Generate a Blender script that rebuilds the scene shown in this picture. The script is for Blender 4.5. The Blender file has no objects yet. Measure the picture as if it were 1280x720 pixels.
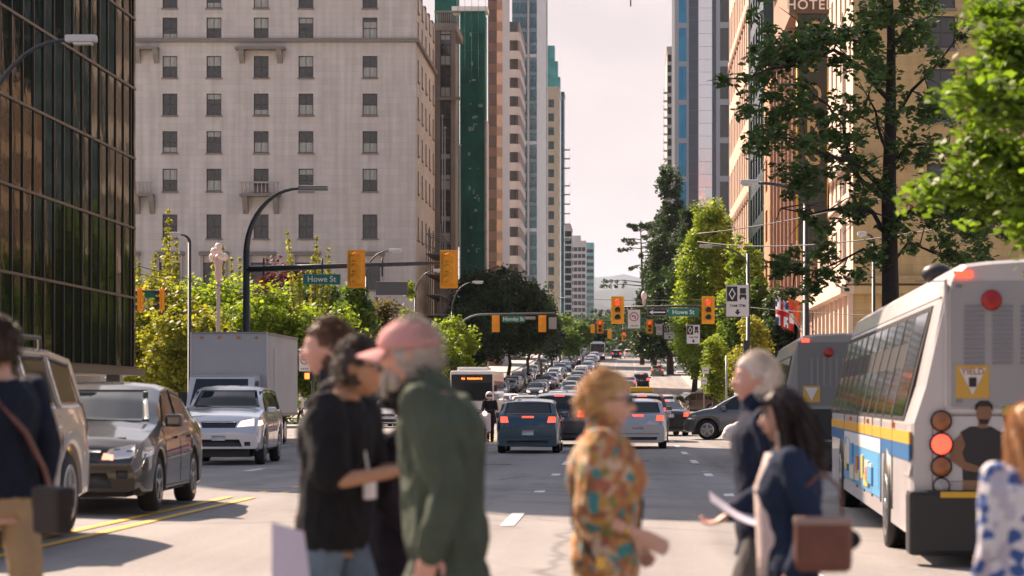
import bpy, bmesh, math, random
import numpy as np
from mathutils import Vector, Matrix, noise
from mathutils.bvhtree import BVHTree
random.seed(7)
rng = np.random.default_rng(7)
PI = math.pi
SC = bpy.context.scene
COL = SC.collection
F = 3022.0          # focal length in photo pixels (1280 wide)
CX, CY, EYE = 780.0, 498.0, 1.5

# ------------------------------------------------------------------ camera
cam = bpy.data.cameras.new('camera')
cam.lens = 85.0; cam.sensor_width = 36.0; cam.sensor_fit = 'HORIZONTAL'
cam.shift_x = -140 / 1280; cam.shift_y = 138 / 1280
cam.clip_start = 0.5; cam.clip_end = 20000
cam.dof.use_dof = True; cam.dof.focus_distance = 85.0; cam.dof.aperture_fstop = 2.9
cam.dof.aperture_blades = 0
camo = bpy.data.objects.new('camera', cam); COL.objects.link(camo)
camo.location = (0, 0, EYE); camo.rotation_euler = (PI / 2, 0, 0)
SC.camera = camo
SC.view_settings.view_transform = 'Standard'; SC.view_settings.look = 'None'
SC.view_settings.gamma = 1.0
SC.view_settings.exposure = 1.38

# ------------------------------------------------------------------ sun and sky
SUN_TRAVEL = Vector((0.656, -0.755, -0.87)).normalized()     # comes from ahead and the left
sun = bpy.data.lights.new('sun', 'SUN'); sun.energy = 5.0; sun.angle = math.radians(0.55); sun.color = (1.0, 0.77, 0.60)
suno = bpy.data.objects.new('sun', sun); COL.objects.link(suno)
suno.rotation_euler = SUN_TRAVEL.to_track_quat('-Z', 'Y').to_euler(); suno.location = (-60, 70, 120)
W = bpy.data.worlds.new('World'); SC.world = W; W.use_nodes = True
nt = W.node_tree; nt.nodes.clear()
wout = nt.nodes.new('ShaderNodeOutputWorld'); bg = nt.nodes.new('ShaderNodeBackground')
sky = nt.nodes.new('ShaderNodeTexSky'); sky.sky_type = 'NISHITA'; sky.sun_disc = False
sky.sun_elevation = math.asin(-SUN_TRAVEL.z); sky.sun_rotation = math.atan2(-SUN_TRAVEL.x, -SUN_TRAVEL.y)
sky.air_density = 1.0; sky.dust_density = 3.0; sky.ozone_density = 1.0
sc_ = nt.nodes.new('ShaderNodeVectorMath'); sc_.operation = 'SCALE'; sc_.inputs['Scale'].default_value = 0.075
nt.links.new(sky.outputs[0], sc_.inputs[0])
tc = nt.nodes.new('ShaderNodeTexCoord'); mp = nt.nodes.new('ShaderNodeMapping')
mp.inputs['Scale'].default_value = (1.0, 1.0, 2.6)
n1 = nt.nodes.new('ShaderNodeTexNoise'); n1.inputs['Scale'].default_value = 9; n1.inputs['Detail'].default_value = 7; n1.inputs['Roughness'].default_value = 0.55
nt.links.new(tc.outputs['Generated'], mp.inputs[0]); nt.links.new(mp.outputs[0], n1.inputs[0])
rmp = nt.nodes.new('ShaderNodeValToRGB')   # bright thin overcast: cream veil with slightly greyer cloud bellies
rmp.color_ramp.elements[0].position = 0.36; rmp.color_ramp.elements[0].color = (0.300, 0.248, 0.245, 1)
rmp.color_ramp.elements[1].position = 0.60; rmp.color_ramp.elements[1].color = (0.352, 0.286, 0.275, 1)
nt.links.new(n1.outputs[0], rmp.inputs[0])
mx = nt.nodes.new('ShaderNodeMix'); mx.data_type = 'RGBA'; mx.inputs['Factor'].default_value = 0.82
sx_ = nt.nodes.new('ShaderNodeSeparateXYZ'); nt.links.new(tc.outputs['Generated'], sx_.inputs[0])
fr = nt.nodes.new('ShaderNodeMapRange'); fr.interpolation_type = 'SMOOTHSTEP'   # hazy veil low down, clearer blue overhead
fr.inputs[1].default_value = 0.15; fr.inputs[2].default_value = 0.5; fr.inputs[3].default_value = 0.92; fr.inputs[4].default_value = 0.12
nt.links.new(sx_.outputs[2], fr.inputs[0]); nt.links.new(fr.outputs[0], mx.inputs['Factor'])
nt.links.new(sc_.outputs[0], mx.inputs['A']); nt.links.new(rmp.outputs[0], mx.inputs['B'])
nt.links.new(mx.outputs['Result'], bg.inputs[0]); bg.inputs[1].default_value = 1.0
nt.links.new(bg.outputs[0], wout.inputs[0])

# ------------------------------------------------------------------ helpers
def gz(y):
    if y < 150: return 0.0
    if y < 230: return 0.034 * (y - 150) ** 2 / 160
    if y < 520: return 1.36 + 0.034 * (y - 230)
    if y < 600: return 11.22 + 0.034 * (y - 520) - 0.00040 * (y - 520) ** 2
    return 11.38 - 0.03 * (y - 600)
def g2(x, y):      # the crossing nearest the camera falls gently to the right
    k = 0.035 * (1 if y < 32 else max(0, (52 - y) / 20) ** 1.5 if y < 52 else 0)
    return gz(y) - k * max(-20, min(20, x))
def at(px, py, Y):
    return Vector(((px - CX) * Y / F, Y, EYE + (CY - py) * Y / F))

_m = {}
def mat(name, col, rough=0.7, metal=0.0, var=0.0, vscale=3.0, bump=0.0, bscale=30.0, spec=0.5, emit=None, estr=1.0, coat=0.0, trans=0.0, island=0.0, detail=3, stretch=None):
    if name in _m: return _m[name]
    m = bpy.data.materials.new(name); m.use_nodes = True; t = m.node_tree; b = t.nodes['Principled BSDF']
    c4 = (*col, 1)
    b.inputs['Base Color'].default_value = c4; b.inputs['Roughness'].default_value = rough; b.inputs['Metallic'].default_value = metal
    b.inputs['Specular IOR Level'].default_value = spec; b.inputs['Coat Weight'].default_value = coat; b.inputs['Coat Roughness'].default_value = 0.04
    if emit: b.inputs['Emission Color'].default_value = (*emit, 1); b.inputs['Emission Strength'].default_value = estr
    if trans:
        b.inputs['Transmission Weight'].default_value = trans
    src = None
    if var or bump:
        co = t.nodes.new('ShaderNodeTexCoord'); mpn = t.nodes.new('ShaderNodeMapping')
        if stretch: mpn.inputs['Scale'].default_value = stretch
        t.links.new(co.outputs['Object'], mpn.inputs[0])
    if var:
        n = t.nodes.new('ShaderNodeTexNoise'); n.inputs['Scale'].default_value = vscale; n.inputs['Detail'].default_value = detail
        t.links.new(mpn.outputs[0], n.inputs[0])
        mr = t.nodes.new('ShaderNodeMapRange'); mr.inputs[1].default_value = 0.25; mr.inputs[2].default_value = 0.75
        mr.inputs[3].default_value = 1 - var; mr.inputs[4].default_value = 1 + var
        t.links.new(n.outputs[0], mr.inputs[0]); src = mr.outputs[0]
    if island:
        g = t.nodes.new('ShaderNodeNewGeometry'); mr2 = t.nodes.new('ShaderNodeMapRange')
        mr2.inputs[3].default_value = 1 - island; mr2.inputs[4].default_value = 1 + island
        t.links.new(g.outputs['Random Per Island'], mr2.inputs[0])
        if src:
            mu = t.nodes.new('ShaderNodeMath'); mu.operation = 'MULTIPLY'
            t.links.new(src, mu.inputs[0]); t.links.new(mr2.outputs[0], mu.inputs[1]); src = mu.outputs[0]
        else: src = mr2.outputs[0]
    if src:
        v = t.nodes.new('ShaderNodeVectorMath'); v.operation = 'SCALE'; v.inputs[0].default_value = col
        t.links.new(src, v.inputs['Scale']); t.links.new(v.outputs[0], b.inputs['Base Color'])
    if bump:
        n = t.nodes.new('ShaderNodeTexNoise'); n.inputs['Scale'].default_value = bscale; n.inputs['Detail'].default_value = 4
        t.links.new(mpn.outputs[0], n.inputs[0])
        bp = t.nodes.new('ShaderNodeBump'); bp.inputs['Strength'].default_value = bump; bp.inputs['Distance'].default_value = 0.05
        t.links.new(n.outputs[0], bp.inputs['Height']); t.links.new(bp.outputs[0], b.inputs['Normal'])
    _m[name] = m
    return m

def leafmat(name, col, tr=(1.0, 1.0, 0.4), var=0.35):
    if name in _m: return _m[name]
    m = mat(name, col, 0.55, var=var, vscale=0.7, island=0.4, spec=0.3)
    t = m.node_tree; b = t.nodes['Principled BSDF']
    out = [n for n in t.nodes if n.type == 'OUTPUT_MATERIAL'][0]
    tl = t.nodes.new('ShaderNodeBsdfTranslucent'); add = t.nodes.new('ShaderNodeMixShader'); add.inputs[0].default_value = 0.45
    src = b.inputs['Base Color'].links[0].from_socket
    v = t.nodes.new('ShaderNodeVectorMath'); v.operation = 'MULTIPLY'; v.inputs[1].default_value = tr
    t.links.new(src, v.inputs[0]); t.links.new(v.outputs[0], tl.inputs[0])
    t.links.new(b.outputs[0], add.inputs[1]); t.links.new(tl.outputs[0], add.inputs[2]); t.links.new(add.outputs[0], out.inputs[0])
    return m

class MB:
    """collects shapes; build() links them as ONE mesh object"""
    def __init__(s): s.v = []; s.f = []; s.mi = []; s.sm = []; s.mats = []
    def mi_(s, m):
        if m is None: return 0
        if m not in s.mats: s.mats.append(m)
        return s.mats.index(m)
    def add(s, vs, fs, m=None, smooth=False):
        o = len(s.v); s.v.extend([tuple(v) for v in vs]); i = s.mi_(m)
        for f in fs: s.f.append(tuple(k + o for k in f)); s.mi.append(i); s.sm.append(smooth)
        return s
    def box(s, x0, x1, y0, y1, z0, z1, m=None, M=None):
        vs = [Vector(p) for p in ((x0,y0,z0),(x1,y0,z0),(x1,y1,z0),(x0,y1,z0),(x0,y0,z1),(x1,y0,z1),(x1,y1,z1),(x0,y1,z1))]
        if M: vs = [M @ v for v in vs]
        return s.add(vs, [(0,3,2,1),(4,5,6,7),(0,1,5,4),(1,2,6,5),(2,3,7,6),(3,0,4,7)], m)
    def cbox(s, x0, x1, y0, y1, z0, z1, c, m=None, M=None):
        """box with chamfered vertical and horizontal edges"""
        b = bmesh.new(); bmesh.ops.create_cube(b, size=1)
        for v in b.verts: v.co = Vector((x0 + (v.co.x + .5) * (x1 - x0), y0 + (v.co.y + .5) * (y1 - y0), z0 + (v.co.z + .5) * (z1 - z0)))
        bmesh.ops.bevel(b, geom=b.edges[:], offset=c, segments=2, affect='EDGES', profile=0.6)
        vs = [(M @ v.co if M else v.co.copy()) for v in b.verts]; b.verts.index_update()
        fs = [[v.index for v in f.verts] for f in b.faces]; b.free()
        return s.add(vs, fs, m, False)
    def tube(s, pts, rs, n=8, m=None, cap=True, sx=1.0):
        pts = [Vector(p) for p in pts]
        if not hasattr(rs, '__len__'): rs = [rs] * len(pts)
        vs = []; up = Vector((0, 0, 1))
        prev = None
        for i, p in enumerate(pts):
            d = (pts[min(i + 1, len(pts) - 1)] - pts[max(i - 1, 0)]).normalized()
            if prev is None:
                a = d.cross(up) if abs(d.z) < 0.95 else d.cross(Vector((0, 1, 0)))
            else:
                a = prev - d * prev.dot(d)
            a.normalize(); b = d.cross(a); prev = a
            for k in range(n):
                t = 2 * PI * k / n
                vs.append(p + a * math.cos(t) * rs[i] * sx + b * math.sin(t) * rs[i])
        fs = []
        for i in range(len(pts) - 1):
            for k in range(n):
                k2 = (k + 1) % n
                fs.append((i*n+k, i*n+k2, (i+1)*n+k2, (i+1)*n+k))
        if cap: fs.append(tuple(range(n))[::-1]); fs.append(tuple((len(pts)-1)*n + k for k in range(n)))
        return s.add(vs, fs, m, True)
    def lathe(s, prof, n=16, m=None, M=None):
        """prof: (r, z) pairs revolved about z"""
        vs = []
        for r, z in prof:
            for k in range(n):
                t = 2 * PI * k / n; v = Vector((r * math.cos(t), r * math.sin(t), z)); vs.append(M @ v if M else v)
        fs = [(i*n+k, i*n+(k+1)%n, (i+1)*n+(k+1)%n, (i+1)*n+k) for i in range(len(prof)-1) for k in range(n)]
        fs.append(tuple(range(n))[::-1]); fs.append(tuple((len(prof)-1)*n+k for k in range(n)))
        return s.add(vs, fs, m, True)
    def prism(s, poly, axis, a, b, m=None, M=None):
        """poly in the plane across axis ('x': (y,z), 'y': (x,z), 'z': (x,y)) extruded from a to b"""
        def p3(p, t): return {'x': Vector((t, p[0], p[1])), 'y': Vector((p[0], t, p[1])), 'z': Vector((p[0], p[1], t))}[axis]
        n = len(poly); vs = [p3(p, a) for p in poly] + [p3(p, b) for p in poly]
        if M: vs = [M @ v for v in vs]
        fs = [tuple(range(n)), tuple(range(2*n-1, n-1, -1))] + [(i, i+n, (i+1)%n+n, (i+1)%n) for i in range(n)]
        return s.add(vs, fs, m)
    def ball(s, c, r, m=None, n=10, sc=(1,1,1)):
        c = Vector(c); vs = []; rows = n // 2 + 1
        for i in range(rows + 1):
            a = PI * i / rows
            for k in range(n):
                t = 2 * PI * k / n
                vs.append(c + Vector((math.sin(a)*math.cos(t)*r*sc[0], math.sin(a)*math.sin(t)*r*sc[1], math.cos(a)*r*sc[2])))
        fs = [(i*n+k, (i+1)*n+k, (i+1)*n+(k+1)%n, i*n+(k+1)%n) for i in range(rows) for k in range(n)]
        return s.add(vs, fs, m, True)
    def mesh(s, name):
        me = bpy.data.meshes.new(name); me.from_pydata(s.v, [], s.f)
        for m in s.mats: me.materials.append(m)
        if s.f:
            me.polygons.foreach_set('material_index', s.mi); me.polygons.foreach_set('use_smooth', s.sm)
        me.update(); return me
    def build(s, name, parent=None, m=None, loc=None, recalc=True):
        me = s.mesh(name)
        if m is not None and not me.materials: me.materials.append(m)
        if recalc:
            b = bmesh.new(); b.from_mesh(me); bmesh.ops.recalc_face_normals(b, faces=b.faces); b.to_mesh(me); b.free()
        return link(name, me, parent, loc)

def link(name, data, parent=None, loc=None, rz=0):
    o = bpy.data.objects.new(name, data); COL.objects.link(o); o.parent = parent
    if loc is not None: o.location = loc
    if rz: o.rotation_euler[2] = rz
    return o
def tag(o, label=None, cat=None, group=None, kind=None):
    if label: o['label'] = label
    if cat: o['category'] = cat
    if group: o['group'] = group
    if kind: o['kind'] = kind
    return o
def thing(name, label, cat, loc=(0,0,0), rz=0, group=None):
    o = link(name, None, None, loc, rz); o.empty_display_size = 0.3
    return tag(o, label, cat, group)
def copy_tree(o, parent=None):
    c = o.copy(); COL.objects.link(c); c.parent = parent
    for ch in o.children: copy_tree(ch, c)
    return c
def dup(o, loc, rz=0, label=None, group=None):
    c = copy_tree(o); c.location = loc; c.rotation_euler[2] = rz
    if label: c['label'] = label
    if group: c['group'] = group
    return c
def text(name, s, size, m, parent, loc, rot, ext=0.005, align='CENTER', sx=1.0, spacing=1.0):
    cu = bpy.data.curves.new(name, 'FONT'); cu.body = s; cu.size = size; cu.extrude = ext; cu.align_x = align; cu.align_y = 'CENTER'
    cu.space_character = spacing; cu.offset = size * 0.012
    cu.resolution_u = 3
    cu.materials.append(m); o = bpy.data.objects.new('tmp', cu); COL.objects.link(o)
    me = bpy.data.meshes.new_from_object(o); bpy.data.objects.remove(o)
    o = link(name, me, parent, loc); o.rotation_euler = rot; o.scale = (sx, 1, 1)
    return o

# ------------------------------------------------------------------ materials
ASPH = mat('aged_asphalt', (0.218, 0.204, 0.196), 0.85, var=0.12, vscale=0.22, bump=0.25, bscale=22, detail=9)
def weather(m):
    t = m.node_tree; b = t.nodes['Principled BSDF']; src = b.inputs['Base Color'].links[0].from_socket
    co = t.nodes.new('ShaderNodeTexCoord')
    def layer(src, scale, vs, lo, hi, a, c, kind='noise', detail=4):
        mp_ = t.nodes.new('ShaderNodeMapping'); mp_.inputs['Scale'].default_value = vs; t.links.new(co.outputs['Object'], mp_.inputs[0])
        if kind == 'noise':
            n = t.nodes.new('ShaderNodeTexNoise'); n.inputs['Scale'].default_value = scale; n.inputs['Detail'].default_value = detail; out = n.outputs[0]
        else:
            w = t.nodes.new('ShaderNodeTexNoise'); w.inputs['Scale'].default_value = 1.2; w.inputs['Detail'].default_value = 6
            t.links.new(mp_.outputs[0], w.inputs[0]); mx_ = t.nodes.new('ShaderNodeMix'); mx_.data_type = 'RGBA'; mx_.inputs[0].default_value = .35
            t.links.new(mp_.outputs[0], mx_.inputs['A']); t.links.new(w.outputs[1], mx_.inputs['B'])
            n = t.nodes.new('ShaderNodeTexVoronoi'); n.feature = 'DISTANCE_TO_EDGE'; n.inputs['Scale'].default_value = scale; out = n.outputs['Distance']
            t.links.new(mx_.outputs['Result'], n.inputs[0])
        if kind == 'noise': t.links.new(mp_.outputs[0], n.inputs[0])
        r = t.nodes.new('ShaderNodeMapRange'); r.inputs[1].default_value = lo; r.inputs[2].default_value = hi; r.inputs[3].default_value = a; r.inputs[4].default_value = c
        t.links.new(out, r.inputs[0]); v = t.nodes.new('ShaderNodeVectorMath'); v.operation = 'SCALE'; t.links.new(src, v.inputs[0]); t.links.new(r.outputs[0], v.inputs['Scale']); return v.outputs[0]
    src = layer(src, 1.0, (1.3, .03, 1), .35, .65, .80, 1.08)          # tyre-polished tracks along the lanes
    src = layer(src, .16, (1, 1, 1), .0, .008, .55, 1.0, 'crack')     # sealed cracks
    src = layer(src, .9, (1, .5, 1), .58, .70, 1.0, .74, detail=6)     # oil spots
    src = layer(src, 9, (1, 1, 1), .3, .7, .93, 1.07, detail=8)
    t.links.new(src, b.inputs['Base Color'])
weather(ASPH)
DARKASPH = mat('side_asphalt', (0.19, 0.18, 0.175), 0.85, var=0.2, vscale=0.5, bump=0.2)
CONC = mat('pavement_concrete', (0.36, 0.34, 0.31), 0.85, var=0.15, vscale=1.2, bump=0.1)
KERB = mat('kerb_concrete', (0.42, 0.40, 0.37), 0.8, var=0.15)
WHITEP = mat('white_road_paint', (0.62, 0.60, 0.58), 0.6, var=0.25, vscale=9, detail=6)
YELP = mat('yellow_road_paint', (0.72, 0.40, 0.03), 0.6, var=0.25, vscale=6, detail=6)
STONE = mat('limestone', (0.40, 0.36, 0.325), 0.85, var=0.12, vscale=0.35, bump=0.08, bscale=8, detail=8)
STONE2 = mat('weathered_limestone', (0.26, 0.245, 0.22), 0.85, var=0.22, vscale=0.6, detail=8)
DGLASS = mat('dark_window_glass', (0.020, 0.025, 0.028), 0.06, spec=0.8)
MGLASS = mat('mirror_green_glass', (0.012, 0.016, 0.012), 0.03, spec=.5, bump=.12, bscale=.9)
_t = MGLASS.node_tree; _b = _t.nodes['Principled BSDF']; _g = _t.nodes.new('ShaderNodeBsdfAnisotropic'); _g.inputs['Color'].default_value = (.34, .38, .38, 1); _g.inputs['Roughness'].default_value = .03
_f = _t.nodes.new('ShaderNodeFresnel'); _f.inputs['IOR'].default_value = 1.7; _x = _t.nodes.new('ShaderNodeMixShader'); _b.inputs['Specular IOR Level'].default_value = 0
for _n in (_g, _f): _t.links.new(_b.inputs['Normal'].links[0].from_socket, _n.inputs['Normal'])
_t.links.new(_f.outputs[0], _x.inputs[0]); _t.links.new(_b.outputs[0], _x.inputs[1]); _t.links.new(_g.outputs[0], _x.inputs[2]); _t.links.new(_x.outputs[0], [n for n in _t.nodes if n.type == 'OUTPUT_MATERIAL'][0].inputs[0])
BLACKM = mat('black_metal', (0.02, 0.02, 0.022), 0.45)
GREYM = mat('grey_metal', (0.22, 0.22, 0.22), 0.45, metal=0.6)
POLE = mat('dark_pole_paint', (0.035, 0.04, 0.045), 0.5)
STEEL = mat('galvanised_steel', (0.35, 0.36, 0.37), 0.5, metal=0.5)
YSIG = mat('signal_yellow', (0.85, 0.36, 0.01), 0.5, var=0.08, vscale=4)
REDL = mat('red_lamp_lit', (0.6, 0.02, 0.01), 0.4, emit=(1, 0.04, 0.015), estr=1.0)
REDOFF = mat('red_reflector', (0.35, 0.015, 0.01), 0.3)
WLIT = mat('headlamp_lit', (0.8, 0.8, 0.8), 0.2, emit=(1, 0.93, 0.85), estr=2.2)
CHROME = mat('chrome', (0.6, 0.6, 0.6), 0.12, metal=1.0)
GSIGN = mat('street_sign_green', (0.0, 0.17, 0.11), 0.5)
WSIGN = mat('sign_white', (0.62, 0.60, 0.58), 0.5, var=0.05)
BARK = mat('bark', (0.055, 0.042, 0.032), 0.9, var=0.3, vscale=6, bump=0.5, bscale=14)
GREYP = mat('far_concrete', (0.38, 0.36, 0.35), 0.8, var=0.08, vscale=0.3)
# ------------------------------------------------------------------ ground, roads, kerbs
LEFTB, RIGHTB, LK, RK = -20.0, 12.5, -16.0, 7.5
YS = [-40, -10, 0, 15, 30, 50, 70, 90, 110, 130, 150] + list(range(160, 232, 8)) + list(range(232, 600, 24)) + [600, 640, 700, 800, 1000]
def strip(name, x0, x1, ys, dz, m, label=None, kind='structure', nx=1, thick=0.0):
    b = MB(); vs = []; xs_ = sorted({x0, x1, *[q for q in (-20, 20) if x0 < q < x1]}); nx = len(xs_) - 1
    ys = sorted({*ys, *[q for q in (32, 35, 38, 41, 44, 47, 50, 52) if ys[0] < q < ys[-1]]})
    for y in ys:
        for x in xs_: vs.append((x, y, g2(x, y) + dz))
    n = nx + 1
    b.add(vs, [(r*n+i, r*n+i+1, (r+1)*n+i+1, (r+1)*n+i) for r in range(len(ys)-1) for i in range(nx)], m, False)
    if thick:
        k = len(ys); vv = []
        for y in ys: vv += [(x0, y, g2(x0,y)+dz), (x0, y, g2(x0,y)+dz-thick), (x1, y, g2(x1,y)+dz), (x1, y, g2(x1,y)+dz-thick)]
        ff = []
        for r in range(k-1): ff += [(4*r, 4*r+1, 4*r+5, 4*r+4), (4*r+2, 4*r+6, 4*r+7, 4*r+3)]
        ff += [(0, 2, 3, 1), (4*k-4, 4*k-3, 4*k-1, 4*k-2)]
        b.add(vv, ff, m)
    o = b.build(name, recalc=False); tag(o, kind=kind); return o
strip('ground', -3000, 3000, [-200, 0, 100, 150, 200, 250, 300, 400, 520, 600, 800, 1400, 3000, 6000], -0.03, DARKASPH)
strip('road', LK, RK, YS, 0.0, ASPH)
# cross streets (Granville, Howe, Hornby, Burrard)
CROSS = [(-8, 46), (102, 121), (206, 226), (318, 340), (430, 450)]
for a, b_ in CROSS:
    for x0, x1 in ((-160, LK), (RK, 160)):
        strip('cross_street', x0, x1, [a, (a+b_)/2, b_], -0.004, ASPH)
# raised pavement blocks between the cross streets
prev = None
blocks = [(46, 102), (121, 206), (226, 318), (340, 430), (450, 800)]
for a, b_ in blocks:
    ys = [y for y in [a] + [q for q in YS if a < q < b_] + [b_]]
    strip('pavement', -150, LK - 0.18, ys, 0.13, CONC, thick=0.16)
    strip('pavement', RK + 0.18, 150, ys, 0.13, CONC, thick=0.16)
    strip('kerb', LK - 0.178, LK, ys, 0.135, KERB, thick=0.16)
    strip('kerb', RK, RK + 0.178, ys, 0.135, KERB, thick=0.16)
# lane markings: each dash a piece of the road
dash_parent = bpy.data.objects['road']
db = MB().box(-0.08, 0.08, -1.5, 1.5, 0.003, 0.006, WHITEP); dme = db.mesh('lane_dash')
def dash(x, y, rz=0):
    o = link('lane_dash', dme, dash_parent, (x, y, g2(x,y)+.002)); o.rotation_euler[0] = math.atan2(g2(x,y+1.5)-g2(x,y-1.5), 3); return o
for x in (1.66, -1.33):
    for i in range(-1, 9): dash(x, 33.2 + 9.0 * i - (1.2 if x < 0 else 0) - 12)
    for i in range(0, 34): dash(x, 128 + 9.0 * i)
for x in (4.66, ):
    for i in range(0, 7): dash(x, 50 + 9.0 * i)
for x in (-7.7, -10.8):
    for i in range(-3, 7): dash(x, 50 + 9.0 * i)
    for i in range(0, 34): dash(x, 128 + 9.0 * i)
# double yellow centre line, slightly bowed near the camera
for off in (0.0, 0.30):
    b = MB(); pts = []
    for y in [20 + 2*i for i in range(40)]:
        x = -4.75 - 0.35 * max(0, (45 - y) / 20) ** 1.2
        pts.append((x - off, y))
    vs = []; 
    for x, y in pts: vs += [(x - 0.06, y, g2(x,y)+0.008), (x + 0.06, y, g2(x,y)+0.008)]
    b.add(vs, [(2*i, 2*i+1, 2*i+3, 2*i+2) for i in range(len(pts)-1)], YELP)
    b.build('centre_line', dash_parent)
for a, b_ in ((124, 204), (230, 316), (343, 430), (452, 560)):
    b = MB(); vs = []; ys = list(np.arange(a, b_+.1, 8))
    for off in (0, .3):
        vs = []
        for y in ys: vs += [(-3.6 - off - .06, y, gz(y)+0.006), (-3.6 - off + .06, y, gz(y)+0.006)]
        b.add(vs, [(2*i, 2*i+1, 2*i+3, 2*i+2) for i in range(len(ys)-1)], YELP)
    b.build('centre_line', dash_parent)
for (x0, x1, y) in ((-4.4, RK-.2, 94.5), (-4.4, RK-.2, 50.5), (LK+.2, -5.0, 124.5), (-3.2, RK-.2, 203), (LK+.2, -4, 228)):
    if y == 50.5: continue
   
    MB().box(x0, x1, y-.2, y+.2, gz(y)+.003, gz(y)+.007, WHITEP).build('stop_line', dash_parent)
for y0 in (97, 100.2, 122, 124):
    MB().box(LK+.3, RK-.3, y0-.07, y0+.07, .003, .006, WHITEP).build('crosswalk_line', dash_parent)
for (x, y, w, l) in ((2.9, 60, 1.1, 7), (0.6, 82, .8, 5), (5.8, 74, 1.3, 9), (-9, 62, 1.2, 6), (3.5, 64, .35, 14)):
    MB().box(x-w/2, x+w/2, y-l/2, y+l/2, .0015, .0025, mat('asphalt_patch', (0.17, 0.165, 0.16), .85, var=.15, vscale=1)).build('asphalt_patch', dash_parent)
# manhole covers
for x, y in ((0.3, 58), (-2.9, 55), (3.4, 66), (-8.8, 60)):
    MB().lathe([(0.33, 0.002), (0.33, 0.008), (0.28, 0.008), (0.27, 0.005), (0.0, 0.005)], 20, mat('iron_cover', (0.07, 0.065, 0.06), .6, var=.3, vscale=8)).build('manhole_cover', dash_parent, loc=(x, y, 0))

# ------------------------------------------------------------------ distant hills and forested shore
def ridge(name, Y, x0, x1, hfun, m, n=120, depth=900):
    b = MB(); vs = []
    for j in range(5):
        t = j / 4
        for i in range(n + 1):
            x = x0 + (x1 - x0) * i / n
            h = hfun(x) * math.sin(t * PI / 2) ** 0.8 * (Y + depth * t) / Y
            vs.append((x, Y + depth * t + 60 * noise.noise(Vector((x * .004, t * 3, 0))), -60 + (h + 60)))
        if j == 0:
            pass
    for k in range(n + 1): vs[k] = (vs[k][0], vs[k][1], -80)
    b.add(vs, [(j*(n+1)+i, j*(n+1)+i+1, (j+1)*(n+1)+i+1, (j+1)*(n+1)+i) for j in range(4) for i in range(n)], m, True)
    return tag(b.build(name), kind='structure')
HILL = mat('forested_hill', (0.028, 0.042, 0.045), 0.95, var=0.35, vscale=0.01, detail=8)
def hh(x):   # mountain profile: level is EYE + (498 - y) * Y / F
    px = CX + x * F / 8600
    base = 153 - 0.00011 * (px - 765) ** 2 * 6 + 5 * math.sin(px * .09) + 6 * noise.noise(Vector((px * .03, 3, 0))) * 2
    return max(base, 60) * 8600 / F
ridge('mountain', 8600, -3800, 3800, hh, HILL, depth=2500)
def hh1(x):
    px = CX + x * F / 5200
    return (139 - .0012 * (px - 800) ** 2 * .5 + 9 * noise.noise(Vector((px * .035, 5, 0))) + 4 * noise.noise(Vector((px * .15, 2, 0)))) * 5200 / F
ridge('mountain', 5200, -1500, 1500, hh1, HILL, depth=1200)
def hh2(x):
    px = CX + x * F / 3000
    return (117 + 8 * noise.noise(Vector((px * .02, 9, 0))) - 0.1 * (px - 740) * .3) * 3000 / F
ridge('forested_hill', 3000, -1500, 1500, hh2, HILL, depth=700)
# ------------------------------------------------------------------ buildings
def holed_wall(b, O, U, N, W_, H, ops, m, depth=0.25, revm=None):
    """wall face in the plane O + u*U + v*Z with real openings (u0,u1,v0,v1) and reveals going inward (-N)"""
    O = Vector(O); U = Vector(U); N = Vector(N); Zv = Vector((0, 0, 1))
    us = sorted({0, W_, *[round(o[0], 4) for o in ops], *[round(o[1], 4) for o in ops]})
    vs_ = sorted({0, H, *[round(o[2], 4) for o in ops], *[round(o[3], 4) for o in ops]})
    us = [u for u in us if 0 <= u <= W_]; vs_ = [v for v in vs_ if 0 <= v <= H]
    P = lambda u, v, d=0: O + U * u + Zv * v - N * d
    hole = np.zeros((len(us)-1, len(vs_)-1), bool)
    for (a, c, d, e) in ops:
        for i in range(len(us)-1):
            if us[i] < a - 1e-3 or us[i+1] > c + 1e-3: continue
            for j in range(len(vs_)-1):
                if vs_[j] >= d - 1e-3 and vs_[j+1] <= e + 1e-3: hole[i, j] = True
    verts = [P(u, v) for v in vs_ for u in us]; nu = len(us); fs = []
    for i in range(len(us)-1):
        for j in range(len(vs_)-1):
            if not hole[i, j]: fs.append((j*nu+i, j*nu+i+1, (j+1)*nu+i+1, (j+1)*nu+i))
    b.add(verts, fs, m)
    for (a, c, d, e) in ops:
        q = [P(a,d), P(c,d), P(c,e), P(a,e), P(a,d,depth), P(c,d,depth), P(c,e,depth), P(a,e,depth)]
        b.add(q, [(0,1,5,4),(1,2,6,5),(2,3,7,6),(3,0,4,7)], revm or m)

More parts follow.
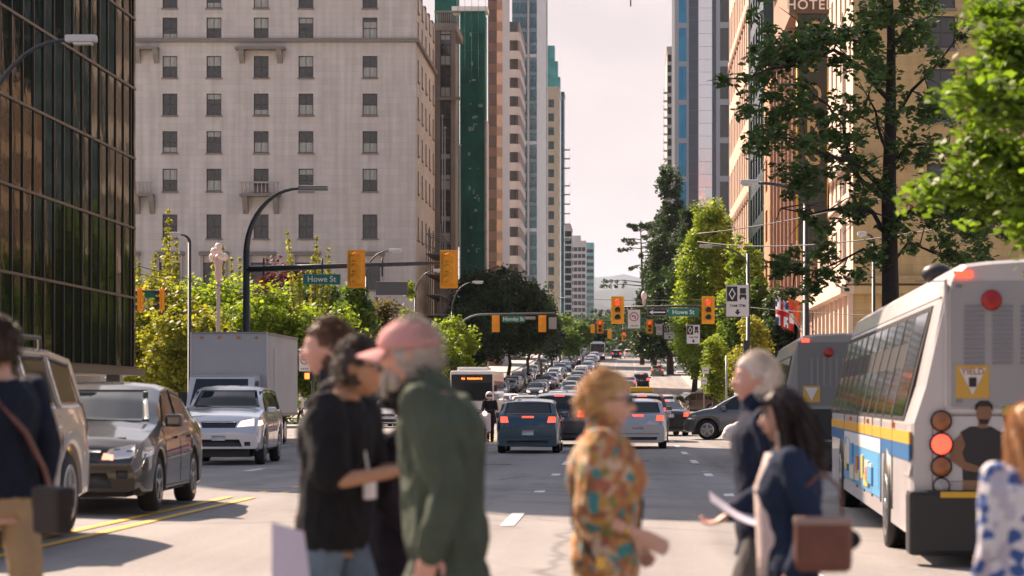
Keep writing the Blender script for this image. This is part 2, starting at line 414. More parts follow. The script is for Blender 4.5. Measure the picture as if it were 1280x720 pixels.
FRAMEM = mat('dark_window_frame', (0.045, 0.05, 0.045), 0.5)
SILLM = mat('window_sill_stone', (0.22, 0.20, 0.18), 0.8)
BLIND = mat('pale_window_blind', (0.42, 0.42, 0.38), 0.9)
def window_meshes(key, w, h, style, glass, frame):
    """frame mesh + pane mesh in local coords: x across, z up, facing -y, origin bottom centre"""
    if key in _win: return _win[key]
    t = 0.07; b = MB()
    b.box(-w/2, -w/2+t, -.04, .04, 0, h, frame).box(w/2-t, w/2, -.04, .04, 0, h, frame)
    b.box(-w/2+t, w/2-t, -.038, .038, 0, t, frame).box(-w/2+t, w/2-t, -.038, .038, h-t, h, frame)
    if style in ('sash', 'tall'):
        b.box(-w/2+t, w/2-t, -.05, .03, h*.5-.035, h*.5+.035, frame)
        b.box(-.018, .018, -.036, .03, t, h*.5-.035, frame).box(-.018, .018, -.036, .03, h*.5+.035, h-t, frame)
    if style == 'bars':
        b.box(-.03, .03, -.037, .03, t, h-t, frame)
    p = MB().box(-w/2+t, w/2-t, .0, .012, t, h-t, glass)
    _win[key] = (b.mesh('window'), p.mesh('pane')); return _win[key]
_win = {}
def put_window(parent, base, N, w, h, style='sash', glass=DGLASS, frame=FRAMEM, inset=0.16, sill=None, name='window'):
    key = (round(w,2), round(h,2), style, glass.name, frame.name)
    fm, pm = window_meshes(key, w, h, style, glass, frame)
    N = Vector(N); rz = math.atan2(N.x, -N.y)
    o = link(name, fm, parent, Vector(base) - N * inset, rz); link('pane', pm, o)
    if style == 'sash' and random.random() < .9:   # blind or curtain behind the lower sash
        hh_ = random.choice([.25, .45, .5, .5, .8]) * h; k = ('bl', round(w,2), round(hh_,2))
        z0 = 0 if random.random() < .6 else h - .08 - hh_
        if k not in _win: _win[k] = MB().box(-w/2+.09, w/2-.09, -.012, -.006, 0.08, hh_, BLINDG).mesh('curtain')
        link('curtain', _win[k], o, (0, 0, z0))
    if sill:
        k = ('sill', round(w,2))
        if k not in _win: _win[k] = MB().box(-w/2-.1, w/2+.1, -.28, .02, -.16, -.01, SILLM).mesh('sill')
        link('sill', _win[k], o)
    return o
BLINDG = mat('curtain_behind_glass', (0.27, 0.29, 0.26), 0.15, spec=0.8, var=.4, vscale=2.0, stretch=(6, 1, .3))
BLINDG.node_tree.nodes['Principled BSDF'].inputs['Coat Weight'].default_value = .5

# --- A. mirrored glass office block on the left, far corner at Howe Street
def glass_block():
    t = thing('glass_office_building', 'dark green mirrored glass office block with thin mullion grid', 'building', (LEFTB, 70, 0))
    Y0, Y1, H = 70.0, 99.0, 46.0; z0 = 2.75
    MB().box(-16, -0.35, 0, Y1-Y0-.4, z0, H, mat('block_core', (0.02, 0.02, 0.02), .8)).build('core', t)
    MB().box(-13, -3.0, .5, Y1-Y0-3, 0.13, z0, mat('recessed_lobby', (0.03, 0.028, 0.026), .5)).build('lobby', t)
    pw, ph = 1.47, 2.85
    panm = {}
    ny, nz = int((Y1-Y0)/pw), int((H-z0)/ph)+1
    pm = MB().box(-.05, 0, -.5*pw+.035, .5*pw-.035, .035, ph-.035, MGLASS).mesh('glass_panel')
    rest = MB()
    for i in range(ny):
        for j in range(nz):
            y = (i+.5)*pw + .2; z = z0 + j*ph
            rx = random.gauss(0, .0032); rzz = random.gauss(0, .0042)
            if j < 7:
                o = link('glass_panel', pm, t, (-.04, y, z)); o.rotation_euler = (0, rx, rzz)
            else:
                M = Matrix.Translation((-.04, y, z)) @ Matrix.Rotation(rzz, 4, 'Z') @ Matrix.Rotation(rx, 4, 'Y')
                rest.box(-.05, 0, -.5*pw+.035, .5*pw-.035, .035, ph-.035, MGLASS, M)
    tag(rest.build('glazing', t), kind='stuff')
    MU = mat('bronze_mullion', (0.045, 0.04, 0.03), .4, metal=.3)
    ver = MB().box(-.06, .012, -.03, .03, z0, H, MU).mesh('mullion')
    for i in range(ny+1): link('mullion', ver, t, (0, i*pw+.2, 0))
    hor = MB().box(-.06, .03, 0, Y1-Y0, -.045, .045, MU).mesh('transom')
    for j in range(nz+1): link('transom', hor, t, (0, 0, min(z0 + j*ph, H)))
    # far end wall (Howe Street side) and canopy edge
    MB().box(-14, -.0, Y1-Y0-.35, Y1-Y0, z0, H, MGLASS).build('end_wall', t)
    MB().box(-13.5, .35, 0, Y1-Y0+.2, z0-.32, z0-.05, MU).build('soffit', t)
    for k in range(4): MB().box(-.9, -.35, k*9.2, k*9.2+.5, .13, z0-.32, CONC).build('column', t)
glass_block()

# low terrace fence under the glass block, with pale steps behind
t = thing('terrace_railing', 'dark metal railing below the glass block at the plaza edge', 'fence', (-17.3, 60, .13))
MB().box(-.03, .03, 0, 40, .98, 1.04, BLACKM).build('rail', t)
pmesh = MB().box(-.02, .02, -.02, .02, 0, .98, BLACKM).mesh('post')
for i in range(40): link('post', pmesh, t, (0, i*1.0, 0))
t = thing('planter_wall', 'pale stone planter wall behind the dark railing', 'wall', (-20.5, 100, .13))
MB().cbox(-14, 0, 0, .6, 0, .85, .03, mat('pale_stone', (.5, .44, .4), .8, var=.1)).build('wall_panel', t)
MB().cbox(-14.1, .1, -.05, .65, .85, .95, .02, CONC).build('coping', t)

# --- B. grand limestone hotel, front plane beyond Hornby Street
HY = 232.0; HS = F / HY
def hotel_left():
    g0 = gz(HY)
    t = thing('limestone_hotel', 'grand pale limestone hotel with sash windows and stone balconies', 'building', (LEFTB, HY, 0))
    W_, H = 46.0, 40.6
    xs = [213-110, 213-55, 213, 268, 327, 383, 463]
    rows = [(298, 29), (239, 28), (191, 27), (144, 27), (97, 27), (49, 27), (10, 27)]
    ops = []; wins = []
    for px in xs:
        for (yb, hp) in rows:
            X = (px - 520) / HS; zb = EYE + (CY - yb) / HS; h = hp / HS; w = 18.5 / HS
            if yb == 298: h = 30/HS
            ops.append((X + W_ - w/2, X + W_ + w/2, zb, zb + h)); wins.append((X, zb, w, h, 'sash' if yb < 290 else 'tall'))
        X = (px - 520) / HS; w = 2.0; zb = EYE + (CY - 362)/HS; h = 2.6
        ops.append((X + W_ - w/2, X + W_ + w/2, zb, zb + h)); wins.append((X, zb, w, h, 'tall'))
    b = MB(); holed_wall(b, (-W_, 0, 0), (1, 0, 0), (0, -1, 0), W_, H, ops, BLOCKM, .3, SILLM)
    b.build('front_wall', t, recalc=False)
    b = MB(); sops = []; sw = []
    for yb, hp in rows:
        for k in range(5):
            u = 3.0 + k * 4.6; zb = EYE + (CY - yb)/HS; sops.append((u-.6, u+.6, zb, zb+hp/HS)); sw.append((u, zb, 1.2, hp/HS))
    holed_wall(b, (0, 0, 0), (0, 1, 0), (1, 0, 0), 24.0, H, sops, BLOCKM, .3, SILLM)
    b.build('side_wall', t, recalc=False)
    MB().box(-W_, -.45, .45, 60, 0, H-.3, STONE2).build('core', t)
    MB().box(-W_, -.02, .01, 24, H-.3, H, STONE2).build('roof', t)
    for (X, zb, w, h, st) in wins: put_window(t, (X, 0, zb), (0, -1, 0), w, h, st, sill=True)
    for (u, zb, w, h) in sw: put_window(t, (0, u, zb), (1, 0, 0), w, h, 'sash', sill=True)
    # string course and ground floor cornices
    zc = EYE + (CY - 51)/HS
    MB().box(-W_, .32, -.32, -.0, zc-.15, zc+.22, SILLM).box(0.0, .32, 0, 24, zc-.15, zc+.22, SILLM).build('string_course', t)
    zc = EYE + (CY - 318)/HS
    for px in xs: 
        X = (px-520)/HS; MB().box(X-1.4, X+1.4, -.45, -.003, zc-.1, zc+.25, SILLM).box(X-1.25, X-1.0, -.25, -.004, zc-3.4, zc-.1, STONE).box(X+1.0, X+1.25, -.25, -.004, zc-3.4, zc-.1, STONE).build('window_hood', t)
    # balconies with brackets and balusters
    for (px, py, wpx) in ((327, 60, 62), (185, 60, 30), (327, 243, 50), (182, 243, 24)):
        X = (px - 520)/HS; z = EYE + (CY - py)/HS; w = wpx/HS; o = link('balcony', None, t, (X, 0, z))
        big = py > 100; hb = 1.5 if big else .5
        MB().box(-w/2, w/2, -1.1, -.004, -.25, 0, SILLM).build('slab', o)
        if big:
            MB().box(-w/2, w/2, -1.05, -.9, 1.0, 1.15, STONE).build('rail', o)
            bm_ = MB().lathe([(.05,0),(.09,.25),(.05,.6),(.06,1.0)], 6, STONE).mesh('baluster')
            n = int(w/.35)
            for k in range(n): link('baluster', bm_, o, (-w/2+.2+k*(w-.4)/max(n-1,1), -.97, 0))
        for sx in (-1, 1):
            MB().prism([(-.004, 0 -.25), (-1.0, -.25), (-.85, -.7), (-.3, -1.0 - hb*.4), (-.004, -1.3 - hb*.4)], 'x', sx*w*.38-.25, sx*w*.38+.25, STONE2).build('bracket', o)
    # rain stains / quoin pilaster at the corner
    MB().box(-1.1, .09, -.09, 1.1, 0, H-.5, STONE2).build('corner_pier', t) if False else None
    return t
BLOCKM = mat('limestone_blocks', (0.40, 0.36, 0.325), 0.85, var=0.12, vscale=0.35, detail=8)
def blocks_nodes(m, col, col2, sx, sz):
    t = m.node_tree; b = t.nodes['Principled BSDF']
    co = t.nodes.new('ShaderNodeTexCoord'); sep = t.nodes.new('ShaderNodeSeparateXYZ'); cmb = t.nodes.new('ShaderNodeCombineXYZ')
    ad = t.nodes.new('ShaderNodeMath'); t.links.new(co.outputs['Object'], sep.inputs[0])
    t.links.new(sep.outputs[0], ad.inputs[0]); t.links.new(sep.outputs[1], ad.inputs[1])
    t.links.new(ad.outputs[0], cmb.inputs[0]); t.links.new(sep.outputs[2], cmb.inputs[1])
    br = t.nodes.new('ShaderNodeTexBrick'); t.links.new(cmb.outputs[0], br.inputs[0])
    br.inputs['Color1'].default_value = (*col, 1); br.inputs['Color2'].default_value = (*col2, 1)
    br.inputs['Mortar'].default_value = (*[c*.76 for c in col], 1); br.inputs['Scale'].default_value = 1.0
    br.inputs['Mortar Size'].default_value = .012; br.inputs['Brick Width'].default_value = sx; br.inputs['Row Height'].default_value = sz
    br.inputs['Bias'].default_value = -.1
    # vertical rain streaks
    mp_ = t.nodes.new('ShaderNodeMapping'); mp_.inputs['Scale'].default_value = (1.1, 1.1, .07); t.links.new(co.outputs['Object'], mp_.inputs[0])
    n = t.nodes.new('ShaderNodeTexNoise'); n.inputs['Scale'].default_value = 1.6; n.inputs['Detail'].default_value = 6; t.links.new(mp_.outputs[0], n.inputs[0])
    mr = t.nodes.new('ShaderNodeMapRange'); mr.inputs[1].default_value = .3; mr.inputs[2].default_value = .7; mr.inputs[3].default_value = .84; mr.inputs[4].default_value = 1.08
    t.links.new(n.outputs[0], mr.inputs[0])
    v = t.nodes.new('ShaderNodeVectorMath'); v.operation = 'SCALE'; t.links.new(br.outputs[0], v.inputs[0]); t.links.new(mr.outputs[0], v.inputs['Scale'])
    for l in list(b.inputs['Base Color'].links): t.links.remove(l)
    t.links.new(v.outputs[0], b.inputs['Base Color'])
blocks_nodes(BLOCKM, (0.585, 0.56, 0.52), (0.53, 0.505, 0.47), 1.5, 0.62)
hotel_left()

def slab_tower(name, label, X0, X1, Y0, Y1, H, wallm, win, front=True, side=None, sidem=None, glass=DGLASS, base=0, frame=FRAMEM):
    """rectangular tower, real openings on the camera side and (side='+x'/'-x') on the street side.
    win = (cols, rows, w, h, z0) or None for each face given as dict"""
    t = thing(name, label, 'building', (X0, Y0, base)); W_ = X1 - X0; D = Y1 - Y0
    core = MB().box(.4, W_-.4, .4, D-.02, 0, H-.3, wallm).build('core', t)
    for face in ('front', 'side'):
        spec = win.get(face)
        if face == 'front': O, U, N, L = (0,0,0), (1,0,0), (0,-1,0), W_
        else:
            O, U, N, L = ((W_,0,0), (0,1,0), (1,0,0), D) if side == '+x' else ((0,0,0), (0,1,0), (-1,0,0), D)
        if face == 'side' and not side: continue
        m = wallm if face == 'front' or sidem is None else sidem
        ops = []; pl = []
        if spec:
            cols, rows, w, h, z0, ztop = spec[:6]
            for i in range(cols):
                for j in range(rows):
                    u = L*(i+.5)/cols; z = z0 + (ztop-z0)*j/rows
                    ops.append((u-w/2, u+w/2, z, z+h)); pl.append((u, z))
        b = MB(); holed_wall(b, O, U, N, L, H, ops, m, .3)
        b.build('street_wall' if face == 'side' else 'front_wall', t, recalc=False)
        if spec:
            if len(pl) <= 170:
                for u, z in pl:
                    put_window(t, Vector(O)+Vector(U)*u+Vector((0,0,z)), N, w, h, spec[6] if len(spec) > 6 else 'plain', glass, frame, .18)
            else:
                g = MB()
                for u, z in pl:
                    c = Vector(O)+Vector(U)*u - Vector(N)*.18
                    a1 = c - Vector(U)*w/2; a2 = c + Vector(U)*w/2
                    g.add([a1+Vector((0,0,z)), a2+Vector((0,0,z)), a2+Vector((0,0,z+h)), a1+Vector((0,0,z+h))], [(0,1,2,3)], glass)
                tag(g.build('glazing', t, recalc=False), kind='stuff')
    MB().box(-.15, W_+.15, -.15, D, H, H+.8, wallm).build('parapet', t)
    return t

# --- wing of the hotel behind, under scaffolding
g = gz(262)
def px2(x, Y): return (x - CX) * Y / F
def pz(y, Y): return EYE + (CY - y) * Y / F
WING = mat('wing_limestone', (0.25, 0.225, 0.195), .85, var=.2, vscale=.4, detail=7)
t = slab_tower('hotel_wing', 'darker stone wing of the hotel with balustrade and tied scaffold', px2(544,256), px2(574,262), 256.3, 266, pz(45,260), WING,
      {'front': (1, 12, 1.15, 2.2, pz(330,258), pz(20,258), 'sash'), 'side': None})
for k in range(12): MB().tube([(.2+k*.2, -.1, pz(45,260)+.8), (.2+k*.2, -.1, pz(45,260)+1.9)], .06, 5, WING).build('baluster', t)
MB().box(-.1, 2.7, -.25, .05, pz(45,260)+1.9, pz(45,260)+2.1, WING).build('balustrade_rail', t)
MB().box(-.1, 2.7, -.3, -.003, pz(128,258), pz(128,258)+.35, WING).build('string_course', t)

NET = mat('green_debris_net', (0.012, 0.11, 0.085), .8, var=.45, vscale=.35, bump=.6, bscale=2, detail=8)
NETD = mat('green_net_far', (0.006, 0.13, 0.085), .8, var=.3, vscale=.4)
t = thing('scaffold_tower', 'tall scaffold wrapped in green debris netting beside the hotel wing', 'scaffold', (px2(575,268), 268, 0))
wN = px2(606,268)-px2(575,268); Hn = pz(14, 268)
b = MB()
nx, nz_ = 8, 60; vs = []
for j in range(nz_+1):
    for i in range(nx+1):
        vs.append((wN*i/nx, .12*noise.noise(Vector((i*.7, j*.35, 2))), Hn*j/nz_))
b.add(vs, [(j*(nx+1)+i, j*(nx+1)+i+1, (j+1)*(nx+1)+i+1, (j+1)*(nx+1)+i) for j in range(nz_) for i in range(nx)], NET, True)
b.build('netting', t, recalc=False)
b = MB(); b.box(0, wN, .15, 4, 0, Hn-.2, NETD); b.build('netting', t)
MB().box(wN-.02, wN+.22, -.1, 4, 0, pz(150,268), mat('white_tarp', (.45, .47, .46), .7, var=.15)).build('white_tarp', t)
MB().box(-.9, wN+.3, -.3, 3, Hn+.0, Hn+.5, mat('white_sheeting', (.75, .75, .75), .6)).build('top_sheeting', t)
tb = MB()
for i in range(5): tb.tube([(-.2+wN*i/4*1.1, -.35, 0), (-.2+wN*i/4*1.1, -.35, Hn+1.4)], .02, 4, NETD)
for j in range(22): tb.tube([(-.3, -.35, j*2), (wN+.3, -.35, j*2)], .02, 4, NETD)
tb.build('scaffold_lattice', t)
rs_ = random.Random(8); tears = MB()
for k in range(34):     # pale gaps and tape where the net has pulled open
    x = wN*rs_.uniform(.3,.75); z = Hn*rs_.uniform(.1,.97); tears.box(x, x+rs_.uniform(.1,.5), -.17, -.15, z, z+rs_.uniform(.1,.5), mat('pale_tape', (.25,.38,.34), .8))
tears.build('net_tear_pattern', t)
# raised green netting further back
t = thing('netted_penthouse', 'green netted block rising behind the hotel wing', 'scaffold', (px2(544,290), 290, 0))
MB().box(0, px2(570,290)-px2(544,290), 0, 6, 20, pz(-40,290), NET).build('netting', t)
for k in range(4): MB().box(-.05+k*.8, .03+k*.8, -.08, -.003, 20, pz(-40,290), NETD).build('scaffold_pole', t)

# lower tied scaffold at the hotel flank
t = thing('pavement_scaffold', 'grey tube scaffold and hoist along the hotel flank', 'scaffold', (-19.3, 236, gz(236)))
lat = MB()
ra = random.Random(3)
for i in range(7):
    for d in (0, 1.4):
        lat.tube([(d, i*2.6, 0), (d, i*2.6, 17 - i*.4)], .05, 5, GREYM)
for j in range(9):
    for d in (0, 1.4): lat.tube([(d, 0, j*2), (d, 15.6, j*2)], .04, 4, GREYM)
    for i in range(7): lat.tube([(0, i*2.6, j*2), (1.4, i*2.6, j*2)], .04, 4, GREYM)
for i in range(6): lat.tube([(1.42, i*2.6, (i%4)*2), (1.42, (i+1)*2.6, (i%4)*2+4)], .035, 4, STEEL)
lat.build('tube_lattice', t)
for j in range(1, 8): MB().box(-.02, 1.4, 0, 15.6, j*2+.05, j*2+.1, mat('scaffold_board', (.32, .25, .16), .9, var=.2)).build('deck_board', t)
for px_, y0 in ((553, 145), (556, 160), (575, 182)):
    MB().tube([(px2(px_,250)+19.3, 14, 0), (px2(px_,250)+19.3, 14, pz(y0,250)-gz(236))], .06, 6, STEEL).ball((px2(px_,250)+19.3, 14, pz(y0,250)-gz(236)), .14, STEEL).build('flag_mast', t)

# --- C. brown and peach tower
BRN = mat('brown_panels', (.17, .095, .06), .7, var=.1, vscale=.8); PCH = mat('peach_reflective_glass', (.55, .34, .23), .12, metal=.7)
Y = 380; 
t = thing('brown_banded_tower', 'brown tower with a column of peach reflecting windows', 'building', (px2(610,Y), Y, 0))
H = pz(-60, Y); wA = px2(628,Y)-px2(610,Y)
MB().box(0, wA-.3, .3, 24, 0, H, mat('brown_core', (.2, .13, .09), .7)).build('core', t)
bm1 = MB().box(0, wA*.61, -.05, .3, 0, 26.2*Y/F*.42, BRN).mesh('spandrel_panel'); bm2 = MB().box(wA*.61, wA, -.12, .3, 0, 26.2*Y/F*.42, mat('tan_panel', (.35,.21,.14), .7)).mesh('spandrel_panel')
gm1 = MB().box(0, wA*.61, .05, .28, 1.62, 2.97, DGLASS).mesh('window_band'); gm2 = MB().box(wA*.61, wA, -.02, .28, 26.2*Y/F*.42, 26.2*Y/F, PCH).mesh('corner_window')
FH = 26.2*Y/F; n = int(H/FH)+1
gm1 = MB().box(0, wA*.61, .05, .28, 26.2*Y/F*.42, 26.2*Y/F, mat('brown_glass', (.1,.055,.035), .15)).mesh('window_band')
for j in range(n):
    for me in (bm1, bm2, gm1, gm2): link(me.name.split('.')[0], me, t, (0, 0, j*FH))
wsm = MB().box(wA-.29, wA, .0, 24, 0, H, mat('pale_flank', (.52,.46,.42), .7, var=.1)).build('pale_flank', t)
# --- D. taupe and cream banded tower
Y = 435; wD = px2(650,Y)-px2(632,Y); H = pz(40,Y)
t = thing('cream_banded_tower', 'rounded corner tower with cream bands and square brown windows', 'building', (px2(632,Y), Y, 0))
MB().box(0, wD-.4, 1.2, 24, 0, H, mat('taupe', (.16,.13,.105), .8)).build('core', t)
FD = 23.3*Y/F
arc = [(0,0)] + [(wD*.72 + wD*.28*math.sin(a), wD*.28*2.2*(1-math.cos(a))) for a in [i*PI/2/6 for i in range(7)]] + [(wD, 24.5), (0, 24.5)]
cream = MB().prism(arc, 'z', 0, FD*.44, mat('cream_band', (.56,.48,.42), .75, var=.08)).mesh('cream_band')
ar2 = [(x, y+.25) for x, y in arc]; ar2[-2] = (wD-.1, 24.4)
tp = MB().prism([(min(x, wD-.12), y) for x, y in ar2], 'z', FD*.44, FD, mat('taupe_band', (.26,.20,.16), .7)).mesh('taupe_band')
wn = MB().box(wD*.3, wD*.72, .12, .3, FD*.44, FD, DGLASS).mesh('window'); wn2 = MB().box(wD*.76, wD*.84, .1, .3, FD*.44, FD, DGLASS).mesh('window')
for j in range(int(H/FD)+1):
    for me in (cream, tp, wn, wn2): link(me.name.split('.')[0], me, t, (0, 0, H - FD*.44 - j*FD))
# --- E. blue glass tower
Y = 500
BGL = mat('blue_curtain_glass', (.06,.12,.15), .12, metal=.35, var=.5, vscale=.35); BSP = mat('blue_spandrel', (.16,.24,.28), .5, var=.3)
t = thing('blue_glass_tower', 'slender blue curtain wall tower with bright ribbed flank', 'building', (px2(640,Y), Y, 0))
wE = px2(671,Y)-px2(640,Y); H = pz(-80,Y)
MB().box(0, wE, .2, 50, 0, H, BSP).build('core', t)
pane = MB().box(.06, wE/5-.06, -.02, .2, .1, 2.3, BGL).mesh('glass_panel'); n = int(H/3)
cnt = 0
for j in range(n):
    for i in range(5): link('glass_panel', pane, t, (i*wE/5, 0, j*3.0))
for j in range(n//6): MB().box(-.1, wE+.05, -.15, .19, j*18, j*18+.7, mat('pale_floor_band', (.4,.44,.45), .6)).build('floor_band', t)
MB().box(wE*.62, wE*.7, -.3, .18, 0, H, GREYP).build('fin', t)
fl = mat('ribbed_flank', (.50,.50,.50), .4, var=.2, vscale=.5)
MB().box(wE, px2(684,Y+60)-px2(640,Y), 60, 64, 0, H, fl).build('flank', t)
b = MB(); b.add([(wE,0,0),(px2(683,Y+60)-px2(640,Y),60,0),(px2(683,Y+60)-px2(640,Y),60,H),(wE,0,H)], [(0,1,2,3)], fl); b.build('flank', t, recalc=False)
# --- F. teal stepped tower and beige tower
Y = 640
TEAL = mat('teal_glass', (.05,.24,.24), .2, metal=.3, var=.35, vscale=.4)
BEI = mat('beige_concrete', (.42,.36,.27), .8, var=.1, vscale=.3)
t = slab_tower('beige_tower', 'beige concrete tower with brown windows standing before a teal tower', px2(680,Y), px2(698,Y), Y, Y+14, pz(112,Y), BEI, {'front': (1, 19, 1.5, 2.1, 12, pz(112,Y)-1, 'plain'), 'side': (2, 19, 2.2, 2.0, 12, pz(112,Y)-1)}, side='+x')
Y = 700
t = slab_tower('teal_stepped_tower', 'teal glass tower with stepped crown above the beige tower', px2(679,Y), px2(700,Y), Y, Y+12, pz(120,Y), TEAL, {'front': (3, 30, .9, 2.0, 8, pz(122,Y)), 'side': None}, side='+x')
for (a, c, y, d) in ((679, 693, 55, 3), (684, 697, 75, 2.5), (680, 700, 95, 2)): MB().box(px2(a,Y)-px2(679,Y), px2(c,Y)-px2(679,Y), d, 12-d, pz(121,Y), pz(y,Y), TEAL).build('crown_step', t)
Y = 745
t = slab_tower('dark_balcony_tower', 'narrow blue tower with projecting balconies on its street edge', px2(696,Y), px2(705,Y), Y, Y+12, pz(118,Y), mat('navy_glass', (.03,.07,.10), .3, var=.3, vscale=.3), {'front': (1, 28, 1.2, 2.2, 6, pz(118,Y)-2), 'side': None}, side='+x')
bal = MB().box(0, 1.8, 0, 2.4, 0, .25, GREYP).box(1.72, 1.8, 0, 2.4, .25, 1.2, mat('pale_glass_rail', (.5,.55,.56), .3)).mesh('balcony')
for y in (187, 198, 210, 232, 243, 255, 267, 280, 300): link('balcony', bal, t, (px2(705,Y)-px2(696,Y), 1, pz(y,Y)))
# --- G/H. farther towers at the end of the street
for (nm, lb, a, c, y, Y, m_, cols) in (
  ('grey_far_tower', 'grey slab tower between the balcony tower and the pale towers', 703, 713, 283, 815, GREYP, 3),
  ('white_far_tower', 'white far tower with rooftop box at the end of the street', 712, 732, 303, 1100, mat('white_concrete', (.55,.52,.50), .8), 4),
  ('teal_far_tower', 'pale teal glass far tower beside the white far tower', 731, 742, 305, 1300, mat('pale_teal', (.16,.38,.38), .4, var=.3, vscale=.3), 3)):
    t = slab_tower(nm, lb, px2(a,Y), px2(c,Y), Y, Y+30, pz(y,Y), m_, {'front': (cols, 22, 1.6, 1.9, 4, pz(y,Y)-1), 'side': None}, side='+x')
    if nm.startswith('white'): MB().box(1, 5, 2, 9, pz(y,Y), pz(294,Y), m_).build('roof_box', t)
    if nm.startswith('grey'): pass

# --- right side ------------------------------------------------------
# R1 sandstone hotel on the far corner of Howe Street
SAND = mat('yellow_sandstone', (.37,.245,.11), .85, var=.12, vscale=.5, detail=7)
blocks_nodes(SAND, (.56,.40,.19), (.49,.345,.16), 1.3, .42)
PINKST = mat('pale_terracotta', (.66,.50,.40), .8, var=.1, vscale=.6, detail=6)
def hotel_right():
    Y0 = 132.0; H = 34.0; s = F/Y0; X0 = RIGHTB
    t = thing('sandstone_hotel', 'yellow sandstone corner hotel behind the street trees', 'building', (X0, Y0, 0))
    xs = [1172, 1172+62, 1172+124, 1172+186]; rows = [(154, 52), (206-0+0, 36)]
    ops = []; wl = []
    for px in (1176, 1240, 1304, 1368, 1432):
        for (yt, yb) in ((-50, 10), (86, 152), (10-0, 60), (205, 262)):
            if yt == 10: yt, yb = 20, 60
            X = (px - 1066)/s; zb = EYE + (CY-yb)/s; h = (yb-yt)/s; w = 1.55
            ops.append((X-w/2, X+w/2, zb, zb+h)); wl.append((X, zb, w, h))
        for yt in (-120, -190):
            yb = yt+52; X = (px-1066)/s; zb = EYE+(CY-yb)/s; ops.append((X-.78, X+.78, zb, zb+52/s)); wl.append((X, zb, 1.55, 52/s))
    ops2 = []
    seen = []
    for o in ops:
        if o not in seen: seen.append(o)
    b = MB(); holed_wall(b, (0,0,0), (1,0,0), (0,-1,0), 30, H, seen, SAND, .3); b.build('front_wall', t, recalc=False)
    for (X, zb, w, h) in wl: put_window(t, (X, 0, zb), (0,-1,0), w, h, 'tall', sill=True)
    # street wall: narrow bays
    sops = []; sw = []
    for k in range(8):
        u = 1.6 + k*2.9
        for j in range(7):
            z = 9.2 + j*3.5; sops.append((u-.6, u+.6, z, z+2.1)); sw.append((u, z, 1.2, 2.1))
        sops.append((u-.75, u+.75, 1.6, 6.0)); sw.append((u, 1.6, 1.5, 4.4))
    b = MB(); holed_wall(b, (0,0,0), (0,1,0), (-1,0,0), 24, H, sops, PINKST, .45); b.build('street_wall', t, recalc=False)
    for (u, z, w, h) in sw: put_window(t, (0, u, z), (-1,0,0), w, h, 'tall' if h > 3 else 'sash', inset=.35)
    for k in range(9):
        u = .15 + k*2.9; MB().box(-.28, -.003, u-.3, u+.3, .1, 7.2, PINKST).build('pilaster', t)
    MB().box(.5, 30, .5, 24, 0, H-.2, SAND).build('core', t)
    for z, d in ((7.2, .75), (7.75, .45), (12.4+0, .25), (14.3, .3), (27, .5)):
        MB().box(-d, -.004, -d, 24, z, z+.42, PINKST).box(-.002, 30, -d, -.004, z, z+.42, SAND).build('cornice', t)
    MB().box(-1.0, 30, -1.0, 24, H, H+.7, SAND).build('roof_cornice', t)
    return t
hotel_right()

# hotel blade sign
t = thing('hotel_blade_sign', 'tall vertical bronze hotel blade sign with gilt rim', 'sign', (10.85, 139.2, 0))
s = F/139.2; zt, zb_ = EYE+(CY-18)/s, EYE+(CY-318)/s
SG = mat('sign_bronze', (.03,.035,.022), .5); GILT = mat('gilt_rim', (.62,.36,.06), .4, metal=.3); BROWNS = mat('sign_brown', (.10,.065,.04), .6)
hw = .82
arcp = [(-hw, zt), (-hw, zb_+hw)] + [(-hw*math.cos(a), zb_+hw - hw*math.sin(a)) for a in [PI*i/10 for i in range(1,10)]] + [(hw, zb_+hw), (hw, zt)]
MB().prism(arcp, 'y', -.2, .2, SG).build('blade', t)
rim = MB()
for i in range(len(arcp)-1):
    a, b_ = Vector((arcp[i][0], 0, arcp[i][1])), Vector((arcp[i+1][0], 0, arcp[i+1][1]))
    rim.tube([a, b_], .13 if i == 0 else .09, 6, GILT)
rim.build('rim', t)
LETG = mat('tarnished_gilt_letter', (.42,.30,.12), .4, metal=.2); LETW = mat('sign_cream_letter', (.75,.70,.62), .5)
for ch, y in zip('GEORGIA', (40, 80, 120, 157, 196, 236, 275)):
    text('letter', ch, 1.55, LETG, t, (0, -.24, EYE+(CY-y)/s), (PI/2, 0, 0), .03, sx=.85)
MB().cbox(-1.35, .95, -.35, .35, zt, zt+.95, .04, BROWNS).build('name_box', t)
text('lettering', 'HOTEL', .78, LETW, t, (-.2, -.37, zt+.48), (PI/2, 0, 0), .01, spacing=1.12)
MB().box(.95, 1.65, -.05, .05, zb_+2, zb_+2.12, BLACKM).box(.95, 1.65, -.05, .05, zt-1, zt-.88, BLACKM).build('wall_bracket', t)

# R2 brown stone block with tall pilasters
t = thing('brown_pilaster_building', 'reddish brown office block with tall narrow window bays', 'building', (RIGHTB, 157, 0))
RB = mat('red_brown_stone', (.34,.20,.14), .8, var=.12, vscale=.5)
D = 45; H = pz(25, 213)+0; H = 35.5
sops = []; sw = []
for k in range(10):
    u = 2.5 + k*4.4
    sops.append((u-1.1, u+1.1, 9.5, 26.5)); sw.append((u, 9.5, 2.2, 17.0)); sops.append((u-1.3, u+1.3, .8, 7.2)); sw.append((u, .8, 2.6, 6.4))
b = MB(); holed_wall(b, (0,0,0), (0,1,0), (-1,0,0), D, H, sops, RB, .9); b.build('street_wall', t, recalc=False)
for (u, z, w, h) in sw: put_window(t, (0, u, z), (-1,0,0), w, h, 'bars', inset=.8)
MB().box(.95, 25, .1, D, 0, H-.3, RB).build('core', t); MB().box(0, 25, -.1, .1, 0, H, RB).build('party_wall', t)
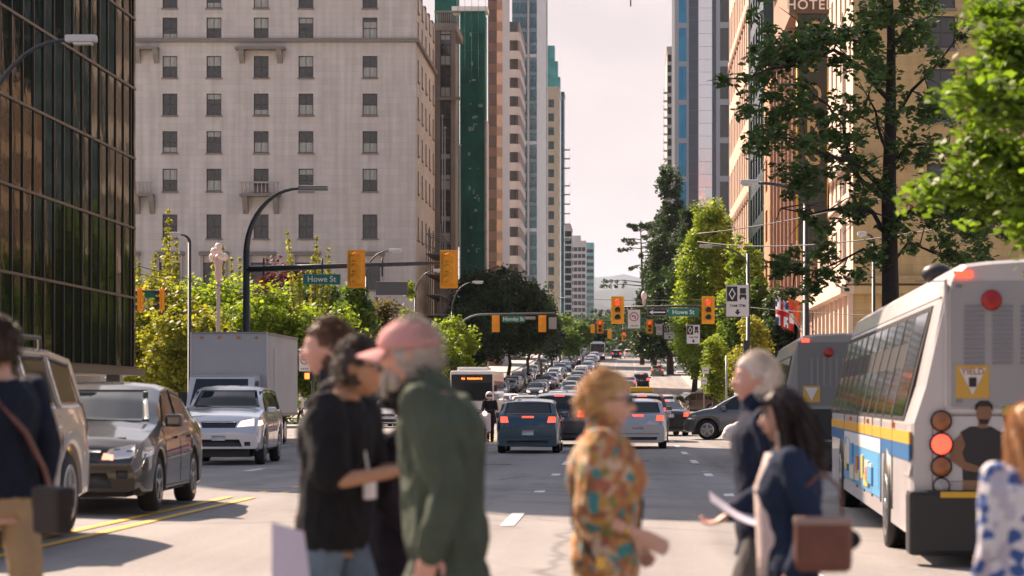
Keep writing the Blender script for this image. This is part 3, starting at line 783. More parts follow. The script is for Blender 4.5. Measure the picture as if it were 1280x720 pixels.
for k in range(11): MB().box(-.35, -.003, k*4.4+.0, k*4.4+.5, 8.4, 27.6, RB).build('pilaster', t)
for z in (7.8, 28.2, H-.4): MB().box(-.9, -.004, -.05, D, z, z+.6, RB).build('cornice', t)
# R3 tower with pinkish street wall and a green glass front
Y = 241
PS = mat('peach_stone', (.60,.42,.32), .8, var=.08, vscale=.5)
t = thing('pink_street_tower', 'tall peach stone tower with arched windows facing the street', 'building', (RIGHTB, Y, 0)); sops = []; sw = []
for k in range(12):
    u = 2.2+k*3.8
    for j in range(9):
        z = 5+j*6.2; sops.append((u-1.1, u+1.1, z, z+4.2)); sw.append((u, z, 2.2, 4.2))
b = MB(); holed_wall(b, (0,0,0), (0,1,0), (-1,0,0), 46, 62, sops, PS, .5); b.build('street_wall', t, recalc=False)
poly = [(1.35*math.cos(PI*i/8), 1.1*math.sin(PI*i/8)) for i in range(9)] + [(-1.0*math.cos(PI*i/8), .72*math.sin(PI*i/8)) for i in range(9)]
am = MB().prism(poly, 'x', -.2, -.003, PS).mesh('arch')
for (u, z, w, h) in sw:
    put_window(t, (0,u,z), (-1,0,0), w, h, 'tall', inset=.4)
    if round((z-5)/6.2) % 3 == 2: link('arch', am, t, (0, u, z+h-.2))
MB().box(.6, 22, .1, 46, 0, 61.8, PS).build('core', t); MB().box(-.1, 2.2, -.2, .1, 0, 62, mat('cream_pier', (.42,.40,.34), .8)).box(2.2, 22, -.1, .1, 0, 62, PS).build('front_wall', t)
# orange low block and arched building reflected in the glass (between them)
t = thing('orange_stone_block', 'orange stone block with large windows next to the brown office block', 'building', (RIGHTB, 203, 0))
OR = mat('orange_stone', (.46,.24,.13), .8, var=.1, vscale=.4); sops = []; sw = []
for k in range(2):
    for j in range(6): u = 3.2+k*6; z = 2+j*4.4; sops.append((u-1.5,u+1.5,z,z+2.8)); sw.append((u,z,3,2.8))
b = MB(); holed_wall(b, (0,0,0), (0,1,0), (-1,0,0), 13, 29, sops, OR, .5); b.build('street_wall', t, recalc=False)
for (u, z, w, h) in sw: put_window(t, (0,u,z), (-1,0,0), w, h, 'bars', inset=.4)
MB().box(.6, 20, 0, 13, 0, 28.8, OR).build('core', t)
t = slab_tower('dark_teal_tower', 'dark teal glass tower between the orange block and the pink tower', RIGHTB, 30, 217, 239.5, 58, mat('dark_teal_glass', (.012,.04,.035), .15, metal=.2, var=.4, vscale=.2),
   {'front': None, 'side': (5, 14, 3.2, 2.6, 3, 57, 'bars')}, side='-x', glass=mat('teal_pane', (.02,.09,.08), .08, metal=.4))
for k in range(15): MB().box(0, 17, -.12, -.005, 3+k*3.9, 3.3+k*3.9, GREYP).build('floor_band', t)
# R4 blue glass and concrete tower
Y = 560
t = thing('blue_white_tower', 'blue glass and pale concrete tower with a wavy mirrored strip', 'building', (px2(843,Y), Y, 0))
H = pz(-60,Y); X_ = lambda x: px2(x,Y)-px2(843,Y)
MB().box(0.2, X_(940), .8, 40, 0, H, mat('tower_core', (.03,.035,.045), .6)).build('core', t)
CN = mat('pinkish_concrete', (.33,.35,.38), .8, var=.06)
for (a, c, d) in ((843, 848.5, .15), (858, 861, .1), (895, 900, .1), (911, 916, .12), (926, 930, .1)): MB().box(X_(a), X_(c), -d, .8, 0, H, CN).build('concrete_pier', t)
BG = mat('sky_blue_glass', (.02,.21,.37), .08, metal=.3, var=.25, vscale=.3)
NV = mat('navy_curtain', (.012,.032,.065), .12, spec=.8)
WV = mat('wavy_mirror', (.62,.66,.70), .06, metal=1.0, bump=.6, bscale=.7)
fh = 48/(F/Y)
for j in range(int(H/fh)+1):
    z = j*fh + (pz(35,Y) % fh)- fh
    MB().box(X_(848.5), X_(858), -.05, .79, z, z+fh*.13, CN).box(X_(900), X_(911), -.02, .79, z, z+fh*.15, CN).box(X_(916), X_(926), -.02, .79, z, z+fh*.15, CN).build('floor_beam', t)
    for q in (0, 1): MB().box(X_(848.5)+.03+q*.87, X_(848.5)+.85+q*.87, .05, .1, z+fh*.13, z+fh-.05, BG).build('window', t)
    MB().box(X_(900), X_(911), .4, .45, z+fh*.15, z+fh, DGLASS).build('window', t); MB().box(X_(916), X_(926), .4, .45, z+fh*.15, z+fh, DGLASS).build('window', t)
for j in range(int(H/(fh/3))+1):
    for k in range(2):
        o = MB().box(0, X_(881.5)-X_(873), -.03, 0, 0, fh/3-.06, WV).build('mirror_panel', t, loc=(X_(873)+k*(X_(881.5)-X_(873)), -.25, j*fh/3))
        o.rotation_euler = (random.gauss(0,.008), 0, random.gauss(0,.012))
MB().box(X_(861), X_(895), -.2, .79, 0, H, NV).build('curtain_wall', t)
for k in range(60): MB().box(X_(861), X_(873), -.24, -.203, k*fh/3, k*fh/3+.08, mat('navy_line', (.05,.07,.09), .4)).build('transom', t)
# R5 thin balcony tower
Y = 640
t = slab_tower('balcony_slab_tower', 'thin grey tower with stacked balconies at the skyline edge', px2(834,Y), px2(846,Y), Y, Y+30, pz(62,Y), GREYP, {'front': (2, 30, 1.0, 1.9, 10, pz(64,Y)), 'side': None}, side='-x')
bal = MB().box(-1.0, 0, 0, 3, 0, .25, GREYP).box(-1.0, -.9, 0, 3, .25, 1.15, mat('pale_glass_rail', (.5,.55,.56), .3)).mesh('balcony')
for j in range(34): link('balcony', bal, t, (0, -.2, 10+j*2.05*1.07))
# tower crane jib high above
t = thing('tower_crane', 'red lattice crane jib reaching over the street at the top', 'crane', (px2(843,420)+2, 420, 0))
b = MB(); CR = mat('crane_red', (.5,.12,.08), .6)
zc = pz(1, 420)+.3
for dz in (0, .9): b.tube([(-10, 0, zc+dz), (14, 0, zc+dz)], .09, 4, CR)
for k in range(24): b.tube([(-10+k, 0, zc), (-9.5+k, 0, zc+.9), (-9+k, 0, zc)], .06, 4, CR)
b.build('jib_lattice', t)
MB().tube([(12, 0, 0), (12, 0, zc)], .7, 4, CR).build('mast', t)
MB().tube([(-9.6, 0, zc), (-9.6, 0, zc-1.3)], .12, 4, BLACKM).build('hook', t)

# low gallery building on the left block behind the trees
t = thing('stone_gallery', 'low stone gallery seen dimly behind the plaza trees', 'building', (-75, 150, .13))
MB().box(0, 36, 0, 30, 0, 9, STONE2).build('wall_mass', t)
for k in range(8): MB().lathe([(.5, 0), (.45, 7.5), (.6, 7.8)], 12, STONE2).build('column', t, loc=(3+k*4, -1, 0))
# ------------------------------------------------------------------ trees
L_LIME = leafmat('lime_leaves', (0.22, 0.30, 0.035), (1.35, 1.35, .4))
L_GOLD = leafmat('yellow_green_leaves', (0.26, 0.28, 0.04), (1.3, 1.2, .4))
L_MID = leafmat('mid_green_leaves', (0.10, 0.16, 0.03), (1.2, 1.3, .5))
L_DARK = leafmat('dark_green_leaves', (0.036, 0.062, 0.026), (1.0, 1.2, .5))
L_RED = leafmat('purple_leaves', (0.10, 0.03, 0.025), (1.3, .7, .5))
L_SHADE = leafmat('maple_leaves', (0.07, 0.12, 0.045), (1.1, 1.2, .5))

def leaf_cloud(centres, radii, per, size, r, flat=0.75, squash=(1,1,1)):
    """arrays for many small diamond leaves around clump centres"""
    C = np.repeat(np.asarray(centres), per, 0); R = np.repeat(np.asarray(radii), per)
    n = len(C); d = r.normal(size=(n, 3)); d /= np.linalg.norm(d, axis=1)[:, None]
    d *= (r.random(n) ** 0.45)[:, None]
    P = C + d * R[:, None] * np.array(squash)
    nrm = r.normal(size=(n, 3)); nrm[:, 2] = np.abs(nrm[:, 2]) + flat; nrm /= np.linalg.norm(nrm, axis=1)[:, None]
    a = np.cross(nrm, r.normal(size=(n, 3))); a /= np.linalg.norm(a, axis=1)[:, None]; b = np.cross(nrm, a)
    s = size * (0.6 + 0.8 * r.random(n))[:, None]
    V = np.stack([P - a * s * .62, P - b * s * .42 + nrm * s * .06, P + a * s * .62, P + b * s * .42 + nrm * s * .06], 1).reshape(-1, 3)
    return V
def quads_mesh(name, V, m):
    me = bpy.data.meshes.new(name); nq = len(V) // 4
    me.vertices.add(len(V)); me.vertices.foreach_set('co', V.astype(np.float32).ravel())
    me.loops.add(len(V)); me.loops.foreach_set('vertex_index', np.arange(len(V), dtype=np.int32))
    me.polygons.add(nq); me.polygons.foreach_set('loop_start', np.arange(0, len(V), 4, dtype=np.int32))
    me.materials.append(m); me.update(calc_edges=True); return me

def limb(b, p0, d, L, r0, depth, rr, ends, spread=.55, up=.15, n=5):
    pts = [Vector(p0)]; rs = [r0]; d = Vector(d).normalized()
    for i in range(n):
        d = (d + Vector((rr.gauss(0,.16), rr.gauss(0,.16), rr.gauss(0,.1) + up*.3))).normalized()
        pts.append(pts[-1] + d * L / n); rs.append(r0 * (1 - .55 * (i+1) / n))
    b.tube(pts, rs, 6 if depth > 1 else 4, BARK, cap=False)
    ends.append(pts[-1]); 
    if depth <= 1: ends.append(pts[len(pts)//2])
    if depth > 0:
        for k in range(rr.choice([2, 3, 3])):
            q = rr.randint(max(1, n//2), n); nd = (d + Vector((rr.gauss(0, spread), rr.gauss(0, spread), rr.gauss(0, spread*.6) + up))).normalized()
            limb(b, pts[q], nd, L * rr.uniform(.55, .8), rs[q] * .7, depth - 1, rr, ends, spread, up, n)

def tree(name, label, cat, loc, H, trunk_h, rx, ry=None, shape='round', leafm=L_MID, leaf=.22, clumps=160, per=60, cr=.7, tr=.18, seed=1, group=None, gap=.25, depth=2, flat=.6):
    ry = ry or rx; r = np.random.default_rng(seed); rr = random.Random(seed)
    t = thing(name, label, cat, loc, 0, group)
    b = MB(); ends = []
    top = trunk_h + (H - trunk_h) * (.75 if shape in ('cone', 'column') else .35)
    bend = [Vector((0,0,-.2))] + [Vector((rr.gauss(0,.12)*i, rr.gauss(0,.12)*i, top*i/5)) for i in range(1, 6)]
    b.tube(bend, [tr*1.25] + [tr*(1-.13*i) for i in range(1, 6)], 9, BARK)
    nl = 7 if shape == 'round' else 10
    for k in range(nl):
        a = 2*PI*k/nl + rr.uniform(-.3,.3); f = rr.uniform(.55, 1) if shape == 'round' else k/nl
        z0 = trunk_h*.8 + (top-trunk_h*.8)*f
        p = Vector((0,0,0)).lerp(bend[-1], min(z0/top, 1)); p.z = z0
        Lr = rx*.62 if shape == 'round' else rx*.5*(1.1 - f*.7)
        limb(b, p, (math.cos(a), math.sin(a), .75), Lr, tr*.45, depth-1 if shape != 'round' else depth, rr, ends)
    b.build('trunk', t, recalc=False)
    cc = []; rad = []; zc = (H + trunk_h)/2; rz_ = (H - trunk_h)/2; k = 0
    while len(cc) < clumps and k < clumps*30:
        k += 1
        v = r.uniform(-1, 1, 3); f = (v[2]+1)/2
        if shape == 'round': lim = math.sqrt(max(0, 1-abs(v[2])**2.4)); 
        elif shape == 'cone': lim = (1-f)**.75*(.85 + .15*math.sin(f*23)) + .03
        elif shape == 'column': lim = math.sin(min(1, .12+f*.98)*PI)**.55 * (1-.25*f)
        else: lim = 1
        q = math.hypot(v[0], v[1])
        if q > lim: continue
        if q < lim*.45 and abs(v[2]) < .7 and r.random() < .6: continue
        n_ = noise.noise(Vector((v[0]*2.3+seed*3.7, v[1]*2.3, v[2]*2.6)))
        if n_ < -0.28 + gap: 
            if n_ < -.28+gap*.9: continue
        wob = 1 + .22*noise.noise(Vector((v[0]*1.7+seed, v[1]*1.7, v[2]*3.1)))
        cc.append((v[0]*rx*wob, v[1]*ry*wob, zc + v[2]*rz_*(1+.06*n_))); rad.append(cr*r.uniform(.55, 1.35))
    for e in ends:
        if r.random() < .6: cc.append(tuple(e)); rad.append(cr*.7)
    V = leaf_cloud(cc, rad, per, leaf, r, flat)
    link('crown', quads_mesh('crown', V, leafm), t)
    return t

# plaza trees on the block between Howe and Hornby (lit yellow green)
TR = 'trees on the plaza beyond the cross street'
def ptree(px, ytop, Y, wpx, label, leafm, seed, shape='round', gz0=.13, trunk=1.6, ybase=None, cl=170, per=60, leaf=.22, cr=.75, gap=.25):
    s = F/Y; X = (px-CX)/s; H = EYE + (CY-ytop)/s - gz0 - gz(Y)
    return tree('broadleaf_tree' if shape == 'round' else 'columnar_tree', label, 'tree', (X, Y, gz0+gz(Y)), H, trunk, wpx/2/s, None, shape, leafm, leaf, cl, per, cr, .14+H*.008, seed, TR, gap)
ptree(190, 352, 138, 120, 'yellow green tree beside the dark corner of the glass block', L_GOLD, 11, cl=220)
ptree(262, 345, 142, 130, 'broad lime tree right behind the white box truck', L_LIME, 12, cl=230)
ptree(235, 385, 134, 110, 'low lime tree in front of the taller plaza trees', L_GOLD, 22, cl=170)
ptree(320, 362, 136, 110, 'bright lime tree at the arm end of the dark signal pole', L_LIME, 13, cl=190)
ptree(352, 335, 165, 95, 'purple leaved tree among the green plaza trees', L_RED, 14, cl=190, per=70)
ptree(395, 345, 158, 100, 'olive green tree under the green street name sign', L_MID, 15, cl=200)
ptree(400, 385, 136, 90, 'small lime tree behind the man with brown hair', L_LIME, 17, cl=150)
ptree(444, 338, 150, 62, 'upright dense green tree between the two yellow signal backs', L_MID, 16, 'column', cl=190, cr=.6, gap=.1)
ptree(478, 375, 172, 70, 'brownish green tree behind the pink cap', mat('x', (0,0,0)) if False else leafmat('bronze_leaves', (.12,.10,.03)), 18, cl=120)
ptree(512, 352, 165, 44, 'small lit lime tree near the hotel corner', L_LIME, 19, 'cone', cl=120, cr=.45)
ptree(562, 398, 190, 74, 'small lit lime tree at the foot of the scaffold', L_LIME, 20, cl=120, cr=.6)
# sparse wispy poplars rising in front of the hotel
def wispy(px, ytop, Y, label, seed, n=9, w=40):
    s = F/Y; X = (px-CX)/s; H = EYE+(CY-ytop)/s-.13; r = np.random.default_rng(seed); rr = random.Random(seed)
    t = thing('wispy_tree', label, 'tree', (X, Y, .13), 0, TR); b = MB(); cc = []; rad = []
    b.tube([(0,0,-.2), (0.05,0,H*.25), (0,0,H*.45)], [.14,.11,.07], 7, BARK)
    for k in range(n):
        a = rr.uniform(-1, 1); hz = H*rr.uniform(.62, 1); p0 = Vector((0,0,H*rr.uniform(.25,.42))); p1 = Vector((a*w/s/2, rr.uniform(-1,1), hz))
        mid = p0.lerp(p1, .5) + Vector((a*.4, 0, -.4)); b.tube([p0, mid, p1], [.05, .03, .008], 4, BARK)
        for q in np.linspace(.15, 1, 16):
            c = (p0.lerp(mid, q*2) if q < .5 else mid.lerp(p1, q*2-1)); cc.append(tuple(c)); rad.append(.34*(1.15-q*.7))
    b.build('trunk', t, recalc=False)
    link('crown', quads_mesh('crown', leaf_cloud(cc, rad, 20, .16, r, .3), L_GOLD), t)
wispy(188, 262, 140, 'wispy sapling with upswept shoots beside the glass block', 31, 12, 60)
wispy(212, 300, 146, 'short wispy sapling next to the taller one', 35, 8, 40)
wispy(300, 300, 145, 'thin wispy sapling just before the curved lamp pole', 32, 7, 26)
wispy(388, 290, 150, 'wispy sapling with upswept shoots near the green street sign', 33, 12, 60)
wispy(270, 292, 148, 'slim wispy sapling behind the cluster lamp', 34, 6, 22)
# shaded plane trees along the left pavement past Hornby
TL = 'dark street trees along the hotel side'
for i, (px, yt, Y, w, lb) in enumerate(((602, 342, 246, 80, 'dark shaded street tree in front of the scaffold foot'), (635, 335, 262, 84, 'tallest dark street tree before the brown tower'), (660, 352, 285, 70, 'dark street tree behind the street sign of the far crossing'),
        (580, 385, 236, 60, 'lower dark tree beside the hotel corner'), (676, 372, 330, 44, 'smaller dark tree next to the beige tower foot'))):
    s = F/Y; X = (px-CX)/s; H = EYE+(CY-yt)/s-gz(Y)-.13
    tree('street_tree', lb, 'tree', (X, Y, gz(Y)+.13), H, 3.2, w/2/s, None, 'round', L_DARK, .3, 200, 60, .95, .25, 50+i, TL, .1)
for i, (px, yt, Y, w, lb, lm) in enumerate(((700, 396, 400, 40, 'mid green tree at the far end of the car queue', L_MID), (722, 402, 455, 36, 'green tree in front of the white far tower', L_MID), (688, 405, 350, 30, 'low dark tree above the queued cars', L_DARK), (742, 408, 520, 34, 'dark green tree under the teal far tower', L_DARK), (712, 412, 360, 26, 'small tree beside the farthest signals', L_MID))):
    s = F/Y; X = (px-CX)/s; H = EYE+(CY-yt)/s-gz(Y)-.13
    tree('street_tree', lb, 'tree', (X, Y, gz(Y)+.13), max(H, 4), 2.2, w/2/s, None, 'round', lm, .35, 110, 40, .9, .22, 70+i, 'trees lining the far street', .1)
# right pavement: big dark conifer-like tree, lit columnar trees
TRG = 'trees along the bus lane pavement'
def rtree(px, yt, Y, w, lb, lm, seed, shape='column', cl=260, per=70, leaf=.26, cr=.8, trunk=2.5, gap=.15):
    s = F/Y; X = (px-CX)/s; H = EYE+(CY-yt)/s-gz(Y)-.13
    return tree('street_tree', lb, 'tree', (X, Y, gz(Y)+.13), H, trunk, w/2/s, None, shape, lm, leaf, cl, per, cr, .15+H*.009, seed, TRG, gap)
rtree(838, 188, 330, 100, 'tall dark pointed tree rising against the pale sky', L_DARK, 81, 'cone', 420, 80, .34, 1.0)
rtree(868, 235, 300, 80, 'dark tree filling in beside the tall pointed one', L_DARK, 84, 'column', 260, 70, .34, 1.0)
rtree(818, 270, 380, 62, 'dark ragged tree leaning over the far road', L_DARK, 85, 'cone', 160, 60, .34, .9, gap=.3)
rtree(888, 222, 208, 92, 'tallest bright lime tree before the blue tower', L_LIME, 82, 'column', 420, 80, .24, .75)
rtree(936, 320, 182, 80, 'bright green tree behind the bus lane sign', L_MID, 83, 'column', 260, 70, .22, .7)
rtree(940, 385, 150, 50, 'small yellow green tree beside the tall lamp pole', L_GOLD, 86, 'column', 170, 60, .17, .5, trunk=1.2)
rtree(893, 408, 160, 34, 'slim young lime tree near the striped bollards', L_LIME, 87, 'column', 110, 50, .17, .45, trunk=1.5)
rtree(915, 395, 225, 56, 'dark understorey tree behind the young lime tree', L_DARK, 88, 'column', 160, 60, .28, .8)
rtree(868, 330, 255, 60, 'dark green tree with hanging boughs over the crossing cars', L_MID, 89, 'column', 220, 60, .26, .8)
rtree(975, 340, 175, 50, 'dark tree in front of the brown pilaster building', L_DARK, 90, 'column', 160, 60, .24, .7)
rtree(930, 262, 196, 62, 'tall mid green tree behind the bus lane sign pole', L_LIME, 191, 'column', 300, 70, .22, .7)
rtree(908, 250, 236, 56, 'tall green tree just past the tallest bright lime tree', L_LIME, 192, 'column', 300, 70, .24, .7)
rtree(948, 300, 222, 40, 'narrow green tree against the orange stone block', L_MID, 193, 'column', 200, 70, .22, .6)
# bare twiggy conifer edge
def ragged():
    Y = 395; s = F/Y; X = (795-CX)/s; r = np.random.default_rng(5); rr = random.Random(5)
    t = thing('sparse_tree', 'sparse tree with bare drooping boughs against the sky', 'tree', (X+1, Y, gz(Y)), 0, TRG); b = MB(); cc = []; rad = []
    H = EYE+(CY-275)/s-gz(Y)
    b.tube([(0,0,-.2), (.1,0,H*.5), (-.3,0,H)], [.4,.25,.04], 8, BARK)
    for k in range(46):
        z = H*rr.uniform(.35, .97); a = rr.uniform(0, 2*PI); L = (H-z)*.45+1.8
        p1 = Vector((math.cos(a)*L, math.sin(a)*L, z - .1*L + rr.uniform(-.2,1.0))); p0 = Vector((-.1,0,z))
        b.tube([p0, p0.lerp(p1,.5)+Vector((0,0,.3)), p1], [.09,.06,.02], 4, BARK)
        for q in (.45,.65,.8,.92,1): cc.append(tuple(p0.lerp(p1, q))); rad.append(.42)
    b.build('trunk', t, recalc=False); link('crown', quads_mesh('crown', leaf_cloud(cc, rad, 26, .3, r, .3), L_DARK), t)
ragged()

# shaded maple with the dark trunk in front of the sandstone hotel
BARKD = mat('dark_maple_bark', (.02,.016,.013), .9, var=.3, vscale=6, bump=.5)
def maple():
    Y = 62.0; s = F/Y; X = (1112-CX)/s; rr = random.Random(21); r = np.random.default_rng(21)
    t = thing('maple_tree', 'shaded maple with dark trunk and open boughs before the sandstone hotel', 'tree', (X, Y, .13)); b = MB()
    P = lambda px, py, dy=0: Vector(((px-1112)/s, dy, EYE+(CY-py)/s-.13))
    b.tube([(0,0,-.2), P(1113,360), P(1111,250), P(1113,150), P(1114,50), P(1110,-60)], [.25,.22,.19,.15,.11,.06], 12, BARKD)
    boughs = [([(1111,245,0),(1085,222,-.5),(1060,205,-1),(1030,205,-1.6),(1000,190,-2.2),(960,185,-2.6)], .085),
      ([(1111,250,0),(1080,228,.6),(1066,190,.9),(1058,150,1.3),(1040,120,1.6),(1010,95,2)], .08),
      ([(1112,300,0),(1090,268,-.4),(1050,262,-.9),(1010,275,-1.5),(970,268,-2)], .07),
      ([(1112,130,0),(1080,95,-.6),(1040,70,-1.2),(1000,85,-1.8),(950,105,-2.2),(925,115,-2.4)], .07),
      ([(1112,90,0),(1080,50,.6),(1040,30,1.2),(1000,35,1.7),(975,60,2.2)], .06),
      ([(1113,210,0),(1140,180,.6),(1175,175,1.2),(1210,190,1.6),(1250,215,2)], .06),
      ([(1113,160,0),(1135,120,-.7),(1165,85,-1.4),(1200,50,-2.)], .06),
      ([(1113,285,0),(1140,262,-.6),(1180,262,-1.1),(1210,285,-1.6),(1240,290,-2)], .055),
      ([(1113,330,0),(1140,300,.6),(1170,310,1.0),(1200,320,1.6)], .045),
      ([(1112,330,0),(1080,310,.6),(1045,330,1.2),(1000,338,1.9)], .045),
      ([(1113,60,0),(1140,30,.6),(1170,10,1.0),(1190,-20,1.6)], .06),
      ([(1110,20,0),(1090,-20,-.6),(1080,-60,-1.2)], .06),
      ([(1112,190,0),(1092,160,-.9),(1080,130,-1.4),(1085,100,-2)], .05)]
    twigs = []
    for pts, r0 in boughs:
        pp = [P(*q) for q in pts]; n = len(pp)
        sm = []
        for i in range(n-1):
            for q in (0, .5): sm.append(pp[i].lerp(pp[i+1], q) + Vector((rr.gauss(0,.03), rr.gauss(0,.05), rr.gauss(0,.03))))
        sm.append(pp[-1]); m_ = len(sm)
        b.tube(sm, [r0*(1-.8*i/(m_-1)) for i in range(m_)], 7, BARKD)
        for i in range(2, m_):
            for q in range(2):
                d = Vector((rr.gauss(0,1), rr.gauss(0,1), rr.gauss(.1,.8))).normalized(); L = rr.uniform(.5, 1.3)
                e = sm[i] + d*L; b.tube([sm[i], sm[i]+d*L*.5+Vector((0,0,.06)), e], [.022,.015,.006], 4, BARK); twigs += [e, sm[i]+d*L*.6]
    b.build('trunk', t, recalc=False)
    cc = []; rad = []
    for e in twigs:
        if rr.random() < .5:
            cc.append(tuple(e)); rad.append(rr.uniform(.18,.45))
    # dense masses
    for (px, py, n, sx, sz) in ((1060, 30, 46, 75, 38), (1120, 20, 30, 60, 35), (960, 60, 0, 30, 30), (1000, 70, 22, 26, 45), (1030, 140, 30, 34, 46), (985, 125, 16, 30, 24), (975, 165, 14, 25, 20), (960, 110, 0, 20, 20),
                             (1020, 285, 20, 30, 30), (1075, 260, 10, 22, 16), (1180, 262, 30, 60, 22), (1230, 280, 22, 40, 22), (1150, 160, 14, 30, 40), (1200, 60, 0, 40, 40), (1000, 220, 20, 30, 26), (950, 85, 14, 20, 35), (945, 175, 8, 16, 14), (985, 330, 14, 25, 14), (1060, 345, 8, 40, 10), (1110, -30, 40, 110, 30), (975, 20, 0, 20, 20), (1090, 320, 8, 20, 20), (1215, 325, 10, 30, 10), (930, 140, 5, 14, 10)):
        for k in range(int(n*.66)):
            cc.append(tuple(P(px + rr.gauss(0, sx*.5), py + rr.gauss(0, sz*.5), rr.uniform(-2.2, 2.2)))); rad.append(rr.uniform(.2, .42))
    keep = []
    for i, c in enumerate(cc):
        qx = 1112 + c[0]*s*Y/(Y+c[1]); qy = CY - (c[2]+.13-EYE)*F/(Y+c[1])
        if 985 < qx < 1075 and qy < 34: continue
        if 1004 < qx < 1056 and 105 < qy < 300 and rr.random() < .6: continue
        keep.append(i)
    cc = [cc[i] for i in keep]; rad = [rad[i] for i in keep]
    V = leaf_cloud(cc, rad, 40, .15, r, .9, (1,1,.8))
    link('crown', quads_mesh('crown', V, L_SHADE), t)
maple()
# sunlit maple close to the camera, boughs hanging in from the right
def near_maple():
    Y = 19.5; s = F/Y; X0 = 9.6; rr = random.Random(33); r = np.random.default_rng(33)
    t = thing('maple_tree', 'sunlit lime green maple boughs hanging over the white bus', 'tree', (X0, Y, .0)); b = MB()
    b.tube([(0,0,-.2),(0.05,0,2),(0,.1,4),(-.1,.1,6),(0,0,8.5)], [.26,.22,.19,.14,.05], 12, BARK)
    cc = []; rad = []; P = lambda px, py, dy=0: Vector(((px-CX)/s - X0, dy, EYE+(CY-py)/s))
    boughs = [[(0,0,2.8), P(1400,330,.5), P(1290,262,.6), P(1240,236,.7), P(1190,222,.7)], [(0,0,3.6), P(1420,220,-.6), P(1300,170,-.8), P(1245,140,-.8), P(1192,130,-.8)],
              [(0,0,4.4), P(1420,110,.6), P(1330,50,.8), P(1300,20,.9), P(1262,-5,.9)], [(0,0,2.6), P(1380,340,-.3), P(1310,290,-.4), P(1275,270,-.3)], [(0,0,5), P(1450,40,-.6), P(1330,-40,-.6), P(1290,-70,-.6)],
              [(0,0,3.2), P(1400,270,0), P(1300,215,0), P(1250,190,.1), P(1212,178,.1)], [(0,0,4), P(1400,150,0), P(1310,95,.1), P(1280,70,.1), P(1250,58,.1)],
              [(0,0,3), (1.2,1,4), (2.4,1.6,5)], [(0,0,4), (1,-1.2,5.4), (1.9,-2,7)], [(0,0,4.5), (-.6,1.4,6), (-1,2.6,7.2)]]
    for k, bg_ in enumerate(boughs):
        pp = [Vector(q) for q in bg_]; sm = []
        for i in range(len(pp)-1):
            for q in (0,.33,.66): sm.append(pp[i].lerp(pp[i+1], q) + Vector((rr.gauss(0,.03), rr.gauss(0,.03), rr.gauss(0,.03))))
        sm.append(pp[-1]); m_ = len(sm)
        b.tube(sm, [.075*(1-.85*i/(m_-1)) for i in range(m_)], 6, BARK)
        for i in range(3, m_):
            for q in range(7):
                d = Vector((rr.gauss(-.15,1), rr.gauss(0,1), rr.gauss(0,.6))).normalized(); L = rr.uniform(.06, .36)*(1.5-.8*i/m_); e = sm[i]+d*L
                b.tube([sm[i], e], [.012,.004], 4, BARK, cap=False); cc.append(tuple(e)); rad.append(rr.uniform(.10,.22))
    b.build('trunk', t, recalc=False)
    cc = np.array(cc); rad = np.array(rad)
    V = leaf_cloud(cc, rad, 24, .075, r, 1.1, (1.2,1.2,.7))
    link('crown', quads_mesh('crown', V, leafm_near), t)
leafm_near = leafmat('near_lime_leaves', (0.15, 0.23, 0.03), (1.2, 1.3, .4), .3)
near_maple()
# far woodland beneath the hills
r = np.random.default_rng(91); cc = []; rad = []
for k in range(700):
    Y = r.uniform(700, 1500); px = r.uniform(700, 850); cc.append(((px-CX)*Y/F, Y, (CY-r.uniform(392, 425)+6)*Y/F*1.0 - 4)); rad.append(r.uniform(3, 6))
tag(link('far_woodland', quads_mesh('far_woodland', leaf_cloud(cc, rad, 45, 1.2, r, .4), L_DARK)), 'dark wooded park closing the far end of the street', 'woodland', kind='stuff')
# hedge and red flower strip on the plaza edge
def hedge(name, label, cat, x0, x1, y, z0, z1, m, n, leaf):
    r = np.random.default_rng(int(abs(x0)*10)); c = np.stack([r.uniform(x0, x1, n), y + r.uniform(-.4,.4,n), r.uniform(z0, z1, n)], 1)
    tag(link(name, quads_mesh(name, leaf_cloud(c, np.full(n,.3), 24, leaf, r, .5), m)), label, cat, kind='stuff')
hedge('flower_bed', 'orange red flowers in a bed on the plaza edge', 'flowers', -26, -19, 124, .2, 1.2, mat('orange_petals', (.6,.08,.02), .6, island=.4), 120, .1)
hedge('hedge', 'dark low hedge along the plaza', 'hedge', -30, -17, 128, .1, 1.6, L_MID, 260, .12)

# ------------------------------------------------------------------ signals, lamps, signs
AMB = mat('amber_lens_off', (.16,.07,.01), .3); GRN = mat('green_lens_off', (.01,.06,.03), .3)
def signal_mesh():
    """three section head facing -y, origin at its top centre"""
    housing = MB(); housing.cbox(-.22, .22, -.12, .14, -1.16, 0, .03, YSIG); housing.cbox(-.33, .33, .0, .03, -1.30, .12, .012, YSIG)
    hm = housing.mesh('housing'); vis = []
    for k in range(3):
        b = MB(); n = 14; z = -.2-.38*k; vs = []
        for i in range(n+1):
            a = -.25*PI + 1.5*PI*i/n; vs += [(.155*math.cos(a), -.12, z+.155*math.sin(a)), (.155*math.cos(a), -.36, z+.155*math.sin(a)-.03)]
        b.add(vs, [(2*i,2*i+1,2*i+3,2*i+2) for i in range(n)], BLACKM, True); vis.append(b.mesh('visor'))
    return hm, vis
SIGH, SIGV = signal_mesh()
LENS = [MB().lathe([(0,.0),(.135,.0),(.13,.03),(.08,.05),(0,.055)], 16, m, Matrix.Translation((0,-.12,-.2-.38*k)) @ Matrix.Rotation(PI/2,4,'X')).mesh('lens') for k, m in enumerate((REDL, AMB, GRN))]
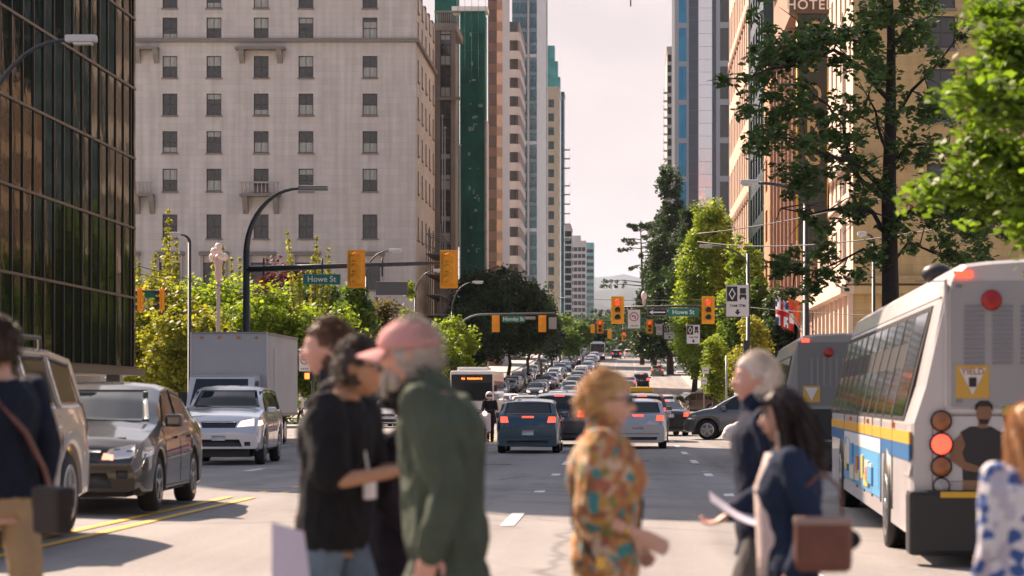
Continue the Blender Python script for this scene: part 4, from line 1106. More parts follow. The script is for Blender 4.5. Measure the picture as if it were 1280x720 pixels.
LENSOFF = MB().lathe([(0,.0),(.135,.0),(.13,.03),(.08,.05),(0,.055)], 16, mat('red_lens_off', (.12,.01,.01), .3), Matrix.Translation((0,-.12,-.2)) @ Matrix.Rotation(PI/2,4,'X')).mesh('lens')
def signal(label, X, Y, Z, facing, s=1.0, red=True, group='yellow traffic signal heads'):
    t = thing('traffic_signal', label, 'traffic signal', (X, Y, Z), facing, group)
    hz = link('housing', SIGH, t)
    for k in range(3): link('visor', SIGV[k], t); link('lens', LENS[k] if (k or red) else LENSOFF, t)
    br = MB()
    for k in range(3):
        br.tube([(-.15, .15, -.1-.38*k), (0, .26, -.0-.38*k), (.15, .15, -.1-.38*k)], .025, 5, YSIG)
        br.tube([(-.12, .16, -.30-.38*k), (.12, .16, -.30-.38*k)], .03, 5, YSIG)
    br.build('rear_bracket', t); t.scale = (s,s,s); return t
def lamp_post(label, base, H, arm, cat='street lamp', r=.11, name='street_lamp', arc=1.0, rise=2.0, headL=.85):
    """curved-arm lamp; arm = signed x reach of the lamp head"""
    t = thing(name, label, cat, base, 0, 'curved street lamps'); b = MB()
    b.tube([(0,0,0),(0,0,.4),(0,0,.42),(0,0,H-rise)], [r*1.5,r*1.4,r,r*.8], 10, POLE); b.build('pole', t)
    pts = [Vector((0,0,H-rise))] + [Vector((arm*(1-math.cos(a)), 0, H-rise+rise*math.sin(a))) for a in [PI/2*i/10 for i in range(1,11)]]
    MB().tube(pts, [r*.8-(r*.4)*i/10 for i in range(11)], 8, POLE).build('arm', t)
    sg = 1 if arm > 0 else -1
    MB().cbox(arm if sg>0 else arm-headL, arm+headL if sg>0 else arm, -.14, .14, H-.06, H+.12, .05, mat('lamp_head_grey', (.5,.5,.5), .4)).build('lamp_head', t)
    MB().cbox((arm+.2*sg) if sg>0 else arm-headL+.1, arm+headL-.1 if sg>0 else arm-.2, -.11, .11, H-.12, H-.061, .02, mat('lamp_lens', (.55,.55,.5), .3)).build('lens', t)
    return t
def sign_plate(name, label, X, Y, Z, w, h, m, draw, cat='sign', group=None, rz=0):
    """flat sign facing the camera, (X,Y,Z) centre; draw(t) adds print"""
    t = thing(name, label, cat, (X, Y, Z), rz, group)
    MB().box(-w/2, w/2, 0, .03, -h/2, h/2, m).build('plate', t)
    b = MB(); e = .02
    b.box(-w/2, w/2, -.004, -.001, h/2-e, h/2, GREYM).box(-w/2, w/2, -.004, -.001, -h/2, -h/2+e, GREYM).box(-w/2, -w/2+e, -.0045, -.001, -h/2+e, h/2-e, GREYM).box(w/2-e, w/2, -.0045, -.001, -h/2+e, h/2-e, GREYM)
    b.build('border', t); draw(t); return t
BLK = mat('sign_black', (.015,.015,.015), .5); REDP = mat('sign_red', (.5,.02,.02), .5); WPR = mat('sign_print_white', (.75,.75,.75), .5)
def flat(t, name, polys, m, y=-.004):
    b = MB()
    for p in polys: b.prism(p, 'y', y-.002, y, m)
    return b.build(name, t)
def arrowL(t, w, h, m=WPR, y=-.006):
    flat(t, 'arrow', [[(-w/2,0),(-w/2+h,h*.55),(-w/2+h*.8,h*.14),(w/2,h*.14),(w/2,-h*.14),(-w/2+h*.8,-h*.14),(-w/2+h,-h*.55)]], m, y)
def circ(r0, r1, n=20, cx=0, cz=0):
    out = [(cx+r0*math.cos(2*PI*i/n), cz+r0*math.sin(2*PI*i/n)) for i in range(n)]
    quads = []
    for i in range(n):
        a, c = 2*PI*i/n, 2*PI*(i+1)/n
        quads.append([(cx+r0*math.cos(a), cz+r0*math.sin(a)), (cx+r0*math.cos(c), cz+r0*math.sin(c)), (cx+r1*math.cos(c), cz+r1*math.sin(c)), (cx+r1*math.cos(a), cz+r1*math.sin(a))])
    return quads
def street_name(t, s_, w, h):
    text('lettering', s_, h*.78, WPR, t, (0, -.012, 0), (PI/2,0,0), .003, sx=1.0)
def noturn(t, w, h):
    R = w*.36; cz = h*.12
    flat(t, 'red_ring', circ(R, R*.8, 24, 0, cz), REDP, -.008)
    c, s_ = math.cos(-PI/4), math.sin(-PI/4); q = R*.09
    flat(t, 'red_slash', [[(-R*.85*c-q*s_, cz-R*.85*s_-q*c), (R*.85*c-q*s_, cz+R*.85*s_-q*c), (R*.85*c+q*s_, cz+R*.85*s_+q*c), (-R*.85*c+q*s_, cz-R*.85*s_+q*c)][::-1]], REDP, -.0085)
    flat(t, 'black_arrow', [[(R*.15,cz-R*.5),(R*.35,cz-R*.5),(R*.35,cz+R*.25),(-R*.2,cz+R*.25),(-R*.2,cz+R*.45),(-R*.55,cz+R*.15),(-R*.2,cz-R*.12),(-R*.2,cz+.02),(R*.15,cz+.02)]], BLK, -.006)
    text('lettering', '3PM-7PM', w*.16, BLK, t, (0,-.006,-h*.36), (PI/2,0,0), .001)
def buslane(t, w, h):
    flat(t, 'black_panel', [[(-w*.46,-h*.02),(0-.01,-h*.02),(0-.01,h*.45),(-w*.46,h*.45)]], BLK, -.005)
    dx, dz, cx, cz = w*.15, h*.19, -w*.235, h*.215
    for (a, b_) in (((-dx,0),(0,dz)),((0,dz),(dx,0)),((dx,0),(0,-dz)),((0,-dz),(-dx,0))):
        k = .72; flat(t, 'diamond', [[(cx+a[0],cz+a[1]),(cx+b_[0],cz+b_[1]),(cx+b_[0]*k,cz+b_[1]*k),(cx+a[0]*k,cz+a[1]*k)]], WPR, -.009)
    cx = w*.23; flat(t, 'bus_symbol', [[(cx-w*.13,h*.22),(cx+w*.13,h*.22),(cx+w*.13,h*.40),(cx-w*.13,h*.40)], [(cx-w*.16,h*.1),(cx+w*.16,h*.1),(cx+w*.13,h*.2),(cx-w*.13,h*.2)], [(cx-w*.14,h*.04),(cx-w*.07,h*.04),(cx-w*.07,h*.1),(cx-w*.14,h*.1)], [(cx+w*.07,h*.04),(cx+w*.14,h*.04),(cx+w*.14,h*.1),(cx+w*.07,h*.1)]], BLK, -.006)
    text('lettering', '7AM-7PM', w*.17, BLK, t, (0,-.006,-h*.16), (PI/2,0,0), .001)
    flat(t, 'down_arrow', [[(-w*.13,-h*.34),(0,-h*.45),(w*.13,-h*.34),(w*.05,-h*.34),(w*.05,-h*.27),(-w*.05,-h*.27),(-w*.05,-h*.34)][::-1]], BLK, -.006)

def xz(px, py, Y): v = at(px, py, Y); return v.x, v.z
# near-side mast arm on the left of Howe Street
Y = 90.0; s = F/Y
x0 = (308-CX)/s
t = thing('signal_mast', 'dark curved lamp and signal mast carrying the green street name sign', 'signal pole', (x0, Y, .13), 0)
MB().tube([(0,0,0),(0,0,.5),(0,0,.52),(0,0,EYE+(CY-318)/s)], [.26,.22,.15,.12], 12, POLE).build('pole', t)
ztop = EYE+(CY-236)/s-.13; zb1 = EYE+(CY-318)/s-.13; reach = (373-308)/s
pts = [Vector((0,0,zb1-.1))] + [Vector((reach*(1-math.cos(a)), 0, zb1+(ztop-zb1)*math.sin(a))) for a in [PI/2*i/12 for i in range(1,13)]]
MB().tube(pts, [.12-.006*i for i in range(13)], 8, POLE).build('lamp_arm', t)
MB().cbox(reach, reach+1.1, -.17, .17, ztop-.08, ztop+.12, .05, GREYM).build('lamp_head', t)
za = EYE+(CY-337)/s-.13
MB().tube([(0,0,za),(3,0,za+.12),((566-308)/s,0,za+.26)], [.13,.1,.06], 8, POLE).build('mast_arm', t)
for px in (330, 403, 448, 478, 562): MB().tube([((px-308)/s,-.05,za-.25),((px-308)/s,-.05,za+.42)], .035, 6, POLE).build('clamp', t)
MB().cbox((470-308)/s, (510-308)/s, -.06, .06, za-.95, za-.45, .02, mat('grey_sign_back', (.14,.135,.13), .6)).build('sign_back', t)
sx, sz = xz(403, 349.5, Y-.1); sign_plate('street_name_sign', 'green street name sign hung under the near mast arm', sx, Y-.3, sz, 47/s, 13/s, GSIGN, lambda t: street_name(t, 'Howe St', 47/s, 13/s), group='green street name signs')
for px, lb, ph in ((446.5, 'yellow back of the inner signal head on the near mast arm', 46), (562, 'yellow back of the signal head at the tip of the near mast arm', 47)):
    X_, Z_ = xz(px, 313.5 if px < 500 else 314, Y); signal(lb, X_, Y-.32, Z_-.1, PI, 1.0)
# side-on signals at the plaza corner
Y = 100; s = F/Y
for px, lb, f_ in ((175, 'edge-on yellow signal touching the glass block', -PI/2), (202, 'edge-on yellow signal just clear of the glass block', -PI/2+.25)):
    X_, Z_ = xz(px, 361, Y+8); signal(lb, X_, Y+8, Z_, f_, .82)
sx, sz = xz(188, 368, Y+8); sign_plate('street_name_sign', 'small green street sign between the edge-on signals', sx, Y+8, sz, .5, .3, GSIGN, lambda t: None, group='green street name signs')
t = thing('signal_span', 'slim black arm holding the edge-on signals', 'signal pole', (xz(172,360,108)[0]-1, 108, .13)); za = EYE+(CY-364)*108/F-.13
MB().tube([(0,0,0),(0,0,za+.4)], .1, 8, POLE).build('pole', t); MB().tube([(0,0,za),(2.4,0,za)], .05, 6, POLE).build('arm', t)
# plaza furniture left
Y = 112; s = F/Y; sx, sz = xz(237, 297, Y)
lamp_post('black lamp pole with short arm over the plaza trees', (sx, Y, .13), sz-.0, -(237-226)/s, rise=.35, headL=.5, r=.1)
sx, sz = xz(485, 316, 150); lamp_post('street lamp with long low arm before the hotel doors', (xz(458,400,150)[0], 150, .13), sz, 1.4, rise=1.6, headL=.8, r=.09)
sx, sz = xz(448, 300, 130)
sx, sz = xz(590, 353, 200); lamp_post('street lamp beside the dark trees at the far crossing', (xz(565,400,200)[0], 200, gz(200)+.13), sz-gz(200)-.13, 1.7, rise=2.4, headL=.9, r=.09)
sx, sz = xz(533, 337, 170); lamp_post('thin curved lamp in front of the scaffold', (xz(519,400,170)[0], 170, gz(170)+.13), sz-.3, 1.3, rise=1.9, headL=.7, r=.08)
# cluster globe lamps
GLB = mat('pink_white_globe', (.75,.60,.55), .3)
def cluster_lamp(label, px, ytop, Y, pale=True):
    s = F/Y; X_ = (px-CX)/s; H = EYE+(CY-ytop)/s-.13-gz(Y)
    t = thing('cluster_lamp', label, 'street lamp', (X_, Y, gz(Y)+.13), 0, 'old globe cluster lamps')
    MB().lathe([(.22,0),(.2,.5),(.11,.6),(.09,H-2.2),(.14,H-2.15),(.1,H-2.0)], 12, mat('pale_lamp_column', (.40,.36,.33), .6)).build('pole', t)
    MB().lathe([(.08,H-2.0),(.2,H-1.7),(.16,H-1.3),(.26,H-.9),(.1,H-.6)], 12, mat('pink_lamp_crown', (.55,.40,.35), .5)).build('crown_casting', t)
    g = MB().ball((0,0,0), .19, GLB, 12).mesh('globe')
    for k in range(5): a = 2*PI*k/5+.4; link('globe', g, t, (.30*math.cos(a), .30*math.sin(a), H-.75+.25*(k%2)))
    link('globe', g, t, (0,0,H-.25))
    return t
cluster_lamp('pinkish cluster lamp on grey column in front of the hotel doors', 273, 302, 118)

# left ground level: signs and pedestrian signal
Y = 124; s = F/Y
def cornersign():
    sx, sz = xz(380, 437, Y); sign_plate('one_way_sign', 'black one way arrow sign at the plaza corner', sx, Y, sz, 22/s, 7.5/s, BLK, lambda t: arrowL(t, 16/s, 5/s))
    sx, sz = xz(381, 453, Y); sign_plate('no_turn_sign', 'white no turn sign under the corner arrow sign', sx, Y-.03, sz, 15/s, 23/s, WSIGN, lambda t: noturn(t, 15/s, 23/s))
    sx, sz = xz(384, 470, Y); t = thing('pedestrian_signal', 'pedestrian signal showing an orange hand by the corner signs', 'pedestrian signal', (sx, Y-.05, sz))
    MB().cbox(-.22, .22, 0, .25, -.22, .22, .03, BLACKM).build('housing', t)
    MB().cbox(-.12, .12, -.02, -.002, -.15, .15, .01, mat('orange_hand_lit', (.6,.1,.01), .5, emit=(1,.13,.02), estr=2.0)).build('hand', t)
    sx, sz = xz(391, 430, Y); t = thing('signal_pole', 'dark signal pole holding the corner signs', 'pole', (sx, Y+.1, .13))
    MB().tube([(0,0,0),(0,0,sz)], [.1,.08], 8, POLE).build('shaft', t)
cornersign()
# Hornby Street mast on the left
Y = 204; s = F/Y; g0 = gz(Y)+.13
xb = (563-CX)/s; zt = EYE+(CY-393)/s-g0
t = thing('signal_mast', 'curved mast arm of the next crossing with two signal backs', 'signal pole', (xb, Y, g0))
MB().tube([(0,0,0),(0,0,zt-2.6)], [.17,.13], 10, POLE).build('pole', t)
pts = [Vector((2.8*(1-math.cos(a)), 0, zt-2.6+2.6*math.sin(a))) for a in [PI/2*i/8 for i in range(9)]] + [Vector(((694-563)/s, 0, zt+.1))]
MB().tube(pts, .09, 8, mat('mast_green_grey', (.16,.19,.19), .5)).build('mast_arm', t)
for px, lb in ((620, 'yellow signal back nearer the pole of the second mast'), (678, 'yellow signal back at the tip of the second mast')):
    X_, Z_ = xz(px, 396, Y); signal(lb, X_, Y-.3, Z_, PI, 1.0)
sx, sz = xz(642, 399, Y); sign_plate('street_name_sign', 'green street name sign on the second mast', sx, Y-.3, sz, 29/s, 8/s, GSIGN, lambda t: street_name(t, 'Hornby St', 29/s, 8/s), group='green street name signs')
sx, sz = xz(662, 397.5, Y); sign_plate('reversed_sign', 'pale one way sign back on the second mast', sx, Y-.28, sz, 15/s, 4/s, mat('pale_sign_back', (.32,.31,.28), .6), lambda t: None)
sx, sz = xz(691, 404, Y); sign_plate('reversed_sign', 'square pale sign back beyond the mast tip', sx, Y-.28, sz, 10/s, 15/s, mat('pale_sign_back', (.32,.31,.28), .6), lambda t: None)
# Howe far side on the right: span arm with two red signals and signs
Y = 124.5; s = F/Y
xp = (935-CX)/s; zt = EYE+(CY-384)/s-.13
t = thing('signal_mast', 'black mast arm across the bus lanes with lamp on top', 'signal pole', (xp, Y, .13))
MB().tube([(0,0,0),(0,0,.5),(0,0,.52),(0,0,EYE+(CY-320)/s)], [.2,.18,.12,.09], 10, POLE).build('pole', t)
MB().tube([(0,0,zt),(-3,0,zt+.06),((766-935)/s,0,zt)], [.08,.06,.045], 8, POLE).build('mast_arm', t)
zt2 = EYE+(CY-308)/s-.13; pts = [Vector((-(935-888)/s*(1-math.cos(a)), 0, zt2-1.1+1.1*math.sin(a))) for a in [PI/2*i/8 for i in range(9)]]
MB().tube(pts, .05, 6, POLE).build('lamp_arm', t)
MB().cbox(-(935-888)/s-.55, -(935-888)/s+.1, -.12, .12, zt2-.06, zt2+.1, .04, GREYP).build('lamp_head', t)
for px, lb in ((772, 'red signal head hanging over the middle lanes'), (885, 'red signal head beside the green street name sign')):
    X_, Z_ = xz(px, 373.5, Y); signal(lb, X_, Y-.3, Z_, 0, 1.0)
sx, sz = xz(854, 390.5, Y); sign_plate('street_name_sign', 'green street name sign between the two red signals', sx, Y-.2, sz, 38/s, 10.5/s, GSIGN, lambda t: street_name(t, 'Howe St', 38/s, 10/s), group='green street name signs')
sx, sz = xz(821.5, 390.5, Y); sign_plate('one_way_sign', 'black one way arrow sign hanging on the mast arm', sx, Y-.2, sz, 24/s, 8.5/s, BLK, lambda t: arrowL(t, 20/s, 5/s))
sx, sz = xz(792.5, 399, Y); sign_plate('no_turn_sign', 'white no turn sign next to the red signal over the lanes', sx, Y-.2, sz, 16/s, 24/s, WSIGN, lambda t: noturn(t, 16/s, 24/s))
sx, sz = xz(866.5, 418, Y); sign_plate('bus_lane_sign', 'white bus lane sign under the green street name sign', sx, Y-.2, sz, 17/s, 24/s, WSIGN, lambda t: buslane(t, 17/s, 24/s), group='bus lane signs')
MB().tube([(sx-xp,-.15,zt),(sx-xp,-.15,sz-.13+12/s)], .02, 5, POLE).build('hanger', t)
t = thing('signal_fixture', 'pinkish white lantern fixture standing on the black mast arm', 'lantern', (xz(805,383,Y)[0], Y, xz(805,383,Y)[1]+.06))
MB().lathe([(.05,0),(.09,.05),(.06,.12),(.08,.2),(.05,.26)], 10, mat('pink_lamp_crown', (.55,.40,.35), .5)).build('stem', t)
MB().lathe([(.05,.26),(.13,.34),(.15,.5),(.12,.62),(.05,.7),(.0,.74)], 12, GLB).build('globe', t)
Yb = 118; sb = F/Yb
sx, sz = xz(922, 376, Yb); sign_plate('bus_lane_sign', 'large bus lane sign with diamond high on the dark pole', sx, Yb, sz, 29/sb, 40/sb, WSIGN, lambda t: buslane(t, 29/sb, 40/sb), group='bus lane signs')
t = thing('sign_pole', 'dark pole carrying the large bus lane sign', 'pole', (sx+14/sb, Yb+.1, .13)); MB().tube([(0,0,0),(0,0,sz+22/sb-.13)], .07, 8, POLE).build('shaft', t)
MB().box(-.25,.0,-.18,.0, 2.6, 4.2, BLACKM).build('signal_box', t)
# Hornby signals on the right
Y = 232; s = F/Y; g0 = gz(Y)+.13
t = thing('signal_mast', 'far mast arm with small red signals over the traffic', 'signal pole', ((868-CX)/s, Y, g0)); zt = EYE+(CY-402)/s-g0
MB().tube([(0,0,0),(0,0,zt+1)], .12, 8, POLE).build('pole', t); MB().tube([(0,0,zt),((742-868)/s,0,zt)], .07, 6, POLE).build('mast_arm', t)
for px, lb in ((750, 'small red signal head over the far oncoming lanes'), (812, 'small red signal head beside the far bus lane sign')):
    X_, Z_ = xz(px, 401, Y); signal(lb, X_, Y-.3, Z_, 0, .95)
sx, sz = xz(836.5, 415.5, Y); sign_plate('bus_lane_sign', 'far small bus lane sign', sx, Y-.2, sz, 13/s, 17/s, WSIGN, lambda t: buslane(t, 13/s, 17/s), group='bus lane signs')
sx, sz = xz(824, 412, Y); sign_plate('no_turn_sign', 'far narrow white turn sign', sx, Y-.2, sz, 8/s, 14/s, WSIGN, lambda t: noturn(t, 8/s, 14/s))
sx, sz = xz(800, 400, Y); sign_plate('street_name_sign', 'far green street sign by the no turn sign', sx, Y-.25, sz, 20/s, 5/s, GSIGN, lambda t: None, group='green street name signs')
Y = 345; s = F/Y; g0 = gz(Y)
for px, py, lb in ((741, 406, 'tiny amber signal back left of the far red signal'), (762, 413, 'tiny signal at the third crossing above the lanes'), (797, 413, 'tiny red signal at the third crossing over the kerb lane'), (780, 416, 'tiny red signal at the third crossing in the middle')):
    X_, Z_ = xz(px, py, Y); signal(lb, X_, Y, Z_, 0 if px > 770 else PI, .9)
t = thing('signal_mast', 'thin arm of the third crossing', 'signal pole', ((815-CX)/s, Y+.4, g0)); zt = EYE+(CY-412)/s-g0
MB().tube([(0,0,0),(0,0,zt)], .12, 6, POLE).build('pole', t); MB().tube([(0,0,zt),((738-815)/s,0,zt)], .06, 6, POLE).build('mast_arm', t)
# right lamps
Y = 92; s = F/Y; sx, sz = xz(940, 233, Y)
t = lamp_post('tall dark lamp pole with arm over the bus lanes', ((968-CX)/s+1.2, Y, .13), sz+.0, -(30)/s-.9, rise=.8, headL=.7, r=.13)
Y = 104; s = F/Y; sx, sz = xz(1092, 297, Y)
lamp_post('plain dark lamp pole among the maple boughs', (sx, Y, .13), sz, -.3, rise=.3, headL=.4, r=.09)
# the near lamp coming in at the top left
Y = 58; s = F/Y; sx, sz = xz(82, 50, Y)
t = lamp_post('grey cobra lamp reaching in front of the glass block', ((-30-CX)/s, Y, .13), sz-.13, (82+30)/s, rise=3.2, headL=.75, r=.1)
# traffic bollards, parking signs, kiosk
BW = mat('bollard_white', (.6,.58,.56), .5); BR = mat('bollard_red', (.45,.04,.03), .5)
for i, (px, lb) in enumerate(((877, 'red and white striped bollard at the kerb end'), (885, 'second striped bollard from the road'), (893, 'third striped bollard from the road'), (902, 'striped bollard nearest the trees'))):
    Y = 120+.3*i; s = F/Y; t = thing('bollard', lb, 'bollard', ((px-CX)/s+3.2, Y, .13), 0, 'striped bollards on the corner')
    MB().lathe([(.13,0),(.13,.92),(.1,1.0),(0,1.02)], 12, BW).build('post', t)
    for z in (.15,.45,.75): MB().lathe([(.134,z),(.134,z+.15)], 12, BR).build('stripe', t)
for (px, py, Y, w, h, lb) in ((882, 463, 128, 9, 9, 'upper small white parking sign by the young tree'), (880, 476, 128, 8, 9, 'lower small grey parking sign by the young tree')):
    s = F/Y; sx, sz = xz(px, py, Y); sign_plate('parking_sign', lb, sx, Y, sz, w/s, h/s, WSIGN, lambda t: flat(t, 'printed_bar', [[(-w/s*.3,-h/s*.1),(w/s*.3,-h/s*.1),(w/s*.3,h/s*.05),(-w/s*.3,h/s*.05)]], mat('sign_grey_print', (.25,.25,.25), .5)))
t = thing('sign_pole', 'thin pole holding the parking signs', 'pole', (xz(880,470,128)[0], 128.1, .13)); MB().tube([(0,0,0),(0,0,2.9)], .03, 6, GREYM).build('shaft', t)
t = thing('signal_pole', 'pale thin pole beside the yellow green tree', 'pole', (xz(908,470,126)[0], 126, .13)); MB().tube([(0,0,0),(0,0,3.6)], .05, 6, STEEL).build('shaft', t)
# flags on the sandstone hotel
def flag(label, px, py, Y, m1, kind, seed):
    s = F/Y; X_, Z_ = xz(px, py, Y); t = thing('flag', label, 'flag', (X_, Y, Z_), 0, 'flags over the hotel entrance')
    MB().tube([(1.3,0,-1.5),(-.3,0,.9)], .03, 6, STEEL).build('staff', t)
    n, k = 8, 10; w, h = .75, 1.35; vs = []
    for j in range(k+1):
        for i in range(n+1): vs.append((-.3+w*i/n*.9-.1, .12*math.sin(i*1.3+seed+j*.3), .75-h*j/k-.35*i/n*.6))
    b = MB(); fs = [(j*(n+1)+i, j*(n+1)+i+1, (j+1)*(n+1)+i+1, (j+1)*(n+1)+i) for j in range(k) for i in range(n)]
    if kind == 'plain': b.add(vs, fs, m1, True)
    else:
        for q, f_ in enumerate(fs):
            i, j = q % n, q // n
            m_ = REDP if (i in (3,4) or j in (4,5)) else (WPR if (abs(i-3.5) < 2 or abs(j-4.5) < 1.6 or abs((i/n)-(j/k)) < .1) else m1)
            if kind == 'leaf': m_ = REDP if (j < 3 or j > 6 or (3<=i<=4)) else WPR
            b.add([vs[a] for a in f_], [(0,1,2,3)], m_, True)
    b.build('cloth', t, recalc=False)
ORF = mat('orange_cloth', (.65,.12,.02), .8); BLF = mat('navy_cloth', (.02,.04,.16), .8)
flag('blue flag with red and white cross by the hotel door', 979, 391, 128, BLF, 'cross', 1)
flag('red and white flag between the blue and orange flags', 986, 396, 131, REDP, 'leaf', 2)
flag('plain orange flag on the entrance row', 994, 389, 134, ORF, 'plain', 3)
# street scenery wires
WIRE = mat('wire_black', (.02,.02,.02), .6)
def wire(label, a, b_, sag=.3, r=.012):
    a, b_ = Vector(a), Vector(b_); b = MB(); pts = [a.lerp(b_, i/14) - Vector((0,0,sag*4*(i/14)*(1-i/14))) for i in range(15)]
    b.tube(pts, r, 4, WIRE); tag(b.build('overhead_wire'), label, 'wire', 'overhead trolley wires')
wire('trolley wire sloping past the tall lamp pole', at(872,292,110), at(1290,195,60), .3, .022)
wire('second trolley wire just below the sloping one', at(872,302,110), at(1290,262,60), .5, .02)
wire('span wire running to the bus lane sign pole', at(935,384,124.5), at(1290,395,95), .2, .015)
wire('span wire over the cluster lamp', at(700,372,130), at(935,372,124.5), .15, .015)
wire('span wire crossing in front of the plaza trees', at(172,332,100), at(420,372,108), .3, .018)
wire('low span wire behind the glass block edge', at(172,342,108), at(563,393,204), .5, .018)
wire('span wire from the hotel scaffold to the far signals', at(520,300,200), at(780,395,235), .6, .02)
# pedestrian-side clutter near the far right kerb
t = thing('bus_shelter', 'dark glazed bus shelter on the bus lane pavement', 'bus shelter', (8.9, 150, .13))
MB().box(0, 1.5, 0, 4, 2.4, 2.5, BLACKM).build('roof', t)
for (x, y) in ((.05,.05),(1.4,.05),(.05,3.9),(1.4,3.9)): MB().box(x, x+.06, y, y+.06, 0, 2.4, BLACKM).build('post', t)
MB().box(1.42, 1.44, .2, 3.8, .4, 2.2, DGLASS).build('pane', t); MB().box(.9, 1.3, .5, 3.5, .4, .46, BLACKM).build('bench_seat', t)
t = thing('newspaper_box', 'blue newspaper box beside the striped bollards', 'newspaper box', (10.4, 128, .13))
MB().cbox(-.25,.25,-.2,.2,.3,1.1,.03,mat('blue_box', (.03,.10,.25), .5)).build('cabinet', t); MB().box(-.18,.18,-.215,-.202,.6,1.0,DGLASS).build('pane', t); MB().box(-.2,.2,-.15,.15,0,.3,BLACKM).build('stand', t)
# ------------------------------------------------------------------ vehicles
GLASSC = mat('car_glass', (.010,.014,.016), .05, spec=.45)
TYRE = mat('tyre_rubber', (.016,.016,.017), .85); RIM = mat('alloy_rim', (.42,.42,.43), .28, metal=.85); TRIM = mat('black_trim', (.014,.014,.015), .5)
TAIL = mat('tail_lamp_dark', (.30,.012,.01), .2, coat=.6); TAILON = mat('brake_lamp_lit', (.6,.03,.02), .2, emit=(1,.06,.03), estr=1.3)
HEADG = mat('headlamp_glass', (.45,.46,.48), .12, metal=.5, coat=1); PLATE = mat('number_plate', (.50,.50,.52), .5); AMBL = mat('amber_lamp', (.55,.18,.01), .3)
HEADW = mat('headlamp_pink_glow', (.6,.5,.48), .2, emit=(1,.62,.5), estr=.9)
def paint(name, col, metal=.35, rough=.28): return mat(name, col, rough, metal=metal, coat=1.0, spec=.5, var=.04, vscale=2)
def interp(xs, ys, x):
    return float(np.interp(x, xs, ys))
